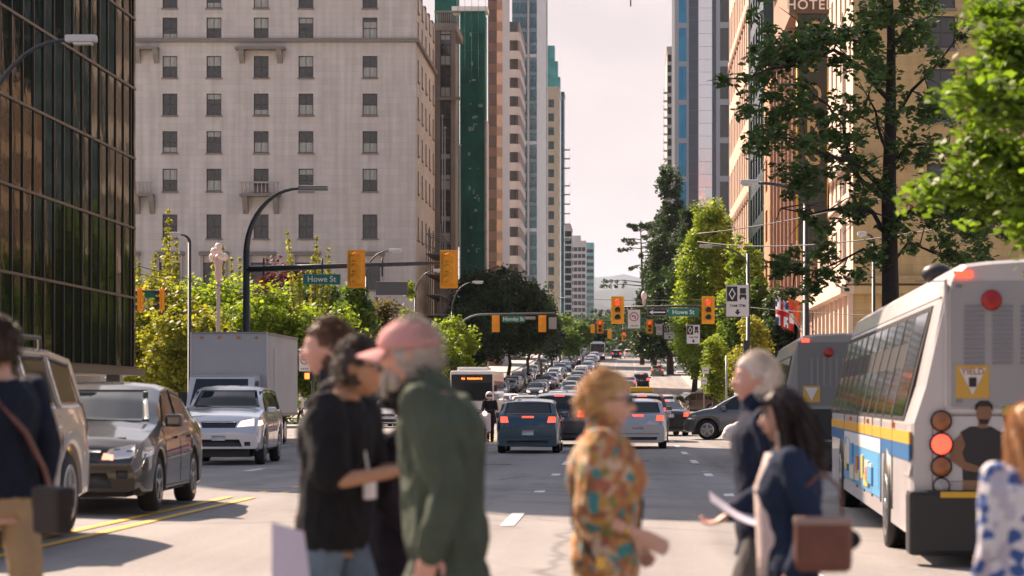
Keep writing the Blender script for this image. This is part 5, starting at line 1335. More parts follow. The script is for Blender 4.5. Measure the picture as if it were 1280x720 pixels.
class Car:
    """lofted shell, +x forward, real wheel arch cut-outs; lamps and windows are patches projected on the shell"""
    def __init__(s, L, Wd, H, r, xf, xr, top, belt, roof_w=.74, sill=.22, front_tuck=.45, rear_tuck=.22, nose=.10):
        s.L, s.W, s.H, s.r, s.xf, s.xr, s.hw = L, Wd, H, r, xf, xr, Wd/2
        hl = L/2; tx = sorted(top); bx = sorted(belt); s.top = top
        T = lambda x: interp([p[0] for p in tx], [p[1] for p in tx], x); B = lambda x: interp([p[0] for p in bx], [p[1] for p in bx], x)
        R = r + .075; xs = set(np.linspace(-hl, hl, 64).tolist())
        for xw in (xf, xr):
            for k in range(17): xs.add(xw + R*math.cos(PI*k/16))
        for p in tx: xs.add(p[0])
        xs = sorted(x for x in xs if -hl <= x <= hl)
        keep = [xs[0]]
        for x in xs[1:]:
            if x - keep[-1] > .012: keep.append(x)
        if hl - keep[-1] > 0: keep.append(hl)
        xs = keep; rings = []
        for x in xs:
            e = 0.0
            if x > hl - .75: e = front_tuck * .30 * ((x-(hl-.75))/.75)**2.6
            if x < -hl + .6: e = max(e, rear_tuck * .30 * ((-hl+.6-x)/.6)**2.4)
            w = s.hw * (1 - e); zb = sill
            for xw in (xf, xr):
                d = R*R - (x-xw)**2
                if d > 0: zb = max(zb, min(r*.98 + math.sqrt(d), r + R))
            zt, be = T(x), B(x); be = min(be, zt - .02)
            zt_s = zt
            if x > hl-.12: zb = max(zb, sill+.05)
            mid = max(zb + .04, be*.62)
            rw = s.hw * .93 - (zt - be) * (1-roof_w)*.9
            rw = min(rw, w*.93)
            ring = [(w*.90, zb), (w*.985, zb + min(.05,(mid-zb)*.4)), (w, mid), (w*.985, be - (be-mid)*.28), (w*.945, be), (rw + (w*.94-rw)*.28, be + (zt-be)*.62), (rw, zt - .055*min(1,(zt-be)/.2)), (rw*.86, zt-.012), (rw*.45, zt + .018), (0, zt + .026)]
            rings.append(ring)
        n = len(rings[0]); vs = []; s.xs = xs
        for x, ring in zip(xs, rings):
            for y, z in ring: vs.append((x, y, z))
            for y, z in ring[:-1][::-1]: vs.append((x, -y, z))
        m = 2*n - 1; fs = []
        for i in range(len(xs)-1):
            for k in range(m-1): fs.append((i*m+k, i*m+k+1, (i+1)*m+k+1, (i+1)*m+k))
        for i0 in (0, len(xs)-1):     # closed ends, pushed out a little
            base = i0*m; sx = -1 if i0 == 0 else 1
            # grid fill: mirror pairs
            for k in range(n-1): fs.append((base+k, base+k+1, base+m-2-k, base+m-1-k))
        s.vs, s.fs = vs, fs; s.bvh = BVHTree.FromPolygons([Vector(v) for v in vs], fs)
        b = MB(); b.add(vs, fs, None, True); s.mesh = b.mesh('body')
        bb = bmesh.new(); bb.from_mesh(s.mesh); bmesh.ops.recalc_face_normals(bb, faces=bb.faces)
        for e in bb.edges:
            if len(e.link_faces) == 2 and e.calc_face_angle(0) > .75: e.smooth = False
        bb.to_mesh(s.mesh); bb.free()
    def patch(s, name, quad, axis, m, off=.008, nu=6, nv=3, b=None):
        """quad: 4 corners in the projection plane; axis 'x+','x-','y+','y-' = the side it is seen from"""
        ax, sg = axis[0], (1 if axis[1] == '+' else -1); q = [Vector((*c, 0)) for c in quad]; vs = []; ok = True
        for j in range(nv+1):
            for i in range(nu+1):
                u, v = i/nu, j/nv; p = (q[0]*(1-u)+q[1]*u)*(1-v) + (q[3]*(1-u)+q[2]*u)*v
                if ax == 'x': o = Vector((sg*9, p.x, p.y)); d = Vector((-sg, 0, 0))
                elif ax == 'y': o = Vector((p.x, sg*9, p.y)); d = Vector((0, -sg, 0))
                else: o = Vector((p.x, p.y, 9)); d = Vector((0,0,-1))
                h = s.bvh.ray_cast(o, d)
                vs.append(None if h[0] is None else h[0] - d*off)
        good = [i for i, v in enumerate(vs) if v is not None]
        if not good: vs = [Vector((0,0,.4))]*len(vs)
        else: vs = [v if v is not None else vs[min(good, key=lambda g_: abs(g_-i))] for i, v in enumerate(vs)]
        vs2 = [v + Vector({'x': (-sg*.03,0,0), 'y': (0,-sg*.03,0), 'z': (0,0,-.03)}[ax]) for v in vs]
        k = len(vs); W_ = nu+1
        fs = [(j*W_+i, j*W_+i+1, (j+1)*W_+i+1, (j+1)*W_+i) for j in range(nv) for i in range(nu)]
        rim = [j for j in range(W_)] + [j*W_+nu for j in range(1, nv+1)] + [nv*W_+i for i in range(nu-1, -1, -1)] + [j*W_ for j in range(nv-1, 0, -1)]
        fs += [(rim[i], rim[(i+1)%len(rim)], rim[(i+1)%len(rim)]+k, rim[i]+k) for i in range(len(rim))]
        bb = b or MB(); bb.add(vs+vs2, fs, m, True)
        return None if b else bb.mesh(name)

def wheel_meshes(r, w=.21, spokes=5):
    M = Matrix.Rotation(PI/2, 4, 'X')
    ty = MB().lathe([(r*.66,-w/2),(r*.93,-w/2),(r,-w*.36),(r,w*.36),(r*.93,w/2),(r*.66,w/2),(r*.66,-w/2)], 24, TYRE, M).mesh('tyre')
    b = MB(); b.lathe([(0,-w*.1),(r*.6,-w*.1),(r*.6,w*.1),(0,w*.1)], 24, TRIM, M)
    b.lathe([(r*.58,-w*.50),(r*.70,-w*.52),(r*.70,w*.52),(r*.58,w*.50)], 24, RIM, M)
    for sd in (-1, 1):
        for k in range(spokes):
            a = 2*PI*k/spokes; Mr = Matrix.Rotation(a, 4, 'Y')
            b.prism([(-r*.10, .0), (r*.10, .0), (r*.055, r*.62), (-r*.055, r*.62)], 'y', sd*w*.44, sd*w*.51, RIM, Mr)
        b.lathe([(0,sd*w*.53),(r*.14,sd*w*.52),(r*.14,sd*w*.3)], 10, RIM, M)
    return ty, b.mesh('rim')
_wh = {}
def add_wheels(t, r, pos, w=.21, spokes=5):
    k = (round(r,3), w, spokes)
    if k not in _wh: _wh[k] = wheel_meshes(r, w, spokes)
    for (x, y) in pos:
        o = link('wheel', _wh[k][0], t, (x, y, r)); link('rim', _wh[k][1], o)

def build_car(style, label, pm, opts=None, cat=None, name='parked_car', group=None, detail=1):
    opts = opts or {}; t = thing(name, label, cat or ('car' if style not in ('suv','boxy') else 'suv'), (0,0,0), 0, group)
    if style == 'sedan':
        L, Wd, H, r, xf, xr = 4.54, 1.78, 1.46, .315, 1.38, -1.24; sill=.20
        top = [(-2.27,.86),(-2.15,.98),(-1.95,1.04),(-1.55,1.08),(-1.0,1.33),(-.55,1.44),(0,1.46),(.35,1.43),(.75,1.27),(1.22,1.01),(1.6,.94),(2.0,.83),(2.18,.72),(2.27,.58)]
        belt = [(-2.27,.80),(-1.9,.97),(-1,.98),(1.1,.90),(1.6,.86),(2.0,.76),(2.27,.52)]
        g = dict(ws=(1.16,.42,.97,1.38), rw=(-1.0,-1.5,1.06,1.36), side=[(1.02,.30,.955,1.36,.96,.27),( -.35,-1.32,0,0,0,0)])
    elif style == 'hatch':
        L, Wd, H, r, xf, xr = 4.35, 1.76, 1.48, .315, 1.38, -1.28; sill=.20
        top = [(-2.17,.72),(-2.12,.96),(-2.04,1.05),(-1.62,1.40),(-1.0,1.47),(0,1.48),(.35,1.45),(.8,1.26),(1.25,1.03),(1.6,.95),(1.95,.82),(2.1,.7),(2.17,.58)]
        belt = [(-2.17,.70),(-2.0,.98),(-1,.99),(1.1,.92),(1.6,.87),(1.95,.76),(2.17,.52)]
    elif style == 'suv':
        L, Wd, H, r, xf, xr = 4.65, 1.87, 1.68, .36, 1.42, -1.30; sill=.27
        top = [(-2.32,.80),(-2.25,1.08),(-2.12,1.28),(-1.85,1.58),(-1.3,1.66),(0,1.68),(.4,1.64),(.85,1.42),(1.25,1.16),(1.6,1.10),(2.0,.98),(2.2,.82),(2.32,.62)]
        belt = [(-2.32,.76),(-2.1,1.08),(-1,1.09),(1.1,1.03),(1.6,1.0),(2.0,.9),(2.32,.56)]
    elif style == 'boxy':
        L, Wd, H, r, xf, xr = 4.75, 1.92, 1.78, .385, 1.48, -1.38; sill=.32
        top = [(-2.37,.9),(-2.32,1.2),(-2.24,1.40),(-2.1,1.72),(-1.6,1.76),(0,1.78),(.45,1.75),(.85,1.52),(1.15,1.27),(1.6,1.20),(2.1,1.10),(2.28,.96),(2.37,.72)]
        belt = [(-2.37,.86),(-2.2,1.16),(-1,1.16),(1.1,1.12),(1.6,1.1),(2.1,1.0),(2.37,.66)]
    key = (style,)
    if key not in _carc:
        _carc[key] = Car(L, Wd, H, r, xf, xr, top, belt, sill=sill, front_tuck=.55 if style != 'boxy' else .3, rear_tuck=.35 if style != 'boxy' else .2)
    c = _carc[key]; hl = L/2
    bo = link('body', c.mesh, t)
    if not c.mesh.materials: c.mesh.materials.append(pm)
    bo.material_slots[0].link = 'OBJECT'; bo.material_slots[0].material = pm
    pc = _patch.setdefault(key, {})
    def P(nm, kk, quad, ax, m, off=.008, nu=6, nv=3):
        if (nm, kk) not in pc: pc[(nm, kk)] = c.patch(nm, quad, ax, m, off, nu, nv)
        o = link(nm, pc[(nm, kk)], t); o.material_slots[0].link = 'OBJECT'; o.material_slots[0].material = m; return o
    be = interp([p[0] for p in sorted(belt)], [p[1] for p in sorted(belt)], 0); zr = H
    hw = Wd/2
    def zt(x): return interp([p[0] for p in sorted(top)], [p[1] for p in sorted(top)], x)
    # windscreen / rear window (seen along x)
    wsz = {'sedan':(1.03,1.385),'hatch':(1.06,1.40),'suv':(1.19,1.59),'boxy':(1.31,1.69)}[style]
    rwz = {'sedan':(1.12,1.37),'hatch':(1.07,1.385),'suv':(1.14,1.56),'boxy':(1.24,1.68)}[style]
    a, b_ = hw*.80, hw*.66
    P('windscreen', 0, [(-a,wsz[0]),(a,wsz[0]),(b_,wsz[1]),(-b_,wsz[1])], 'x+', GLASSC, .016, 18, 12)
    P('rear_window', 0, [(-a*.94,rwz[0]),(a*.94,rwz[0]),(b_,rwz[1]),(-b_,rwz[1])], 'x-', GLASSC, .016, 18, 12)
    for ky, ax in (('l','y+'),('r','y-')):
        if style == 'sedan': sq = [[(.95,.965),(-.05,.975),(-.05,1.385),(.40,1.36)], [(-.13,.975),(-.98,1.0),(-.88,1.30),(-.13,1.385)]]
        elif style == 'hatch': sq = [[(.98,.975),(-.05,.985),(-.05,1.40),(.42,1.37)], [(-.13,.985),(-1.0,1.01),(-1.0,1.36),(-.13,1.40)], [(-1.08,1.02),(-1.55,1.07),(-1.45,1.26),(-1.08,1.35)]]
        elif style == 'suv': sq = [[(.98,1.09),(0,1.10),(0,1.59),(.5,1.54)], [(-.08,1.10),(-1.0,1.12),(-1.0,1.58),(-.08,1.59)], [(-1.08,1.13),(-1.9,1.18),(-1.75,1.50),(-1.08,1.57)]]
        else: sq = [[(.98,1.17),(.02,1.18),(.02,1.69),(.62,1.66)], [(-.08,1.18),(-1.02,1.19),(-1.02,1.69),(-.08,1.69)], [(-1.12,1.19),(-2.02,1.2),(-1.95,1.62),(-1.12,1.69)]]
        for i, q in enumerate(sq): P('side_window', ky+str(i), q, ax, GLASSC, .008, 10, 8)
        if detail:
            for i, x in enumerate((.98, -.09, -1.02)):      # door seams
                P('door_seam', ky+str(i), [(x,.30),(x+.014,.30),(x+.014,be-.02),(x,be-.02)], ax, TRIM, .003, 1, 5)
            for i, x in enumerate((.12, -.90)):
                P('door_handle', ky+str(i), [(x,be-.13),(x+.18,be-.13),(x+.18,be-.10),(x,be-.10)], ax, pm if 'handle' not in opts else opts['handle'], .03, 3, 1)
            P('sill_trim', ky, [(xf-r-.12,sill+.01),(xr+r+.12,sill+.01),(xr+r+.12,sill+.085),(xf-r-.12,sill+.085)], ax, TRIM, .008, 6, 1)
    # lamps
    hz = {'sedan':(.60,.75),'hatch':(.60,.76),'suv':(.72,.90),'boxy':(.86,1.02)}[style]
    tz = {'sedan':(.78,.95),'hatch':(.84,1.0),'suv':(.92,1.18),'boxy':(.92,1.24)}[style]
    lit = opts.get('lit', False); HL = opts.get('head', HEADG)
    for ky, sg in (('l',1),('r',-1)):
        P('headlight', ky, [(sg*hw*.42,hz[0]),(sg*hw*.82,hz[0]+.03),(sg*hw*.80,hz[1]+.03),(sg*hw*.50,hz[1]-.03)], 'x+', HL, .008, 6, 3)
        P('tail_light', ky, [(sg*hw*(.60 if style!='boxy' else .76),tz[0]),(sg*hw*.86,tz[0]),(sg*hw*.85,tz[1]),(sg*hw*(.64 if style!='boxy' else .76),tz[1])], 'x-', TAILON if opts.get('brake') else TAIL, .008, 5, 3)
        P('fog_lamp', ky, [(sg*hw*.60,.34+sill*.3),(sg*hw*.74,.34+sill*.3),(sg*hw*.74,.43+sill*.3),(sg*hw*.60,.43+sill*.3)], 'x+', TRIM, .006, 3, 2)
        if style in ('suv','boxy','sedan') and detail:
            P('side_tail_light', ky, [(-hl+.28,tz[0]+.02),(-hl+.06,tz[0]),(-hl+.12,tz[1]),(-hl+.22,tz[1])], 'y+' if sg>0 else 'y-', TAIL, .008, 3, 3)
            P('side_headlight', ky, [(hl-.48,hz[0]+.06),(hl-.16,hz[0]+.02),(hl-.22,hz[1]-.02),(hl-.5,hz[1])], 'y+' if sg>0 else 'y-', HL, .006, 3, 2)
        mz = be+.07; MBm = ('mirror', ky)
        if MBm not in pc: pc[MBm] = MB().cbox(.72, .90, sg*(hw*.95), sg*(hw*.95)+sg*.2, mz-.06, mz+.09, .035).mesh('mirror') if sg > 0 else MB().cbox(.72, .90, -(hw*.95)-.2, -(hw*.95), mz-.06, mz+.09, .035).mesh('mirror')
        if not pc[MBm].materials: pc[MBm].materials.append(pm)
        o = link('mirror', pc[MBm], t); o.material_slots[0].link = 'OBJECT'; o.material_slots[0].material = opts.get('mirror', pm)
    if opts.get('brake'): P('high_brake_lamp', 0, [(-.16,rwz[0]-.10),(.16,rwz[0]-.10),(.16,rwz[0]-.055),(-.16,rwz[0]-.055)] if style=='hatch' else [(-.16,rwz[1]+.005),(.16,rwz[1]+.005),(.16,rwz[1]+.035),(-.16,rwz[1]+.035)], 'x-', TAILON, .012, 3, 1)
    P('grille', 0, [(-hw*.38,hz[0]-.02),(hw*.38,hz[0]-.02),(hw*.42,hz[1]-.05),(-hw*.42,hz[1]-.05)], 'x+', TRIM, .006, 6, 2)
    P('grille_bar', 0, [(-hw*.40,hz[1]-.06),(hw*.40,hz[1]-.06),(hw*.40,hz[1]-.035),(-hw*.40,hz[1]-.035)], 'x+', CHROME, .014, 6, 1)
    P('lower_intake', 0, [(-hw*.55,sill+.10),(hw*.55,sill+.10),(hw*.48,sill+.26),(-hw*.48,sill+.26)], 'x+', TRIM, .006, 6, 2)
    P('front_plate', 0, [(-.15,.46+sill*.3),(.15,.46+sill*.3),(.15,.57+sill*.3),(-.15,.57+sill*.3)], 'x+', PLATE, .02, 2, 1)
    pz_ = {'sedan':.74,'hatch':.50,'suv':.84,'boxy':.92}[style]
    P('rear_plate', 0, [(-.16,pz_),(.16,pz_),(.16,pz_+.14),(-.16,pz_+.14)], 'x-', PLATE, .015, 2, 1)
    P('rear_bumper_trim', 0, [(-hw*.62,sill+.065),(hw*.62,sill+.065),(hw*.66,sill+.15),(-hw*.66,sill+.15)], 'x-', TRIM, .008, 6, 1)
    if detail: P('boot_seam', 0, [(-hw*.72,pz_-.06),(hw*.72,pz_-.06),(hw*.72,pz_-.045),(-hw*.72,pz_-.045)], 'x-', TRIM, .003, 6, 1)
    if 'under' not in pc:
        b = MB(); b.box(-hl+.25, hl-.3, -hw+.30, hw-.30, .18, be*.9, TRIM)
        for xw in (xf, xr): b.lathe([(r+.06,-hw+.06),(r+.06,hw-.06)], 18, TRIM, Matrix.Translation((xw,0,r)) @ Matrix.Rotation(PI/2,4,'X'))
        b = MB(); b.box(-hl+.25, hl-.3, -hw+.30, hw-.30, .18, be*.9, TRIM); pc['under'] = b.mesh('underbody')
    link('underbody', pc['under'], t)
    add_wheels(t, r, [(xw, sg*(hw-.13)) for xw in (xf, xr) for sg in (1,-1)], spokes=opts.get('spokes', 5))
    if opts.get('rack'):
        b = MB()
        for sg in (1,-1): b.tube([(.5,sg*hw*.62,zr-.05),(.42,sg*hw*.64,zr+.08),(-1.5,sg*hw*.64,zr+.08),(-1.6,sg*hw*.62,zr-.05)], .022, 6, TRIM)
        for x in (-.9,-.1): b.tube([(x,-hw*.64,zr+.09),(x,hw*.64,zr+.09)], .02, 6, TRIM)
        b.build('roof_rack', t)
    return t
_carc = {}; _patch = {}
def place(t, px, Y, heading, dz=None, X=None):
    """centre the vehicle; heading pi/2 = driving away from the camera"""
    x = (px-CX)*Y/F if X is None else X
    t.location = (x, Y, (gz(Y) if dz is None else dz)); 
    sl = math.atan2(gz(Y+2)-gz(Y-2), 4)
    t.rotation_euler = (0, 0, heading)
    if abs(sl) > .004:
        t.rotation_mode = 'XYZ'; t.rotation_euler = (Matrix.Rotation(sl, 3, 'X') @ Matrix.Rotation(heading, 3, 'Z')).to_euler()
    return t
AWAY, TOWARD = PI/2, -PI/2
P_CHAR = paint('dark_bronze_paint', (.045,.042,.040), .6, .3); P_GOLD = paint('champagne_paint', (.56,.51,.44), .3, .3)
P_SILV = paint('silver_paint', (.42,.43,.45), .6, .3); P_WHITE = paint('white_paint', (.72,.71,.70), 0, .3); P_NAVY = paint('petrol_blue_paint', (.012,.055,.085), .4, .25)
P_BLACK = paint('black_paint', (.012,.012,.014), .2, .2); P_RED = paint('red_paint', (.35,.02,.02), .2, .25); P_GREY = paint('grey_paint', (.11,.115,.125), .5, .3)
P_DGREY = paint('slate_paint', (.05,.055,.065), .5, .3); P_GREEN = paint('grey_green_paint', (.10,.13,.11), .4, .3); P_BEIGE = paint('beige_paint', (.38,.34,.29), .4, .3)
P_BLUE = paint('mid_blue_paint', (.03,.09,.22), .4, .25); P_LIGHT = paint('pale_silver_paint', (.55,.56,.58), .5, .3)

# near oncoming cars
t = build_car('boxy', 'champagne four wheel drive with roof rack nearest the kerbside man in navy', P_GOLD, {'rack':1, 'mirror':P_GOLD}, name='offroad_car')
place(t, 0, 21.6, TOWARD, X=-6.2, dz=g2(-6.2,21.6)); t.rotation_euler = (0, -.0, TOWARD+.0)
c = _carc[('boxy',)]
t = build_car('sedan', 'dark bronze sedan waiting with its indicator side lamp glowing', P_CHAR, {'head': mat('headlamp_warm', (.62,.60,.60), .15, metal=.4, coat=1), 'mirror':P_CHAR}, name='sedan_car')
place(t, 0, 28.9, TOWARD, X=-6.2, dz=g2(-6.2,28.9)); t.rotation_euler[2] = TOWARD + .03
# driver silhouette and indicator
c = _carc[('sedan',)]
MBq = c.patch('indicator', [(-.89*.80,.615),(-.89*.66,.60),(-.89*.66,.66),(-.89*.80,.67)], 'x+', mat('pink_indicator', (.8,.3,.2), .3, emit=(1,.35,.22), estr=.8), .016, 3, 2)
link('indicator', c.patch('indicator', [(.89*.42,.615),(.89*.56,.60),(.89*.56,.66),(.89*.44,.68)], 'x+', mat('pink_indicator', (.8,.3,.2), .3, emit=(1,.35,.22), estr=.8), .016, 3, 2), t)
t = build_car('boxy', 'pale silver luxury four wheel drive right in front of the white box truck', P_LIGHT, {'head': HEADW}, name='offroad_car')
place(t, 0, 56.5, TOWARD, X=-9.15); t.rotation_euler[2] = TOWARD + .03
# cars heading away at the stop line
t = build_car('hatch', 'petrol blue hatchback with brake lamps lit at the stop line', P_NAVY, {'brake':1}, name='hatchback_car'); place(t, 0, 68.0, AWAY, X=-2.62)
t = build_car('suv', 'dark wagon with reddish roof edge just beyond the petrol blue hatchback', P_DGREY, {'brake':1}, name='wagon_car'); place(t, 0, 77.5, AWAY, X=-2.02)
t = build_car('hatch', 'silver hatchback half hidden by the woman in the floral shirt', P_SILV, {'brake':1}, name='hatchback_car'); place(t, 0, 74.0, AWAY, X=.42)
t = build_car('suv', 'dark taxi wagon with yellow roof sign ahead of the silver hatchback', P_DGREY, {'brake':1}, name='taxi_car'); place(t, 0, 85.0, AWAY, X=.62)
MB().cbox(-.1,.1,-.42,.42,1.70,1.90,.05,mat('taxi_sign_yellow', (.8,.45,.02), .4)).build('roof_sign', t)
t = build_car('sedan', 'black sedan with lit brake lamps beside the dark taxi wagon', P_BLACK, {'brake':1}, name='sedan_car'); place(t, 0, 98.0, AWAY+.12, X=1.55)
t = build_car('suv', 'light silver minivan turning beyond the black sedan', P_SILV, {'brake':1}, name='minivan_car'); place(t, 0, 172.0, AWAY-.25, X=3.35)
t = build_car('suv', 'grey crossover turning across the bus lanes in full sun', P_GREY, {}, name='crossover_car'); place(t, 0, 88.0, PI-.16, X=4.55)
t = build_car('suv', 'dark grey parked crossover under the bright kerb trees', P_DGREY, {}, name='crossover_car'); place(t, 0, 188.0, PI+.5, X=5.2)
t = build_car('sedan', 'white sedan between the man in black and the old man', P_WHITE, {'head': HEADW}, name='sedan_car'); place(t, 0, 124.0, TOWARD, X=-11.9)

# the rest of the traffic: prototypes copied with their parts
protos = {}
def proto(style, pm, brake, nm):
    k = (style, pm.name, brake)
    if k not in protos:
        protos[k] = build_car(style, 'x', pm, {'brake':1} if brake else {'head': HEADW if random.random() < .3 else HEADG}, name={'sedan':'sedan_car','hatch':'hatchback_car','suv':'crossover_car','boxy':'offroad_car'}[style], detail=0)
        return protos[k]
    return copy_tree(protos[k])
colw = {'silver_paint':'silver','white_paint':'white','black_paint':'black','grey_paint':'mid grey','slate_paint':'slate grey','champagne_paint':'champagne','red_paint':'red','mid_blue_paint':'blue','pale_silver_paint':'pale silver','beige_paint':'beige','grey_green_paint':'grey green','petrol_blue_paint':'petrol blue'}
stw = {'sedan':'sedan','hatch':'hatchback','suv':'crossover','boxy':'off-roader'}
_tens = {20:'twenty',30:'thirty',40:'forty',50:'fifty'}; _o = ['','first','second','third','fourth','fifth','sixth','seventh','eighth','ninth']
ordw = _o[1:] + ['tenth','eleventh','twelfth','thirteenth','fourteenth','fifteenth','sixteenth','seventeenth','eighteenth','nineteenth']
for _t in (20,30,40,50): ordw += [_tens[_t][:-1] + 'ieth'] + [_tens[_t] + '-' + _o[k] for k in range(1,10)]
rq = random.Random(44)
pal = [P_SILV, P_SILV, P_WHITE, P_BLACK, P_DGREY, P_GREY, P_BLACK, P_DGREY, P_LIGHT, P_RED, P_BLUE, P_BEIGE, P_NAVY, P_GREEN, P_GREY, P_DGREY]
def at_queue(lane, X, ys, desc, facing):
    n = 0
    for y in ys:
        st = rq.choice(['sedan','hatch','suv','boxy','sedan','suv']); pm = rq.choice(pal); brake = facing == AWAY
        t = proto(st, pm, brake, ''); place(t, 0, y, facing + rq.gauss(0,.012), X=X(y)+rq.gauss(0,.12))
        t['label'] = f"{colw[pm.name]} {stw[st]}, {ordw[n]} car of the {desc}"; t['group'] = desc; n += 1
# queue inner lane (tail lights) and oncoming lanes
def ys_(a, b_, g, skip=()):
    out = []; y = a
    while y < b_:
        if not any(p < y < q for p, q in skip): out.append(y)
        y += g*rq.uniform(.85, 1.2)
    return out
SK = ((204, 226), (320, 338))
at_queue('a', lambda y: -5.3, ys_(128, 500, 8.4, SK), 'queue along the yellow centre line', TOWARD)
at_queue('b', lambda y: -8.5, ys_(160, 500, 8.8, SK), 'middle oncoming queue behind the city bus', TOWARD)
at_queue('c', lambda y: -11.8, ys_(132, 480, 9.6, SK), 'oncoming queue beside the far kerb', TOWARD)
at_queue('d', lambda y: -2.3, [92, 127, 134.5, 143, 152, 162], 'line heading away inside the centre line', AWAY)
for (px, Y, X, st, pm, lb) in ((757, 270, -1.6, 'hatch', P_RED, 'red tailed dark hatchback alone in the lane above the blonde woman'), (788, 262, .5, 'sedan', P_SILV, 'silver sedan driving away side by side with a black crossover'), (799, 268, 1.9, 'suv', P_BLACK, 'black crossover driving away side by side with a silver sedan'),
      (769, 452, -1.4, 'suv', P_BLACK, 'black crossover near the crest of the street'), (786, 462, .9, 'suv', P_WHITE, 'white crossover near the crest of the street'), (805, 450, 3.8, 'sedan', P_RED, 'orange red taxi near the crest of the street'), (818, 322, 4.4, 'sedan', P_GREEN, 'grey green sedan parked by the dark kerb trees')):
    t = proto(st, pm, True, ''); t['label'] = lb; place(t, 0, Y, AWAY, X=X)
    if 'group' in t: del t['group']

# --- white box truck
def box_truck():
    t = thing('box_truck', 'white box truck with large plain cargo box in the oncoming lanes', 'truck', (-12.35, 74, 0)); WB = mat('truck_box_white', (.40,.41,.42), .45, var=.10, vscale=.8, detail=8)
    cargo = link('cargo_box', None, t)
    MB().cbox(-1.2, 1.2, 1.6, 8.6, .95, 3.55, .03, WB).build('box_shell', cargo)
    tr = MB()
    for sx in (-1.21, 1.17): tr.box(sx, sx+.04, 1.57, 1.63, .93, 3.58, mat('box_edge_metal', (.5,.5,.5), .4, metal=.4))
    tr.box(-1.16, 1.16, 1.57, 1.63, 3.52, 3.58, GREYM).box(-1.16, 1.16, 1.57, 1.63, .93, 1.0, GREYM).box(1.19,1.225,1.64,8.55,.93,1.03,GREYM).box(1.19,1.225,1.64,8.55,3.48,3.57,GREYM); tr.build('edge_trim', cargo)
    MB().box(1.201, 1.215, 3.0, 3.9, 1.05, 3.1, mat('truck_door', (.45,.45,.46), .5)).build('side_door', cargo)
    for x in (-.85, -.3, .3, .85): MB().cbox(x-.05, x+.05, 1.55, 1.6, 3.38, 3.44, .01, AMBL).build('marker_lamp', cargo)
    prof = [(-.35,.45),(-.35,1.05),(-.30,1.25),(.35,2.15),(1.45,2.25),(1.5,.45)]
    MB().prism(prof, 'x', -1.0, 1.0, paint('truck_cab_white', (.6,.6,.6), 0, .35)).build('cab', t)
    M = lambda v: v
    b = MB(); b.add([(-.88,-.31,1.32),(.88,-.31,1.32),(.80,.30,2.10),(-.80,.30,2.10),(-.88,-.25,1.30),(.88,-.25,1.30),(.8,.35,2.08),(-.8,.35,2.08)], [(0,1,2,3),(0,4,5,1),(1,5,6,2),(2,6,7,3),(3,7,4,0)], GLASSC); b.build('windscreen', t)
    for sg in (-1,1):
        MB().prism([(-.1,1.3),(.40,2.02),(1.05,2.05),(1.05,1.3)], 'x', sg*1.001, sg*1.012, GLASSC).build('side_window', t)
        MB().cbox(sg*1.05 if sg>0 else -1.3, 1.3 if sg>0 else -1.05, .05, .15, 1.25, 1.7, .03, TRIM).build('mirror', t)
        MB().cbox(sg*.75-.17, sg*.75+.17, -.37, -.33, .75, .92, .02, HEADG).build('headlight', t)
    MB().box(-.55,.55,-.37,-.345,.78,.98,TRIM).build('grille', t); MB().cbox(-1.02,1.02,-.5,-.3,.38,.62,.04,TRIM).build('bumper', t)
    MB().box(-.4,.4,.8,8.4,.55,.93,TRIM).build('chassis', t)
    ty, ri = wheel_meshes(.44, .26, 6)
    for x in (-.98,.98):
        for y in (.55, 6.6): o = link('wheel', ty, t, (x*.95,y,.44), PI/2); link('rim', ri, o)
box_truck()

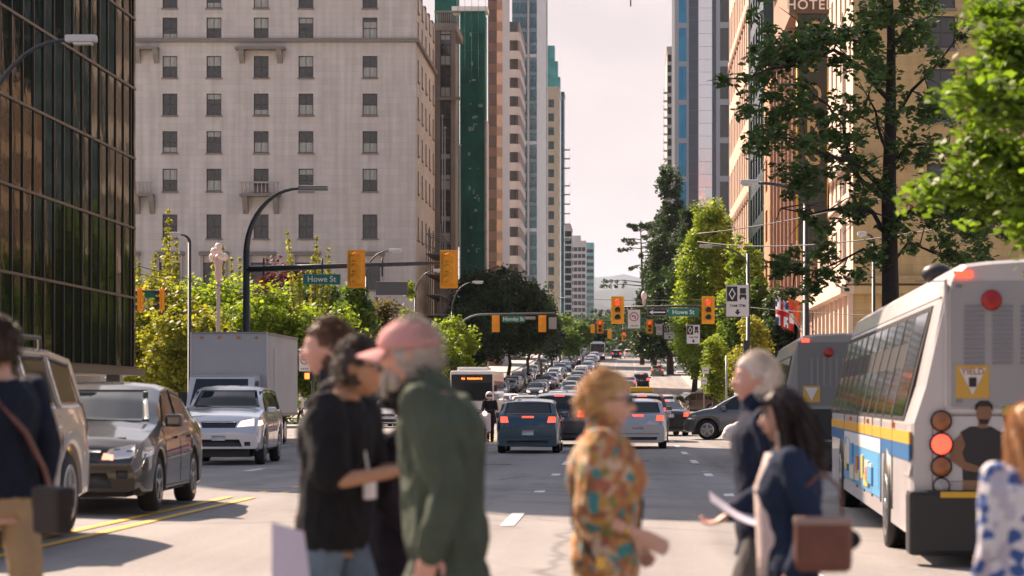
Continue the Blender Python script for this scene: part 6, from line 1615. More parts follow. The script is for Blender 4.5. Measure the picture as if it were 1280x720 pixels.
# --- city buses
def bus(label, X, Y, yaw, L, tumble, dest=False, front=False, Wd=2.55, H=2.83, low=.0, full=True, adverts=True, pal_=None):
    """rear faces the camera when front=False; x to the kerb, y forward along the bus, origin rear left corner on the ground"""
    t = thing('city_bus', label, 'bus', (X, Y, 0), yaw)
    BW_ = mat('bus_white', (.50,.47,.47), .4, coat=.4, var=.10, vscale=1.6, detail=8) if pal_ is None else pal_; GR = mat('bus_grey_panel', (.30,.30,.31), .5, var=.06, vscale=1)
    n = 14; sec = []
    # cross-section from lower left, up the side (leaning in), rounded roof, down
    pts = [(0,.32-low),(0,1.25),(tumble*.30,1.62),(tumble*.78,2.48),(tumble*.98,2.70),(tumble*1.12+.07,2.80),(tumble*1.3+.25,H),(Wd/2,H+.03)]
    full_ = pts + [(Wd-x, z) for x, z in pts[:-1][::-1]]
    b = MB(); vs = []
    ys = [0, .05, .3] + list(np.linspace(1, L-1, 12)) + [L-.3, L-.05, L]
    for y in ys:
        k = .0
        if y < .04 or y > L-.04: k = .035
        elif y < .1 or y > L-.1: k = .012
        for x, z in full_: cx_, cz_ = Wd/2, 1.6; vs.append((cx_+(x-cx_)*(1-k), y, cz_+(z-cz_)*(1-k)))
    m_ = len(full_); fs = [(i*m_+k, i*m_+k+1, (i+1)*m_+k+1, (i+1)*m_+k) for i in range(len(ys)-1) for k in range(m_-1)]
    fs += [tuple(range(m_)), tuple((len(ys)-1)*m_+k for k in range(m_))[::-1]] + [(i*m_, (i+1)*m_, (i+1)*m_+m_-1, i*m_+m_-1) for i in range(len(ys)-1)]
    b.add(vs, fs, BW_, False); body = b.build('body', t)
    side = lambda z: interp([p[1] for p in pts], [p[0] for p in pts], z)
    def sidepanel(nm, y0, y1, z0, z1, m, off=.012, parent=t):
        b = MB(); q = [(side(z0)-off,y0,z0),(side(z0)-off,y1,z0),(side(z1)-off,y1,z1),(side(z1)-off,y0,z1)]
        q2 = [(x+off+.01,y,z) for x,y,z in q]; b.add(q+q2, [(0,1,2,3),(0,4,5,1),(1,5,6,2),(2,6,7,3),(3,7,4,0)], m); return b.build(nm, parent)
    return t, sidepanel, side, GR, BW_
def near_bus():
    L = 15.6; tb = .40
    t, sp, side, GR, BW_ = bus('white city bus with lit red tail lamp and yellow yield sticker on its rear', 2.74, 23.2, -.0375, L, tb, low=.13)
    s = 130.0; Wd = 2.55
    R = lambda px, py: ((px-1137)/s*1.0, 1.5+(498-py)/s)     # photo pixel -> rear panel x, z
    # window band on the street side
    sp('window_surround', .75, L-.25, 1.28, 2.42, TRIM, .010)
    yy = .95; k = 0; BUSG = mat('bus_window_glass', (.018,.025,.025), .06, spec=.9, coat=.5)
    while yy < L-1.2:
        w = 1.25 if k else 1.45
        sp('side_window', yy, yy+w, 1.33, 1.95 if k else 2.36, BUSG, .022); 
        if k: sp('vent_window', yy, yy+w, 1.99, 2.36, BUSG, .020)
        sp('window_pillar', yy+w+.01, yy+w+.05, 1.30, 2.38, GREYM, .026); yy += w+.06; k += 1
    sp('rear_corner_trim', .02, .70, .75, 2.60, BW_, .006)
    # stripes and advert
    sp('yellow_stripe', .0, L-.3, 1.06, 1.18, mat('stripe_yellow', (.62,.33,.03), .5), .008)
    sp('blue_stripe', .0, L-.3, .90, 1.055, mat('stripe_blue', (.02,.12,.30), .5), .008)
    AD = [mat('advert_sky', (.10,.32,.55), .5), mat('advert_cream', (.62,.55,.38), .5), mat('advert_navy', (.03,.05,.16), .5), mat('advert_orange', (.55,.15,.04), .5), mat('advert_white', (.60,.6,.6), .5), mat('advert_yellow', (.62,.48,.10), .5)]
    ra = random.Random(4)
    sp('advert_panel', 3.9, 11.5, .38, .88, AD[0], .014); sp('advert_panel', 3.95, 11.45, .885, 1.04, AD[4], .014)
    for k in range(22):
        y0 = 4.0+ra.uniform(0,6.6); w = ra.uniform(.25,.9); z0 = .42+ra.uniform(0,.2); sp('advert_shape', y0, y0+w, z0, z0+ra.uniform(.12,.40), ra.choice(AD), .018+.001*k)
    # wheel with arch
    ty, ri = wheel_meshes(.48, .28, 8)
    for y in (3.0, L-3.2):
        MB().lathe([(.56,-.012),(.56,.10)], 22, TRIM, Matrix.Translation((0,y,.40)) @ Matrix.Rotation(PI/2,4,'Y')).build('wheel_arch', t)
        for x in (.12, Wd-.12): o = link('wheel', ty, t, (x,y,.35), PI/2); link('rim', ri, o)
    for y in (1.9, 6.1, 9.8): sp('marker_lamp', y, y+.12, 1.20, 1.255, AMBL, .03)
    # rear face
    def rear(nm, x0, x1, z0, z1, m, y0=-.012, y1=.02, parent=t, c=.006): return MB().cbox(x0, x1, y0, y1, z0, z1, c, m).build(nm, parent)
    rear('engine_door', .40, 2.15, 1.42, 2.62, GR, -.018)
    rear('door_frame', .34, 2.21, 1.36, 1.40, BW_, -.02)
    for x in (.33, 2.19): rear('door_frame', x, x+.03, 1.405, 2.64, BW_, -.02)
    rear('lower_panel', .22, 2.33, .68, 1.33, mat('bus_lower_white', (.5,.49,.5), .4), -.014)
    louv = MB().box(0, .19, -.03, -.018, 0, .022, mat('louvre_grey', (.19,.20,.24), .5)).mesh('louvre')
    for k in range(6):
        for j in range(13): link('louvre', louv, t, (.52+k*.27, 0, 1.83+j*.045))
    MB().lathe([(.0,.045),(.085,.045),(.10,.02),(.10,0)], 18, REDOFF, Matrix.Translation((1237/1*0+.78,-.015,2.44)) @ Matrix.Rotation(PI/2,4,'X')).build('round_red_reflector', t)
    rear('high_tail_lamp', .42, .60, 2.66, 2.72, TAILON, -.04)
    rear('high_tail_lamp', 1.95, 2.13, 2.66, 2.72, TAILON, -.04)
    AMB2 = mat('round_amber_lamp', (.30,.10,.02), .3, coat=.5); WREV = mat('reverse_lamp', (.35,.32,.30), .3, coat=.5)
    for side_x in (.30, 2.25):
        for (py, m, r_) in ((526, AMB2, .105), (555, TAILON, .115), (583, AMB2, .105), (607, WREV, .085)):
            z = 1.5+(498-py)/s; M = Matrix.Translation((side_x,-.014,z)) @ Matrix.Rotation(PI/2,4,'X')
            o = MB().lathe([(r_,0),(r_,.03),(r_*.9,.045)], 20, TRIM, M).build('round_tail_lamp', t)
            MB().lathe([(r_*.88,.03),(r_*.8,.055),(0,.065)], 20, m, M).build('lens', o)
    # yield sticker
    o = rear('yield_sticker', .44, .76, 1.50, 1.82, mat('sticker_amber', (.55,.32,.05), .5), -.024)
    MB().prism([(.47,1.79),(.73,1.79),(.60,1.53)], 'y', -.030, -.026, WSIGN).build('triangle', o)
    text('lettering', 'YIELD', .085, mat('sticker_brown', (.30,.12,.03), .5), o, (.60,-.032,1.755), (PI/2,0,0), .001)
    MB().cbox(.565,.635,-.036,-.031,1.61,1.70,.008,BLK).build('bus_symbol', o)
    # printed advert: two flat figures
    SKN = mat('print_brown_skin', (.22,.11,.06), .6); TSH = mat('print_black_shirt', (.02,.02,.022), .6); SHT = mat('print_tan_shorts', (.28,.16,.08), .6); HR = mat('print_hair', (.015,.012,.01), .6); YC = mat('print_yellow_cap', (.5,.38,.08), .6)
    o = link('printed_figure', None, t)
    def fp(polys, m, y): 
        b = MB()
        for p in polys: b.prism([R(*q) for q in p], 'y', y, y+.003, m)
        b.build('printed_shape', o)
    def ell(cx, cy, rx, ry, n=16): return [(cx+rx*math.cos(2*PI*i/n), cy+ry*math.sin(2*PI*i/n)) for i in range(n)]
    fp([[(1200,540),(1212,533),(1238,533),(1252,541),(1254,585),(1240,600),(1203,600)]], TSH, -.022)
    fp([[(1201,542),(1190,552),(1186,572),(1189,576),(1206,588),(1222,590),(1222,582),(1206,577),(1202,566),(1206,556)],[(1252,543),(1254,560),(1250,576),(1234,582),(1222,584),(1222,590),(1240,590),(1256,580)],[(1222,524),(1233,524),(1233,535),(1222,535)]], SKN, -.026)
    fp([[(1204,600),(1240,600),(1240,627),(1224,628),(1222,608),(1220,628),(1203,627)]], SHT, -.0225)
    fp([ell(1229,516,9.5,14)], SKN, -.027); fp([[(1218,514),(1218,506),(1224,501),(1235,501),(1240,507),(1240,514),(1236,508),(1223,508)],[(1222,524),(1236,524),(1234,530),(1225,530)]], HR, -.030)
    fp([[(1247,542),(1262,534),(1275,534),(1282,545),(1280,600),(1250,600),(1252,575)]], TSH, -.0195); fp([ell(1262,521,9,12)], SKN, -.024); fp([[(1251,519),(1252,511),(1259,506),(1268,507),(1274,514),(1274,519)]], YC, -.0275)
    fp([[(1252,600),(1280,600),(1280,627),(1252,627)]], SHT, -.0205)
    # bumper
    MB().cbox(-.02, Wd+.02, -.16, .25, .0, .62, .05, TRIM).build('rear_bumper', t)
    MB().box(.28, Wd-.28, -.175, -.161, .555, .61, mat('bumper_yellow', (.6,.35,.02), .5)).build('bumper_stripe', t)
    MB().box(.1, Wd-.1, .1, L-.3, .12, .33, TRIM).build('underbody', t)
    for x in (.55, 1.15): MB().ball((x, 3.2, 2.86), .14, TRIM, 12, (1.2,1,.8)).build('roof_fitting', t)
    SEAM = mat('panel_seam', (.10,.10,.105), .6)
    for z in (.70, 1.02, 1.335): MB().box(.24, 2.31, -.0165, -.0145, z, z+.008, SEAM).build('panel_seam', t)
    for x in (.215, 2.33, 1.27): MB().box(x, x+.008, -.0165 if x==1.27 else -.014, -.0125, .66, 1.33, SEAM).build('panel_seam', t)
    for x in (.44, 2.06): 
        for z in (1.46, 2.56): MB().cbox(x, x+.06, -.028, -.018, z, z+.03, .004, GREYM).build('latch', t)
    MB().cbox(1.08, 1.42, -.185, -.165, .30, .46, .01, PLATE).build('rear_plate', t); MB().box(.05,.33,-.015,-.0125,2.62,2.628,SEAM).build('panel_seam', t)
    for y in (2.2, 3.9, 5.4, 6.9, 8.4, 11.6): sp('panel_seam', y, y+.012, .34, 1.27, SEAM, .0165)
    sp('roof_seam', .1, L-.2, 2.47, 2.482, SEAM, .004)
near_bus()
def second_bus():
    L = 12.0
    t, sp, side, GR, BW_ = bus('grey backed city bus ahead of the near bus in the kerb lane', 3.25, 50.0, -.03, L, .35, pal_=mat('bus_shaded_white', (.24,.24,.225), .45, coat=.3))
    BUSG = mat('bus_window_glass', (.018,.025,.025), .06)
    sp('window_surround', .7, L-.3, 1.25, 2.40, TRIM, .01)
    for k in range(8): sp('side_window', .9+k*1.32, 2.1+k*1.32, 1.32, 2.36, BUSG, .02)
    def rear(nm, x0, x1, z0, z1, m, y0=-.012): return MB().cbox(x0, x1, y0, .02, z0, z1, .006, m).build(nm, t)
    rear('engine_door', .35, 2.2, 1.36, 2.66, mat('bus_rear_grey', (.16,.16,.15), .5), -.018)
    lm = MB().box(0,.05,-.03,-.018,0,.6,GREYM).mesh('louvre')
    for k in range(11): link('louvre', lm, t, (.6+k*.13, 0, 1.75))
    rear('high_tail_lamp', .42, .58, 2.66, 2.74, TAILON, -.04)
    MB().lathe([(0,.04),(.1,.03),(.1,0)], 14, REDOFF, Matrix.Translation((.98,-.015,2.45)) @ Matrix.Rotation(PI/2,4,'X')).build('round_red_reflector', t)
    o = rear('yield_sticker', .45, .80, 1.42, 1.76, mat('sticker_amber', (.55,.32,.05), .5), -.024); MB().prism([(.49,1.72),(.76,1.72),(.625,1.45)], 'y', -.03, -.026, WSIGN).build('triangle', o)
    MB().box(.1,2.45,-.03,-.013,.65,1.28,TRIM).build('lower_panel', t); MB().cbox(0,2.55,-.14,.2,.2,.6,.05,TRIM).build('rear_bumper', t)
    for z in (.9,1.1): MB().lathe([(0,.04),(.1,.03),(.1,0)], 14, REDOFF, Matrix.Translation((.3,-.03,z)) @ Matrix.Rotation(PI/2,4,'X')).build('round_tail_lamp', t)
    ty, ri = wheel_meshes(.48, .28, 8)
    for y in (3.0, L-2.6):
        for x in (.12, 2.43): o = link('wheel', ty, t, (x,y,.48), PI/2); link('rim', ri, o)
    MB().box(.1, 2.45, .1, L-.3, .14, .33, TRIM).build('underbody', t)
second_bus()
def oncoming_bus(label, px, Y, W_=2.6, H=3.15, led=True, nm='city_bus'):
    s = F/Y; t = thing(nm, label, 'bus', ((px-CX)/s, Y, gz(Y)))
    WH = mat('oncoming_bus_white', (.74,.72,.71), .4, coat=.4); w = W_/2
    MB().cbox(-w, w, 0, 12, .35, H, .12, WH).build('body', t)
    MB().cbox(-w+.08, w-.08, -.03, .02, 1.35, H-.22, .03, TRIM).build('front_mask', t)
    MB().cbox(-w+.16, w-.16, -.05, -.031, 1.42, H-.72, .02, GLASSC).build('windscreen', t)
    if led:
        o = MB().cbox(-.85, .85, -.05, -.032, H-.62, H-.32, .01, BLK).build('destination_sign', t)
        LE = mat('led_orange', (.5,.1,.0), .5, emit=(1,.16,.02), estr=1.6)
        rl = random.Random(6); lb_ = MB(); xx = -.62
        while xx < .62:      # unreadable lit characters
            w_ = rl.uniform(.05,.10); lb_.box(xx, xx+w_, -.056, -.051, H-.54+rl.uniform(0,.03), H-.40-rl.uniform(0,.03), LE); xx += w_+.035+(.12 if -.56 < xx < -.45 else 0)
        lb_.build('led_lettering', o)
    MB().cbox(-w-.02, w+.02, -.12, .1, .3, .7, .04, TRIM).build('bumper', t)
    for sg in (-1,1):
        MB().lathe([(0,.04),(.1,.03),(.1,0)], 12, HEADW, Matrix.Translation((sg*(w-.28),-.03,.85)) @ Matrix.Rotation(PI/2,4,'X')).build('headlight', t)
        MB().cbox(sg*(w+.12)-.1, sg*(w+.12)+.1, -.35, -.2, 1.9, 2.3, .03, TRIM).build('mirror', t)
    MB().cbox(-w*.7, w*.7, .6, 4, H, H+.22, .06, WH).build('roof_unit', t)
    g = MB().box(w, w+.015, 0, 1.3, 1.35, H-.6, GLASSC).mesh('side_window')
    for k in range(8): link('side_window', g, t, (0, .5+k*1.4, 0))
    ty, ri = wheel_meshes(.48, .28, 8)
    for y in (2.6, 9.4):
        for x in (-w+.13, w-.13): o = link('wheel', ty, t, (x,y,.48), PI/2); link('rim', ri, o)
oncoming_bus('white oncoming city bus with orange destination sign', 590, 144)
oncoming_bus('dark fronted bus far back in the queue of cars', 716, 400, led=False)
oncoming_bus('pale topped bus farthest back beside the red lights', 747, 440, led=False)

# --- scooter with rider waiting beside the petrol blue hatchback
def scooter():
    t = thing('motor_scooter', 'white and red motor scooter between the bus and the petrol blue hatchback', 'scooter', (-4.75, 83, 0)); WS = paint('scooter_white', (.65,.6,.6), 0); 
    MB().cbox(-.20,.20,-.55,-.42,.35,1.0,.06,WS).build('front_shield', t); MB().cbox(-.17,.17,-.35,.5,.3,.42,.04,P_RED).build('floor_board', t)
    MB().cbox(-.19,.19,.1,.85,.42,.78,.08,P_RED).build('rear_body', t); MB().cbox(-.15,.15,.05,.75,.78,.86,.03,TRIM).build('seat', t)
    MB().tube([(0,-.6,.25),(0,-.45,.95),(0,-.40,1.08)], .03, 8, GREYM).build('steering_column', t); MB().tube([(-.34,-.3,1.12),(-.1,-.4,1.08),(.1,-.4,1.08),(.34,-.3,1.12)], .018, 6, TRIM).build('handlebar', t)
    MB().ball((0,-.52,.98), .09, HEADW, 12).build('headlight', t)
    ty, ri = wheel_meshes(.24, .11, 5)
    for y in (-.62,.68): o = link('wheel', ty, t, (0,y,.24), PI/2); link('rim', ri, o)
scooter()
# ------------------------------------------------------------------ people
def skin(name, c): 
    m = mat(name, c, .5, var=.08, vscale=9); m.node_tree.nodes['Principled BSDF'].inputs['Subsurface Weight'].default_value = .12
    m.node_tree.nodes['Principled BSDF'].inputs['Subsurface Radius'].default_value = (.02,.008,.004); return m
SK1 = skin('fair_skin', (.60,.35,.25)); SK2 = skin('tan_skin', (.45,.24,.14)); SK3 = skin('ruddy_skin', (.62,.33,.25)); SK4 = skin('olive_skin', (.30,.15,.09))
def cloth(name, c, var=.15, rough=.9): return mat(name, c, rough, var=var, vscale=7, bump=.25, bscale=60, spec=.2)

def blend_mesh(name, shells, voxel, m, wrinkle=0.0, seed=0, smooth_it=4):
    """closed shells fused into one continuous surface"""
    b = MB()
    for f in shells: f(b)
    me = b.mesh('tmp'); o = bpy.data.objects.new('tmp', me); COL.objects.link(o)
    bb = bmesh.new(); bb.from_mesh(me); bmesh.ops.recalc_face_normals(bb, faces=bb.faces); bb.to_mesh(me); bb.free()
    r = o.modifiers.new('r', 'REMESH'); r.mode = 'VOXEL'; r.voxel_size = voxel
    s = o.modifiers.new('s', 'SMOOTH'); s.iterations = smooth_it; s.factor = .6
    dg = bpy.context.evaluated_depsgraph_get(); out = bpy.data.meshes.new_from_object(o.evaluated_get(dg)); bpy.data.objects.remove(o)
    out.name = name
    if wrinkle:
        n = len(out.vertices); co = np.empty(n*3, np.float32); out.vertices.foreach_get('co', co); no = np.empty(n*3, np.float32); out.vertices.foreach_get('normal', no)
        co = co.reshape(-1,3); no = no.reshape(-1,3)
        # long soft folds with finer creases
        w = np.array([noise.noise(Vector((c[0]*9+seed, c[1]*9, c[2]*4.0 + 3*c[0]))) + .5*noise.noise(Vector((c[0]*22, c[1]*22+seed, c[2]*11))) for c in co])
        w = 1 - 2*np.abs(w)
        co = co + no * (w*wrinkle)[:, None]; out.vertices.foreach_set('co', co.astype(np.float32).ravel()); out.update()
    out.materials.clear(); out.materials.append(m); out.polygons.foreach_set('use_smooth', [True]*len(out.polygons)); return out

def ringtube(b, rings):
    """rings: (centre, axis_a vector, axis_b vector)"""
    n = 16; vs = []
    for c, a, d in rings:
        for k in range(n):
            t = 2*PI*k/n; vs.append(Vector(c) + Vector(a)*math.cos(t) + Vector(d)*math.sin(t))
    fs = [(i*n+k, i*n+(k+1)%n, (i+1)*n+(k+1)%n, (i+1)*n+k) for i in range(len(rings)-1) for k in range(n)]
    fs += [tuple(range(n))[::-1], tuple((len(rings)-1)*n+k for k in range(n))]
    b.add(vs, fs)
def limbtube(b, pts, rs, sub=4):
    P = [Vector(p) for p in pts]; out = []; rr = []
    for i in range(len(P)-1):
        for q in range(sub): out.append(P[i].lerp(P[i+1], q/sub)); rr.append(rs[i]+(rs[i+1]-rs[i])*q/sub)
    out.append(P[-1]); rr.append(rs[-1]); b.tube(out, rr, 12)
    b.ball(out[0], rs[0]*.99, None, 10); b.ball(out[-1], rs[-1]*.99, None, 10)

def hand_shells(wrist, direction, palm_n, size=1.0, curl=.5, side=1):
    """palm, four unequal bent fingers and a thumb from the side of the palm; direction = along the hand, palm_n = palm normal"""
    w = Vector(wrist); d = Vector(direction).normalized(); n = Vector(palm_n); n = (n - d*n.dot(d)).normalized(); s = d.cross(n)*side
    out = []
    def palm(b):
        L = .098*size
        ringtube(b, [(w - d*.01, s*.026*size, n*.019*size), (w + d*L*.3, s*.036*size, n*.017*size), (w + d*L*.75, s*.042*size, n*.015*size), (w + d*L, s*.040*size, n*.012*size)])
    out.append(palm)
    for k, (off, ln) in enumerate(((-.030,.058),(-.010,.068),(.011,.072),(.031,.064))):
        def fing(b, off=off, ln=ln, k=k):
            p = w + d*(.092*size) + s*off*size; pts = [p]; dd = d.copy(); a = curl*(.55+.12*k)
            for seg in (.45,.32,.25):
                dd = (Matrix.Rotation(a*side if False else a, 3, s) @ dd) if True else dd
                # bend toward the palm normal
                pts.append(pts[-1] + dd*ln*size*seg*1.25)
            b.tube(pts, [.0095*size,.0088*size,.008*size,.0068*size], 8); b.ball(pts[-1], .0068*size, None, 8)
        out.append(fing)
    def thumb(b):
        p = w + d*.03*size + s*.030*size; q = p + (d*.6 + s*.75 - n*.1).normalized()*.038*size; r_ = q + (d*.9 + s*.25 - n*.25).normalized()*.030*size
        b.tube([p, q, r_], [.014*size,.011*size,.008*size], 8); b.ball(r_, .008*size, None, 8)
    out.append(thumb); return out

def head_shell(c, R, H=1.0, fem=False, beard=False):
    """anatomical head: R maps head axes (x forward, y left, z up) to the body; c = centre between the ears"""
    def f(b):
        n, rows = 40, 30; vs = []
        for i in range(rows+1):
            a = PI*i/rows
            for k in range(n):
                t = 2*PI*k/n; x, y, z = math.sin(a)*math.cos(t), math.sin(a)*math.sin(t), math.cos(a)
                px_, py_, pz_ = x*.098, y*.076, z*.118
                if z < 0: py_ *= 1 - .34*(-z)**1.5; px_ = px_*(1-.10*(-z)) + .012*(-z)       # jaw
                if x < 0: px_ *= 1.04 + .06*z
                g = lambda cy, cz, sy, sz: math.exp(-((py_-cy)/sy)**2 - ((pz_-cz)/sz)**2)
                if x > .25:
                    px_ = px_*.965
                    px_ += .030*g(0,-.030,.011,.014) + .016*g(0,-.010,.008,.020)               # nose
                    px_ -= .013*(g(.032,.010,.016,.011)+g(-.032,.010,.016,.011))                # sockets
                    px_ += (.003 if fem else .007)*g(0,.030,.045,.009)                          # brow
                    px_ += .009*g(0,-.062,.020,.006) + .007*g(0,-.074,.017,.006) - .004*g(0,-.068,.022,.003)  # lips
                    px_ += .010*g(0,-.100,.020,.013)                                             # chin
                    px_ += .005*(g(.040,-.025,.016,.016)+g(-.040,-.025,.016,.016))              # cheeks
                v = R @ Vector((px_, py_, pz_))*H + Vector(c); vs.append(v)
        fs = [(i*n+k, (i+1)*n+k, (i+1)*n+(k+1)%n, i*n+(k+1)%n) for i in range(rows) for k in range(n)]
        b.add(vs, fs)
        for sg in (1,-1):   # ears
            o = Vector(c) + R @ Vector((-.008, sg*.077, -.005))*H; M = R
            ringtube(b, [(o + R@Vector((0,-sg*.01,0)), R@Vector((.014,0,0)), R@Vector((0,0,.024))), (o + R@Vector((-.006,sg*.008,.003)), R@Vector((.017,0,0)), R@Vector((0,0,.031))), (o + R@Vector((-.012,sg*.014,.004)), R@Vector((.013,0,0)), R@Vector((0,0,.026)))])
    return f

def eyes(t, c, R, body):
    e = MB(); ec = MB()
    for sg in (1,-1):
        p = Vector(c) + R @ Vector((.079, sg*.032, .010)); e.ball(p, .0122, mat('eye_white', (.55,.52,.5), .2), 10)
        ec.ball(p + R@Vector((.0075,0,0)), .0062, mat('iris_dark', (.03,.02,.015), .15), 8)
    e.build('eyeball', body); ec.build('iris', body)
    b = MB()
    b.tube([Vector(c)+R@Vector((.0965-.0,y,-.068-abs(y)*.05)) for y in (-.020,-.01,0,.01,.020)], .0022, 5, mat('lip_line', (.20,.07,.06), .6)); b.build('mouth', body)
    b = MB()
    for sg in (1,-1): b.tube([Vector(c)+R@Vector((.097-abs(y)*.25+.004, sg*y, .034+.004*math.sin((y-.014)*90))) for y in (.014,.024,.034,.044)], [.002,.0032,.003,.0016], 5, mat('eyebrow', (.06,.04,.03), .9))
    b.build('eyebrow', body)

def strands(name, parent, roots, steps, m, width=.004, taper=True):
    """many fine ribbons; steps(p, i, rnd) returns the list of points"""
    V = []; Fs = []; 
    for i, p in enumerate(roots):
        pts = steps(p, i)
        sd = Vector((random.gauss(0,1), random.gauss(0,1), random.gauss(0,.3))).normalized(); k0 = len(V)
        for j, q in enumerate(pts):
            w = width*(1 - (j/(len(pts)-1))**2*.8 if taper else 1); V += [q - sd*w/2, q + sd*w/2]
        Fs += [(k0+2*j, k0+2*j+1, k0+2*j+3, k0+2*j+2) for j in range(len(pts)-1)]
    b = MB(); b.add(V, Fs, m, True); return b.build(name, parent, recalc=False)

def hair_cap(t, body, c, R, m, kind, rnd):
    """hair mass on the skull plus fine strands. kinds: short, bun, long, fringe (under a cap)"""
    n, rows = 36, 22; vs = []; keep = {}
    front = {'short': .30, 'bun': .25, 'long': .25, 'fringe': -.15}[kind]; low = {'short': -.55, 'bun': -.50, 'long': -.75, 'fringe': -.62}[kind]
    thick = {'short': 1.10, 'bun': 1.13, 'long': 1.14, 'fringe': 1.10}[kind]
    def inside(x, y, z):
        if x > .55: return z > .45 + .15*abs(y)
        if x > .15: return z > front + (x-.15)*.35 - (.25 if abs(y) > .6 and x < .35 else 0)
        return z > low
    for i in range(rows+1):
        a = PI*i/rows
        for k in range(n):
            q = 2*PI*k/n; x, y, z = math.sin(a)*math.cos(q), math.sin(a)*math.sin(q), math.cos(a)
            w = thick*(1+.07*noise.noise(Vector((x*3,y*3,z*3+rnd)))+.045*noise.noise(Vector((x*11,y*11,z*9))))
            ins = inside(x,y,z)
            if not ins: w = .90
            vs.append(Vector(c) + R @ Vector((x*.100*w - .004, y*.078*w*(1-.0*z), z*.119*w)))
            keep[(i,k)] = ins
    fs = []
    for i in range(rows):
        for k in range(n):
            k2 = (k+1)%n
            if any(keep[a] for a in ((i,k),(i+1,k),(i+1,k2),(i,k2))): fs.append((i*n+k,(i+1)*n+k,(i+1)*n+k2,i*n+k2))
    b = MB(); b.add(vs, fs, m, True); ho = b.build('hair', body, recalc=False)
    roots = [v for (i,k), v in zip([(i,k) for i in range(rows+1) for k in range(n)], vs) if keep[(i,k)]]
    rr = random.Random(int(rnd*10)); sel = [rr.choice(roots) for _ in range(1700 if kind != 'long' else 1500)]
    C = Vector(c)
    down = R @ Vector((0,0,-1)); back = R @ Vector((-1,0,0))
    def st(p, i):
        o = (p - C).normalized()
        if kind in ('short','fringe'):
            d = (back*.8 + down*.55 + o*.35 + Vector((rr.gauss(0,.25),rr.gauss(0,.25),rr.gauss(0,.25)))).normalized(); L = rr.uniform(.02,.05)
        elif kind == 'bun':
            d = (back*1.0 + down*.4 + o*.2 + Vector((rr.gauss(0,.15),rr.gauss(0,.15),rr.gauss(0,.2)))).normalized(); L = rr.uniform(.03,.07)
        else:
            loc = R.inverted() @ (p - C)
            d = (down*1.0 + back*.25 + o*.25).normalized(); L = rr.uniform(.12,.30) if loc.x < .05 else rr.uniform(.12,.22)
        pts = [p + d*L*q + o*.012*math.sin(q*PI) - (o*.0 if kind != 'long' else o*.03*q*q) for q in (0,.33,.66,1)]
        return pts
    strands('hair_strand', ho, [p + Vector((rr.gauss(0,.004),)*3) for p in sel], st, m, .0045 if kind != 'long' else .008)
    if kind == 'long':
        # the fall of hair behind the ears
        b = MB(); rg = []
        for q in range(8):
            f = q/7; p = C + R@Vector((-.035-.012*f, 0, -.02)) + Vector((0,0,-.27*f)); rg.append((p, R@Vector((.070-.012*f,0,0)), R@Vector((0,.088*(1-.25*f*f),0))))
        vsl = []; ringtube(b, rg); 
        me = b; b.mats = [m]; b.mi = [0]*len(b.f); b.sm = [True]*len(b.f); b.build('hair_fall', ho)
    if kind == 'bun': MB().ball(C + R@Vector((-.118,0,.0)), .042, m, 14, (1,1,.9)).build('hair_bun', ho)
    return ho

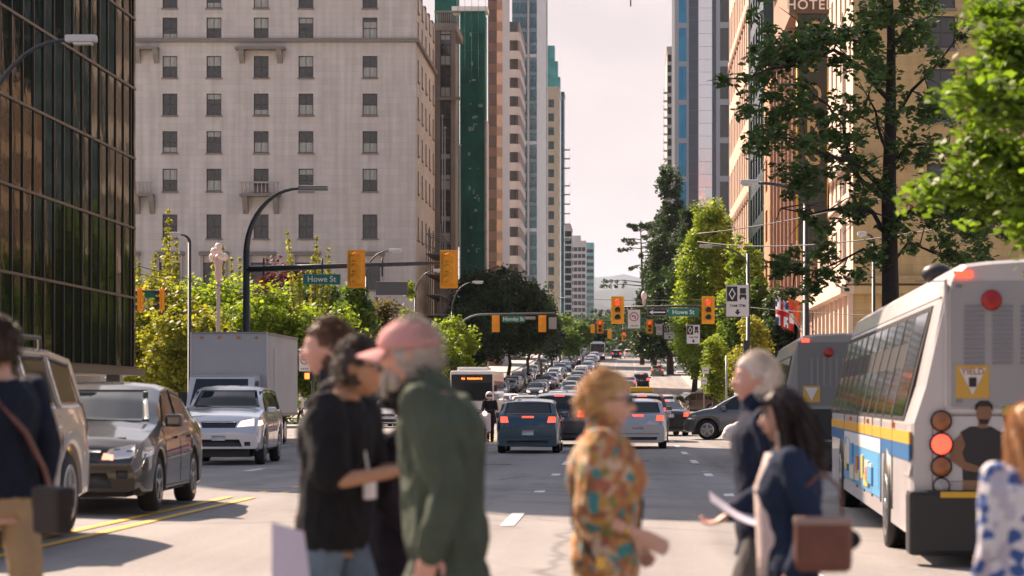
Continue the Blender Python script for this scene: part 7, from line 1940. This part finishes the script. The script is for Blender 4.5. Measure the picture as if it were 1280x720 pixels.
def person(label, X, Y, height, yaw, pose, top, bottom, hair, skinm, group=None, detail=True, name='person', base=0.0):
    """X,Y ground point under the pelvis; yaw 0 faces +x (right in the photo), pi faces left"""
    if detail: base = g2(X, Y); height -= base
    k = height/1.75
    t = thing(name, label, 'person', (X, Y, base), yaw, group); t.scale = (k,k,k)
    V3 = Vector; lean = pose.get('lean', 0.0); hip = V3((0,0,.92)); 
    ch = V3((lean*.45, 0, 1.34)); neck = V3((lean*.72, 0, 1.49)); hd = V3((lean*.85 + .015 + pose.get('headf',0), 0, 1.625+pose.get('headz',0)))
    hy, hp = pose.get('head', (0,0)); R = Matrix.Rotation(hy, 3, 'Z') @ Matrix.Rotation(-hp, 3, 'Y')
    fem = pose.get('fem', False); sw = .185 if not fem else .16; bulk = pose.get('bulk', 0.0)
    stride = pose.get('stride', .35); kn = {}
    legs = []
    for sg, ph in ((1, stride), (-1, -stride)):
        a = V3((0, sg*.09, .90)); f_ = ph*.85; knee = V3((f_*.45 + .05, sg*.085, .50)); ank = V3((f_ - .03 + (0 if ph > 0 else -.03), sg*.08, .09 + (0 if ph > 0 else .05))); legs.append((a, knee, ank, sg, ph))
    arms = []
    for sg, key in ((1,'L'), (-1,'R')):
        sh = V3((lean*.66, sg*sw, 1.425)); el, wr = pose.get(key, ((lean*.5-.03, sg*(sw+.05), 1.14), (lean*.5+.05, sg*(sw+.06), .90)))
        arms.append((sh, V3(el), V3(wr), sg))
    def spine(z):
        return V3((lean*max(0,(z-.95))*1.25*.55, 0, z))
    TORSO = [(.84,.095,.150),(.92,.112,.168 if not fem else .175),(1.0,.108,.160 if not fem else .162),(1.08,.10,.146 if not fem else .130),(1.18,.108,.152 if not fem else .134),(1.28,.122,.168 if not fem else .148),(1.36,.120,.180 if not fem else .156),(1.42,.098,.172 if not fem else .148),(1.465,.070,.115),(1.49,.056,.066)]
    def torso_shell(add=0.0, z0=.80, z1=2, flare=0.0, belly=0.0):
        def f(b):
            rg = []
            for z, dx, dy in TORSO:
                if z < z0 or z > z1: continue
                q = add*(1 if z < 1.40 else .75); bl = belly*math.exp(-((z-1.08)/.14)**2)
                bust = .02*math.exp(-((z-1.28)/.06)**2) if fem else 0
                rg.append((spine(z)+V3((bl*.5+bust*.5,0,0)), V3((dx+q+bl*.5+bust,0,0)), V3((0,dy+q*1.1+bulk,0))))
            if z0 < .84:
                zz = z0; rg.insert(0, (spine(zz), V3((.115+add+flare,0,0)), V3((0,.165+add+flare,0))))
                if z0 < .7: rg.insert(1, (spine((zz+.84)/2), V3((.12+add+flare*.5,0,0)), V3((0,.17+add+flare*.5,0))))
            ringtube(b, rg)
        return f
    body_sh = [torso_shell(-.020)]
    body_sh.append(lambda b: limbtube(b, [neck - V3((0,0,.05)), neck+(hd-neck)*.35, hd - V3((0.01,0,.06))], [.062 if not fem else .052,.056 if not fem else .046,.055 if not fem else .048]))
    body_sh.append(head_shell(hd, R, 1.0, fem))
    for a, kn_, an, sg, ph in legs:
        body_sh.append(lambda b, a=a, kn_=kn_, an=an: limbtube(b, [a, kn_, an], [.078,.052,.036]))
    for sh, el, wr, sg in arms:
        body_sh.append(lambda b, sh=sh, el=el, wr=wr: limbtube(b, [sh, el, wr], [.048,.038,.026]))
        d = (wr-el).normalized(); pn = V3(pose.get('palm', (0,-sg,0))) if not isinstance(pose.get('palm'), dict) else V3(pose['palm'].get(sg, (0,-sg,0)))
        body_sh += hand_shells(wr, d, pn, 1.0, pose.get('curl', .5), sg)
    body = link('body', blend_mesh('body', body_sh, .007 if detail else .012, skinm, 0, smooth_it=3), t)
    if detail: eyes(t, hd, R, body)
    if hair: hair_cap(t, body, hd, R, hair[0], hair[1], hair[2])
    # trousers
    if bottom:
        bs = [torso_shell(.012, .84, 1.06)]
        for a, kn_, an, sg, ph in legs:
            ww = bottom.get('w', 1.0); low = bottom.get('len', 1.0); end = kn_.lerp(an, low)
            bs.append(lambda b, a=a, kn_=kn_, end=end, ww=ww: limbtube(b, [a, kn_, end + V3((0,0,-.01))], [.098, .072*ww, .062*ww]))
        link('trousers', blend_mesh('trousers', bs, .010, bottom['m'], .006, 3), t)
    for a, kn_, an, sg, ph in legs:   # shoes
        M = Matrix.Translation(an + V3((0,0,-.09))) @ Matrix.Rotation(0 if ph > 0 else .5, 4, 'Y')
        MB().cbox(-.075, .20, -.045, .045, 0, .085, .035, mat('shoe_dark', (.03,.028,.026), .6), M).build('shoe', t)
    if top:
        add = top.get('add', .018); ts = [torso_shell(add, top.get('z0', .86), 1.47, top.get('flare', 0), top.get('belly', 0))]
        sl = top.get('sleeve', 1.0); sr = top.get('sr', 1.0)
        for sh, el, wr, sg in arms:
            if sl <= .5: e = sh.lerp(el, sl*2); pts = [sh, e]; rs = [.066*sr, .066*sr]
            else: e = el.lerp(wr, (sl-.5)*2); pts = [sh, el, e]; rs = [.070*sr, .056*sr, .046*sr]
            ts.append(lambda b, pts=pts, rs=rs: limbtube(b, pts, rs))
        if top.get('collar'): ts.append(lambda b: limbtube(b, [neck - V3((0,0,.05)), neck + (hd-neck)*.25], [.098 if pose.get('headf',0) > .05 else .085,.076]))
        link(top.get('n', 'shirt'), blend_mesh('top', ts, .0085, top['m'], top.get('wr', .008), 7), t)
    P = lambda *a: Vector(a)
    return t, dict(hd=hd, R=R, neck=neck, arms=arms, spine=spine, body=body, k=k)

def sunglasses(t, g, m=None):
    hd, R = g['hd'], g['R']; b = MB(); fr = mat('sunglass_frame', (.01,.01,.01), .25)
    for sg in (1,-1):
        c = hd + R@Vector((.099, sg*.033, .010)); b.ball(c, .026, m or mat('dark_lens', (.008,.008,.01), .06, spec=.9), 12, (.35,1,.85) if abs(g['R'][0][0]) > .5 else (1,1,.85))
        b.tube([hd+R@Vector((.095,sg*.056,.016)), hd+R@Vector((.05,sg*.080,.014)), hd+R@Vector((-.01,sg*.084,.010))], .003, 5, fr)
    b.tube([hd+R@Vector((.112,.012,.014)), hd+R@Vector((.112,-.012,.014))], .003, 5, fr); b.build('sunglasses', t)
def pxY(px, Y): return (px-CX)*Y/F
# base lift: pedestrians stand on level ground; heights picked so that heads reach the photographed line
# 1 man at the very edge, seen from behind
NAVY = cloth('navy_knit', (.012,.016,.028)); KHAKI = cloth('khaki_cotton', (.36,.25,.14)); LEATHER = mat('brown_leather', (.14,.045,.025), .5, var=.2, vscale=8)
Y = 11.4
t, g = person('man in navy jumper and khaki trousers walking off with a shoulder bag', pxY(2,Y), Y, 1.875, 2.45, {'lean':.03,'head':(.1,0),'stride':.35, 'R':((-.05,-.23,1.16),(.02,-.25,.92)), 'L':((-.05,.23,1.16),(.03,.25,.92))},
   {'m':NAVY,'z0':.86,'n':'jumper','add':.022}, {'m':KHAKI}, (mat('brown_hair', (.045,.022,.012), .6, var=.3, vscale=20),'short',1.0), SK1)
b = MB(); b.tube([Vector(p) for p in ((.02,.16,1.47),(-.10,.10,1.38),(-.16,-.02,1.22),(-.15,-.13,1.05),(-.10,-.21,.92))], .010, 6, LEATHER, sx=2.6); b.tube([Vector(p) for p in ((.02,.16,1.47),(.13,.08,1.36),(.16,-.04,1.2),(.12,-.16,1.0),(-.02,-.22,.92))], .010, 6, LEATHER, sx=2.6)
b.build('shoulder_strap', t)
bag = thing('shoulder_bag', 'dark brown leather bag at the hip of the man in the navy jumper', 'bag', tuple(at(66, 668, 11.0)), 2.45)
bag.scale = (.85,.9,.9)
MB().cbox(-.12,.12,-.05,.05,0,.24,.03,mat('dark_leather', (.018,.010,.009), .7, var=.2, vscale=6)).build('bag_body', bag); MB().cbox(-.125,.125,-.06,.055,.12,.245,.03,mat('dark_leather', (.03,.02,.018), .5)).build('flap', bag)

# 2 brown haired man in dark blazer, facing left, behind the man in black
DSUIT = cloth('charcoal_suit', (.022,.022,.026)); BRH = mat('auburn_hair', (.11,.05,.025), .6, var=.3, vscale=20)
Y = 10.9
t, g = person('brown haired man in charcoal jacket facing the sunlight', pxY(437,Y), Y, 1.85, PI-.05, {'lean':.06,'headf':.035,'head':(.15,.02),'stride':.3, 'R':((.02,-.24,1.16),(.16,-.20,.98)),'L':((-.06,.24,1.16),(.02,.24,.93))},
   {'m':DSUIT,'z0':.78,'n':'jacket','add':.035,'collar':1}, {'m':DSUIT}, (BRH,'short',2.0), SK3)
# 3 dark haired man in black short sleeved shirt with sunglasses, facing right
BLKS = cloth('black_shirt_cloth', (.014,.014,.016)); JEAN = cloth('light_denim', (.13,.18,.24), .3)
Y = 10.2
t, g = person('dark haired man in black short sleeved shirt and sunglasses holding a phone', pxY(416,Y), Y, 1.765, -.25, {'lean':.06,'head':(-.05,-.05),'headf':.07,'headz':-.015,'stride':.3,'curl':.75,'palm':{1:(0,-1,.2),-1:(0,.3,1)},
   'R':((.08,-.235,1.13),(.32,-.16,1.17)), 'L':((.10,.22,1.16),(.33,.06,1.18))},
   {'m':BLKS,'z0':.84,'sleeve':.42,'sr':1.3,'n':'shirt','add':.034,'wr':.010}, {'m':JEAN}, (mat('soft_black_hair', (.040,.024,.016), .5, var=.3, vscale=20),'short',3.0), SK2)
sunglasses(t, g)
ph = thing('mobile_phone', 'dark mobile phone in the hands of the man in black shirt', 'phone', tuple(t.matrix_basis @ Vector((.40,-.04,1.20))), -.25); 
MB().cbox(-.06,.06,-.04,.04,0,.014,.005,BLACKM).build('case', ph); MB().box(-.052,.052,-.034,.034,.0142,.0155,DGLASS).build('screen', ph)
ln = MB(); q = [(.10,-.06,1.42),(.155,-.04,1.28),(.165,0,1.14)]; ln.tube([Vector(v) for v in q], .007, 5, WPR); ln.cbox(.15,.18,-.04,.06,1.05,1.15,.01,WPR); ln.build('lanyard', t)
pp = thing('paper_sheet', 'pale lilac paper held low beside the light denim jeans', 'paper', (pxY(362,9.4), 9.4, .74), .3)
MB().add([(-.07,0,0),(.09,0,-.02),(.06,.02,.24),(-.065,.03,.28),(-.07,.004,0),(.09,.004,-.02),(.06,.024,.24),(-.065,.034,.28)], [(0,1,2,3),(7,6,5,4),(0,4,5,1),(1,5,6,2),(2,6,7,3),(3,7,4,0)], mat('lilac_paper', (.62,.55,.66), .7)).build('sheet', pp)
# 4 person in dark clothes between them, mostly hidden by the old man
PLUM = cloth('dark_plum_dress', (.022,.018,.026))
Y = 10.6
t, g = person('person in dark plum clothes hidden behind the old man in the cap', pxY(497,Y), Y, 1.60, -.1, {'lean':.05,'head':(0,-.2),'fem':True,'stride':.4,'R':((-.02,-.2,1.13),(.12,-.19,.98)),'L':((-.04,.2,1.13),(.1,.2,.98))},
   {'m':PLUM,'z0':.58,'n':'dress','add':.03,'flare':.02}, {'m':cloth('dark_leggings', (.015,.014,.02)),'w':.9}, (mat('dark_brown_hair', (.02,.012,.009), .5, var=.3, vscale=20),'bun',4.0), SK4)
# 5 old man, pink cap, long green coat, facing left
COAT = cloth('dark_green_coat', (.070,.088,.062), .2); GREYH = mat('white_grey_hair', (.48,.42,.36), .7, var=.15, vscale=25)
Y = 9.3
t, g = person('old man in faded pink cap and long dark green coat', pxY(560,Y), Y, 1.80, PI-.10, {'lean':.10,'head':(.10,-.04),'headf':.055,'stride':.25,'bulk':.01,'L':((-.04,.23,1.12),(.02,.235,.90)),'R':((-.04,-.23,1.12),(.05,-.23,.92))},
   {'m':COAT,'z0':.48,'n':'coat','add':.036,'flare':.105,'sr':1.2,'wr':.014,'collar':1,'belly':.02}, {'m':cloth('olive_trousers', (.05,.05,.04))}, (GREYH,'fringe',5.0), SK3)
hd, R = g['hd'], g['R']; PINK = cloth('faded_pink_cotton', (.62,.31,.29), .12)
capm = MB(); vs = []; n, rows = 28, 10
for i in range(rows+1):
    a = PI/2*i/rows
    for k in range(n):
        q = 2*PI*k/n; w = 1+.02*noise.noise(Vector((math.cos(q)*2, math.sin(q)*2, a*2)))
        vs.append(hd + R@Vector((math.sin(a)*math.cos(q)*.118*w-.004, math.sin(a)*math.sin(q)*.096*w, .018+math.cos(a)**.8*.112*w)))
capm.add(vs, [(i*n+k,(i+1)*n+k,(i+1)*n+(k+1)%n,i*n+(k+1)%n) for i in range(rows) for k in range(n)], PINK, True)
cap = thing('baseball_cap', 'faded pink baseball cap worn by the old man in green', 'cap', (0,0,0)); cap.matrix_basis = t.matrix_basis.copy()
crown = capm.build('cap_crown', cap); sm_ = crown.modifiers.new('s','SOLIDIFY'); sm_.thickness = .004
bb = MB(); vs = []
for j in range(5):
    for i in range(13):
        q = -1.0+2.0*i/12; rr_ = .112 + .085*j/4*math.cos(q*.9); vs.append(hd + R@Vector((math.cos(q*.85)*rr_, math.sin(q*.85)*(.095+.01*j), .022 - .022*(j/4)**1.3 - .030*(q*q)*(.3+.7*j/4))))
k0 = len(vs); vs += [v + Vector((0,0,-.005)) for v in vs]; fs = [(j*13+i,j*13+i+1,(j+1)*13+i+1,(j+1)*13+i) for j in range(4) for i in range(12)]; fs += [tuple(a+k0 for a in f) for f in fs]
bb.add(vs, fs, PINK, True); bb.build('peak', cap, recalc=False)
MB().ball(hd+R@Vector((0,0,.132)), .009, PINK, 8).build('button', cap); MB().tube([hd+R@Vector((-.112*math.cos(q), .092*math.sin(q), .024)) for q in np.linspace(-.6,.6,6)], .006, 5, mat('cap_strap_white', (.6,.5,.5), .7)).build('strap', cap)
# beard
rb = random.Random(9); roots = [hd + R@Vector((.075+.02*math.cos(a)*rb.random(), math.sin(a)*.055, -.075-.035*rb.random())) for a in [rb.uniform(-1.4,1.4) for _ in range(420)]]
beard = MB().ball(hd+R@Vector((.062,0,-.095)), .046, GREYH, 16, (1,1.05,1.0)).build('beard', g['body'])
strands('beard_strand', beard, roots, lambda p, i: [p, p+R@Vector((.012,0,-.02)), p+R@Vector((.016,0,-.045-.02*rb.random()))], GREYH, .005)
MB().tube([hd+R@Vector((.085,y,-.056-abs(y)*.3)) for y in (-.035,-.018,0,.018,.035)], [.006,.011,.010,.011,.006], 7, GREYH).build('moustache', g['body'])
# 6 blonde woman in floral shirt, facing right
FLO = mat('floral_shirt_cloth', (.5,.25,.1), .85); nt_ = FLO.node_tree; bs_ = nt_.nodes['Principled BSDF']; co_ = nt_.nodes.new('ShaderNodeTexCoord')
vo = nt_.nodes.new('ShaderNodeTexVoronoi'); vo.inputs['Scale'].default_value = 24; vo.inputs['Randomness'].default_value = 1
nz = nt_.nodes.new('ShaderNodeTexNoise'); nz.inputs['Scale'].default_value = 14; nz.inputs['Detail'].default_value = 2
ad_ = nt_.nodes.new('ShaderNodeVectorMath'); ad_.operation = 'ADD'; sc2 = nt_.nodes.new('ShaderNodeVectorMath'); sc2.operation = 'SCALE'; sc2.inputs['Scale'].default_value = .08
nt_.links.new(co_.outputs['Object'], nz.inputs[0]); nt_.links.new(nz.outputs[1], sc2.inputs[0]); nt_.links.new(co_.outputs['Object'], ad_.inputs[0]); nt_.links.new(sc2.outputs[0], ad_.inputs[1]); nt_.links.new(ad_.outputs[0], vo.inputs[0])
sp_ = nt_.nodes.new('ShaderNodeSeparateColor'); nt_.links.new(vo.outputs['Color'], sp_.inputs[0])
cr_ = nt_.nodes.new('ShaderNodeValToRGB'); cr_.color_ramp.interpolation = 'CONSTANT'
cols = [(0,(.42,.17,.06)),(.18,(.48,.32,.17)),(.34,(.26,.11,.05)),(.47,(.44,.24,.06)),(.62,(.05,.22,.22)),(.68,(.36,.12,.07)),(.80,(.55,.40,.28)),(.92,(.20,.19,.06))]
cr_.color_ramp.elements[0].color = (*cols[0][1],1); cr_.color_ramp.elements[1].position = cols[1][0]; cr_.color_ramp.elements[1].color = (*cols[1][1],1)
for p_, c_ in cols[2:]: e = cr_.color_ramp.elements.new(p_); e.color = (*c_,1)
nt_.links.new(sp_.outputs[0], cr_.inputs[0]); nt_.links.new(cr_.outputs[0], bs_.inputs['Base Color'])
BLOND = mat('golden_blonde_hair', (.55,.34,.14), .55, var=.3, vscale=20)
Y = 9.8
t, g = person('blonde woman in orange and teal floral shirt and sunglasses', pxY(757,Y), Y, 1.60, .02, {'lean':-.02,'head':(-.12,-.03),'headf':.02,'fem':True,'stride':.3,'bulk':.015,'curl':.35,'palm':{1:(0,-1,0),-1:(0,1,0)},'R':((-.05,-.215,1.13),(.12,-.15,1.05)),'L':((-.04,.21,1.13),(.10,.15,1.0))},
   {'m':FLO,'z0':.80,'sleeve':.46,'sr':1.45,'n':'shirt','add':.042,'flare':.02,'wr':.009,'collar':1}, {'m':cloth('black_trousers', (.013,.013,.014))}, (BLOND,'bun',6.0), SK1)
sunglasses(t, g)
hd, R = g['hd'], g['R']; MB().ball(hd+R@Vector((-.01,0,.085)), .075, BLOND, 16, (1.15,.95,.6)).build('hair_crest', g['body'])
b = MB(); b.tube([Vector(p) for p in ((.02,-.10,1.47),(.13,-.02,1.32),(.165,.05,1.18),(.15,.12,1.02))], .006, 5, BLACKM, sx=2); b.tube([Vector(p) for p in ((.02,-.10,1.47),(-.14,-.14,1.3),(-.15,-.18,1.1),(-.05,-.22,.93))], .006, 5, BLACKM, sx=2); b.build('bag_strap', t)
b = MB(); ringtube(b, [(Vector((0,0,.905)), Vector((.158,0,0)), Vector((0,.222,0))), (Vector((0,0,.945)), Vector((.156,0,0)), Vector((0,.220,0)))]); b.mats=[BLACKM]; b.mi=[0]*len(b.f); b.build('belt', t)
MB().cbox(-.045,.0,-.245,-.225,.895,.955,.006,mat('gold_buckle', (.6,.38,.1), .25, metal=.9)).build('buckle', t)
w_ = g['arms'][1][2]; MB().lathe([(.033,-.012),(.036,0),(.033,.012)], 14, mat('gold_bangle', (.6,.38,.1), .25, metal=.9), Matrix.Translation(w_ - Vector((.03,.01,-.012))) @ Matrix.Rotation(PI/2-.3,4,'Y')).build('bangle', t)
# 7 white haired man in navy suit facing left with papers
WHH = mat('white_hair', (.68,.60,.52), .7, var=.1, vscale=25)
Y = 11.6
t, g = person('white haired man in navy suit carrying white papers', pxY(957,Y), Y, 1.71, PI+.1, {'lean':.05,'head':(.12,.03),'stride':.3,'curl':.6,'R':((-.04,-.23,1.14),(-.0,-.23,.90)),'L':((-.03,.23,1.14),(.19,.21,1.00)),'palm':{1:(0,0,1),-1:(0,1,0)}},
   {'m':cloth('navy_suit', (.012,.018,.040)),'z0':.78,'n':'jacket','add':.035,'collar':1}, {'m':cloth('grey_trousers', (.10,.095,.09))}, (WHH,'short',7.0), SK3)
pp = thing('paper_sheet', 'curled white papers carried by the white haired man', 'paper', at(922, 640, 11.25), 0)
vs = []
for j in range(4):
    for i in range(9): u = i/8; vs.append((-.128+.262*u, (j-1.5)*.07, .058 - .125*u + .045*math.sin(u*PI)*-.6 + .012*j))
vs += [Vector(v)+Vector((0,0,-.004)) for v in vs]; f1 = [(j*9+i,j*9+i+1,(j+1)*9+i+1,(j+1)*9+i) for j in range(3) for i in range(8)]
MB().add(vs, f1+[tuple(a+36 for a in f)[::-1] for f in f1], mat('white_paper', (.72,.66,.72), .7), True).build('sheet', pp, recalc=False)
# 8 dark haired woman, navy cardigan, facing left
Y = 9.9; NCARD = cloth('navy_cardigan', (.018,.03,.062)); CREAM = cloth('cream_top', (.74,.60,.56))
t, g = person('dark haired woman in navy cardigan over a pale pink top', pxY(990,Y), Y, 1.535, PI+.05, {'lean':.03,'head':(.05,-.02),'fem':True,'stride':.3,'bulk':.0,'R':((-.07,-.20,1.13),(-.02,-.20,.91)),'L':((-.07,.205,1.14),(.02,.22,.93))},
   {'m':NCARD,'z0':.80,'n':'cardigan','add':.014,'wr':.010,'sr':.98}, {'m':cloth('black_skirt', (.012,.012,.014))}, (mat('espresso_hair', (.022,.011,.008), .45, var=.3, vscale=20),'long',8.0), SK1)
b = MB(); rg = []
for z, dx, dy in ((.84,.13,.10),(1.0,.135,.10),(1.15,.14,.095),(1.3,.145,.09),(1.40,.10,.07),(1.46,.075,.05)): rg.append((g['spine'](z)+Vector((.052,0,0)), Vector((dx*.80,0,0)), Vector((0,dy,0))))
ringtube(b, rg); b.mats=[CREAM]; b.mi=[0]*len(b.f); b.sm=[True]*len(b.f); b.build('top', t)
bag = thing('handbag', 'brown leather handbag at the elbow of the woman in navy', 'bag', tuple(t.matrix_basis @ Vector((-.11,.24,.93))), PI)
bag.scale = (.68,.8,.95)
MB().cbox(-.17,.17,-.07,.07,0,.24,.04,LEATHER).build('bag_body', bag); MB().tube([(-.12,0,.22),(-.1,0,.36),(0,0,.42),(.1,0,.36),(.12,0,.22)], .009, 6, LEATHER).build('handle', bag); MB().cbox(-.172,.172,-.073,.073,.2,.235,.01,mat('bag_trim', (.28,.20,.17), .5)).build('trim', bag)
bag = thing('shoulder_bag', 'soft black bag slung behind the woman in navy', 'bag', tuple(t.matrix_basis @ Vector((-.19,.12,1.0))), PI)
MB().ball((0,0,.06), .10, cloth('black_nylon', (.012,.012,.014)), 16, (1,.6,.55)).build('bag_body', bag); MB().tube([(.1,0,.08),(.2,0,.3),(.24,0,.5)], .008, 5, BLACKM).build('strap', bag)
# 9 woman at the edge, pale hair, patterned top
PAT = mat('blue_white_pattern_cloth', (.45,.45,.5), .85); nt_ = PAT.node_tree; bs_ = nt_.nodes['Principled BSDF']; co_ = nt_.nodes.new('ShaderNodeTexCoord'); vo = nt_.nodes.new('ShaderNodeTexVoronoi'); vo.inputs['Scale'].default_value = 22
cr_ = nt_.nodes.new('ShaderNodeValToRGB'); cr_.color_ramp.interpolation = 'CONSTANT'; cr_.color_ramp.elements[0].color = (.62,.60,.62,1); cr_.color_ramp.elements[1].position = .42; cr_.color_ramp.elements[1].color = (.04,.09,.26,1); e = cr_.color_ramp.elements.new(.7); e.color = (.45,.42,.48,1)
sp_ = nt_.nodes.new('ShaderNodeSeparateColor'); nt_.links.new(co_.outputs['Object'], vo.inputs[0]); nt_.links.new(vo.outputs['Color'], sp_.inputs[0]); nt_.links.new(sp_.outputs[0], cr_.inputs[0]); nt_.links.new(cr_.outputs[0], bs_.inputs['Base Color'])
Y = 9.4
t, g = person('long blonde haired woman in blue and white patterned top at the bus', pxY(1288,Y), Y, 1.48, PI*.5+.3, {'lean':.02,'head':(0,0),'fem':True,'stride':.25,'bulk':.02},
   {'m':PAT,'z0':.80,'n':'blouse','add':.035,'wr':.01}, {'m':cloth('black_trousers', (.013,.013,.014))}, (mat('pale_ginger_hair', (.55,.28,.11), .55, var=.25, vscale=20),'long',9.0), SK1)
# midground people
def small(label, px, Y, h, yaw, topm, botm, hairm, X=None, kind='short', base=.13, pose=None):
    return person(label, pxY(px,Y) if X is None else X, Y, h, yaw, pose or {'stride':random.uniform(.15,.4),'lean':.03}, {'m':topm,'n':'shirt','add':.02}, {'m':botm}, (hairm, kind, random.random()*9+.1), random.choice([SK1,SK2,SK3]), detail=False, base=base + gz(Y))
DK = cloth('dark_cotton', (.02,.02,.025)); WTEE = cloth('white_tee', (.62,.56,.50)); PNK = cloth('magenta_cotton', (.45,.05,.14)); BLU = cloth('blue_denim', (.04,.07,.14)); HB = mat('black_hair', (.018,.012,.010), .5)
small('person in white top and dark trousers walking by the box truck', 377, 128, 1.68, PI+.4, WTEE, DK, HB)
small('person in dark blue clothes with a white bundle before the crossover', 933, 75, 1.72, PI, cloth('steel_blue_cotton', (.03,.07,.12)), DK, HB, base=0)
bnd = thing('laundry_bag', 'bulging white bag carried in front of the grey crossover', 'bag', at(917, 541, 74.2)); MB().ball((0,0,0), .33, cloth('white_plastic', (.72,.66,.64)), 16, (1,.7,.85)).ball((.16,.05,.16), .20, cloth('white_plastic', (.72,.66,.64)), 12).ball((-.2,-.05,-.08), .17, cloth('white_plastic', (.72,.66,.64)), 12).ball((.1,-.1,-.16), .2, cloth('white_plastic', (.72,.66,.64)), 12).build('bag_body', bnd)
MB().tube([(.2,0,.3),(.28,0,.38)], .03, 6, WPR).build('knot', bnd)
small('rider in dark jacket standing over the white and red scooter', 0, 83.3, 1.70, -PI/2, DK, DK, HB, X=-4.62, base=0, pose={'stride':.05,'lean':.1,'R':((.12,-.24,1.2),(.34,-.26,1.13)),'L':((.12,.24,1.2),(.34,.26,1.13))})
hm = thing('helmet', 'white and pink helmet of the scooter rider', 'helmet', (-4.62, 83.12, 1.60)); MB().ball((0,0,0), .145, mat('helmet_white', (.7,.6,.6), .3), 16).build('shell', hm); MB().cbox(-.10,.10,-.15,-.10,-.05,.04,.02,DGLASS).build('visor', hm)
for i, (px, Y, tm, bm_, lb) in enumerate(((836, 205, PNK, DK, 'person in magenta top on the bus lane pavement'), (842, 198, DK, BLU, 'person in black next to the one in magenta'), (848, 215, DK, DK, 'dark dressed person beneath the hanging boughs'), (830, 240, WTEE, BLU, 'person in pale top far along the shaded pavement'),
     (866, 165, BLU, DK, 'person in blue denim near the striped bollards'), (872, 160, DK, BLU, 'person in dark top behind the one in denim'), (858, 150, BLU, BLU, 'person in blue waiting at the kerb by the parking signs'), (606, 215, DK, DK, 'person in dark clothes on the hotel side pavement'), (630, 222, WTEE, DK, 'person in white on the hotel side pavement'))):
    X_ = pxY(px, Y); X_ = max(X_, RK+.4) if px > 700 else min(X_, LK-.4); small(lb, 0, Y, 1.7+.04*(i%3), random.choice([PI/2,-PI/2]), tm, bm_, HB, X=X_)
# ------------------------------------------------------------------ thin afternoon haze
HZ = bpy.data.materials.new('thin_haze'); HZ.use_nodes = True; t_ = HZ.node_tree; t_.nodes.clear()
o_ = t_.nodes.new('ShaderNodeOutputMaterial'); v_ = t_.nodes.new('ShaderNodeVolumePrincipled'); v_.inputs['Color'].default_value = (.70,.82,1.0,1)
v_.inputs['Density'].default_value = 0.000036; v_.inputs['Anisotropy'].default_value = 0.2; t_.links.new(v_.outputs[0], o_.inputs['Volume'])
tag(MB().box(-5200, 5200, -260, 18500, -120, 800, HZ).build('haze'), 'thin warm haze filling the street and the distance', kind='stuff')
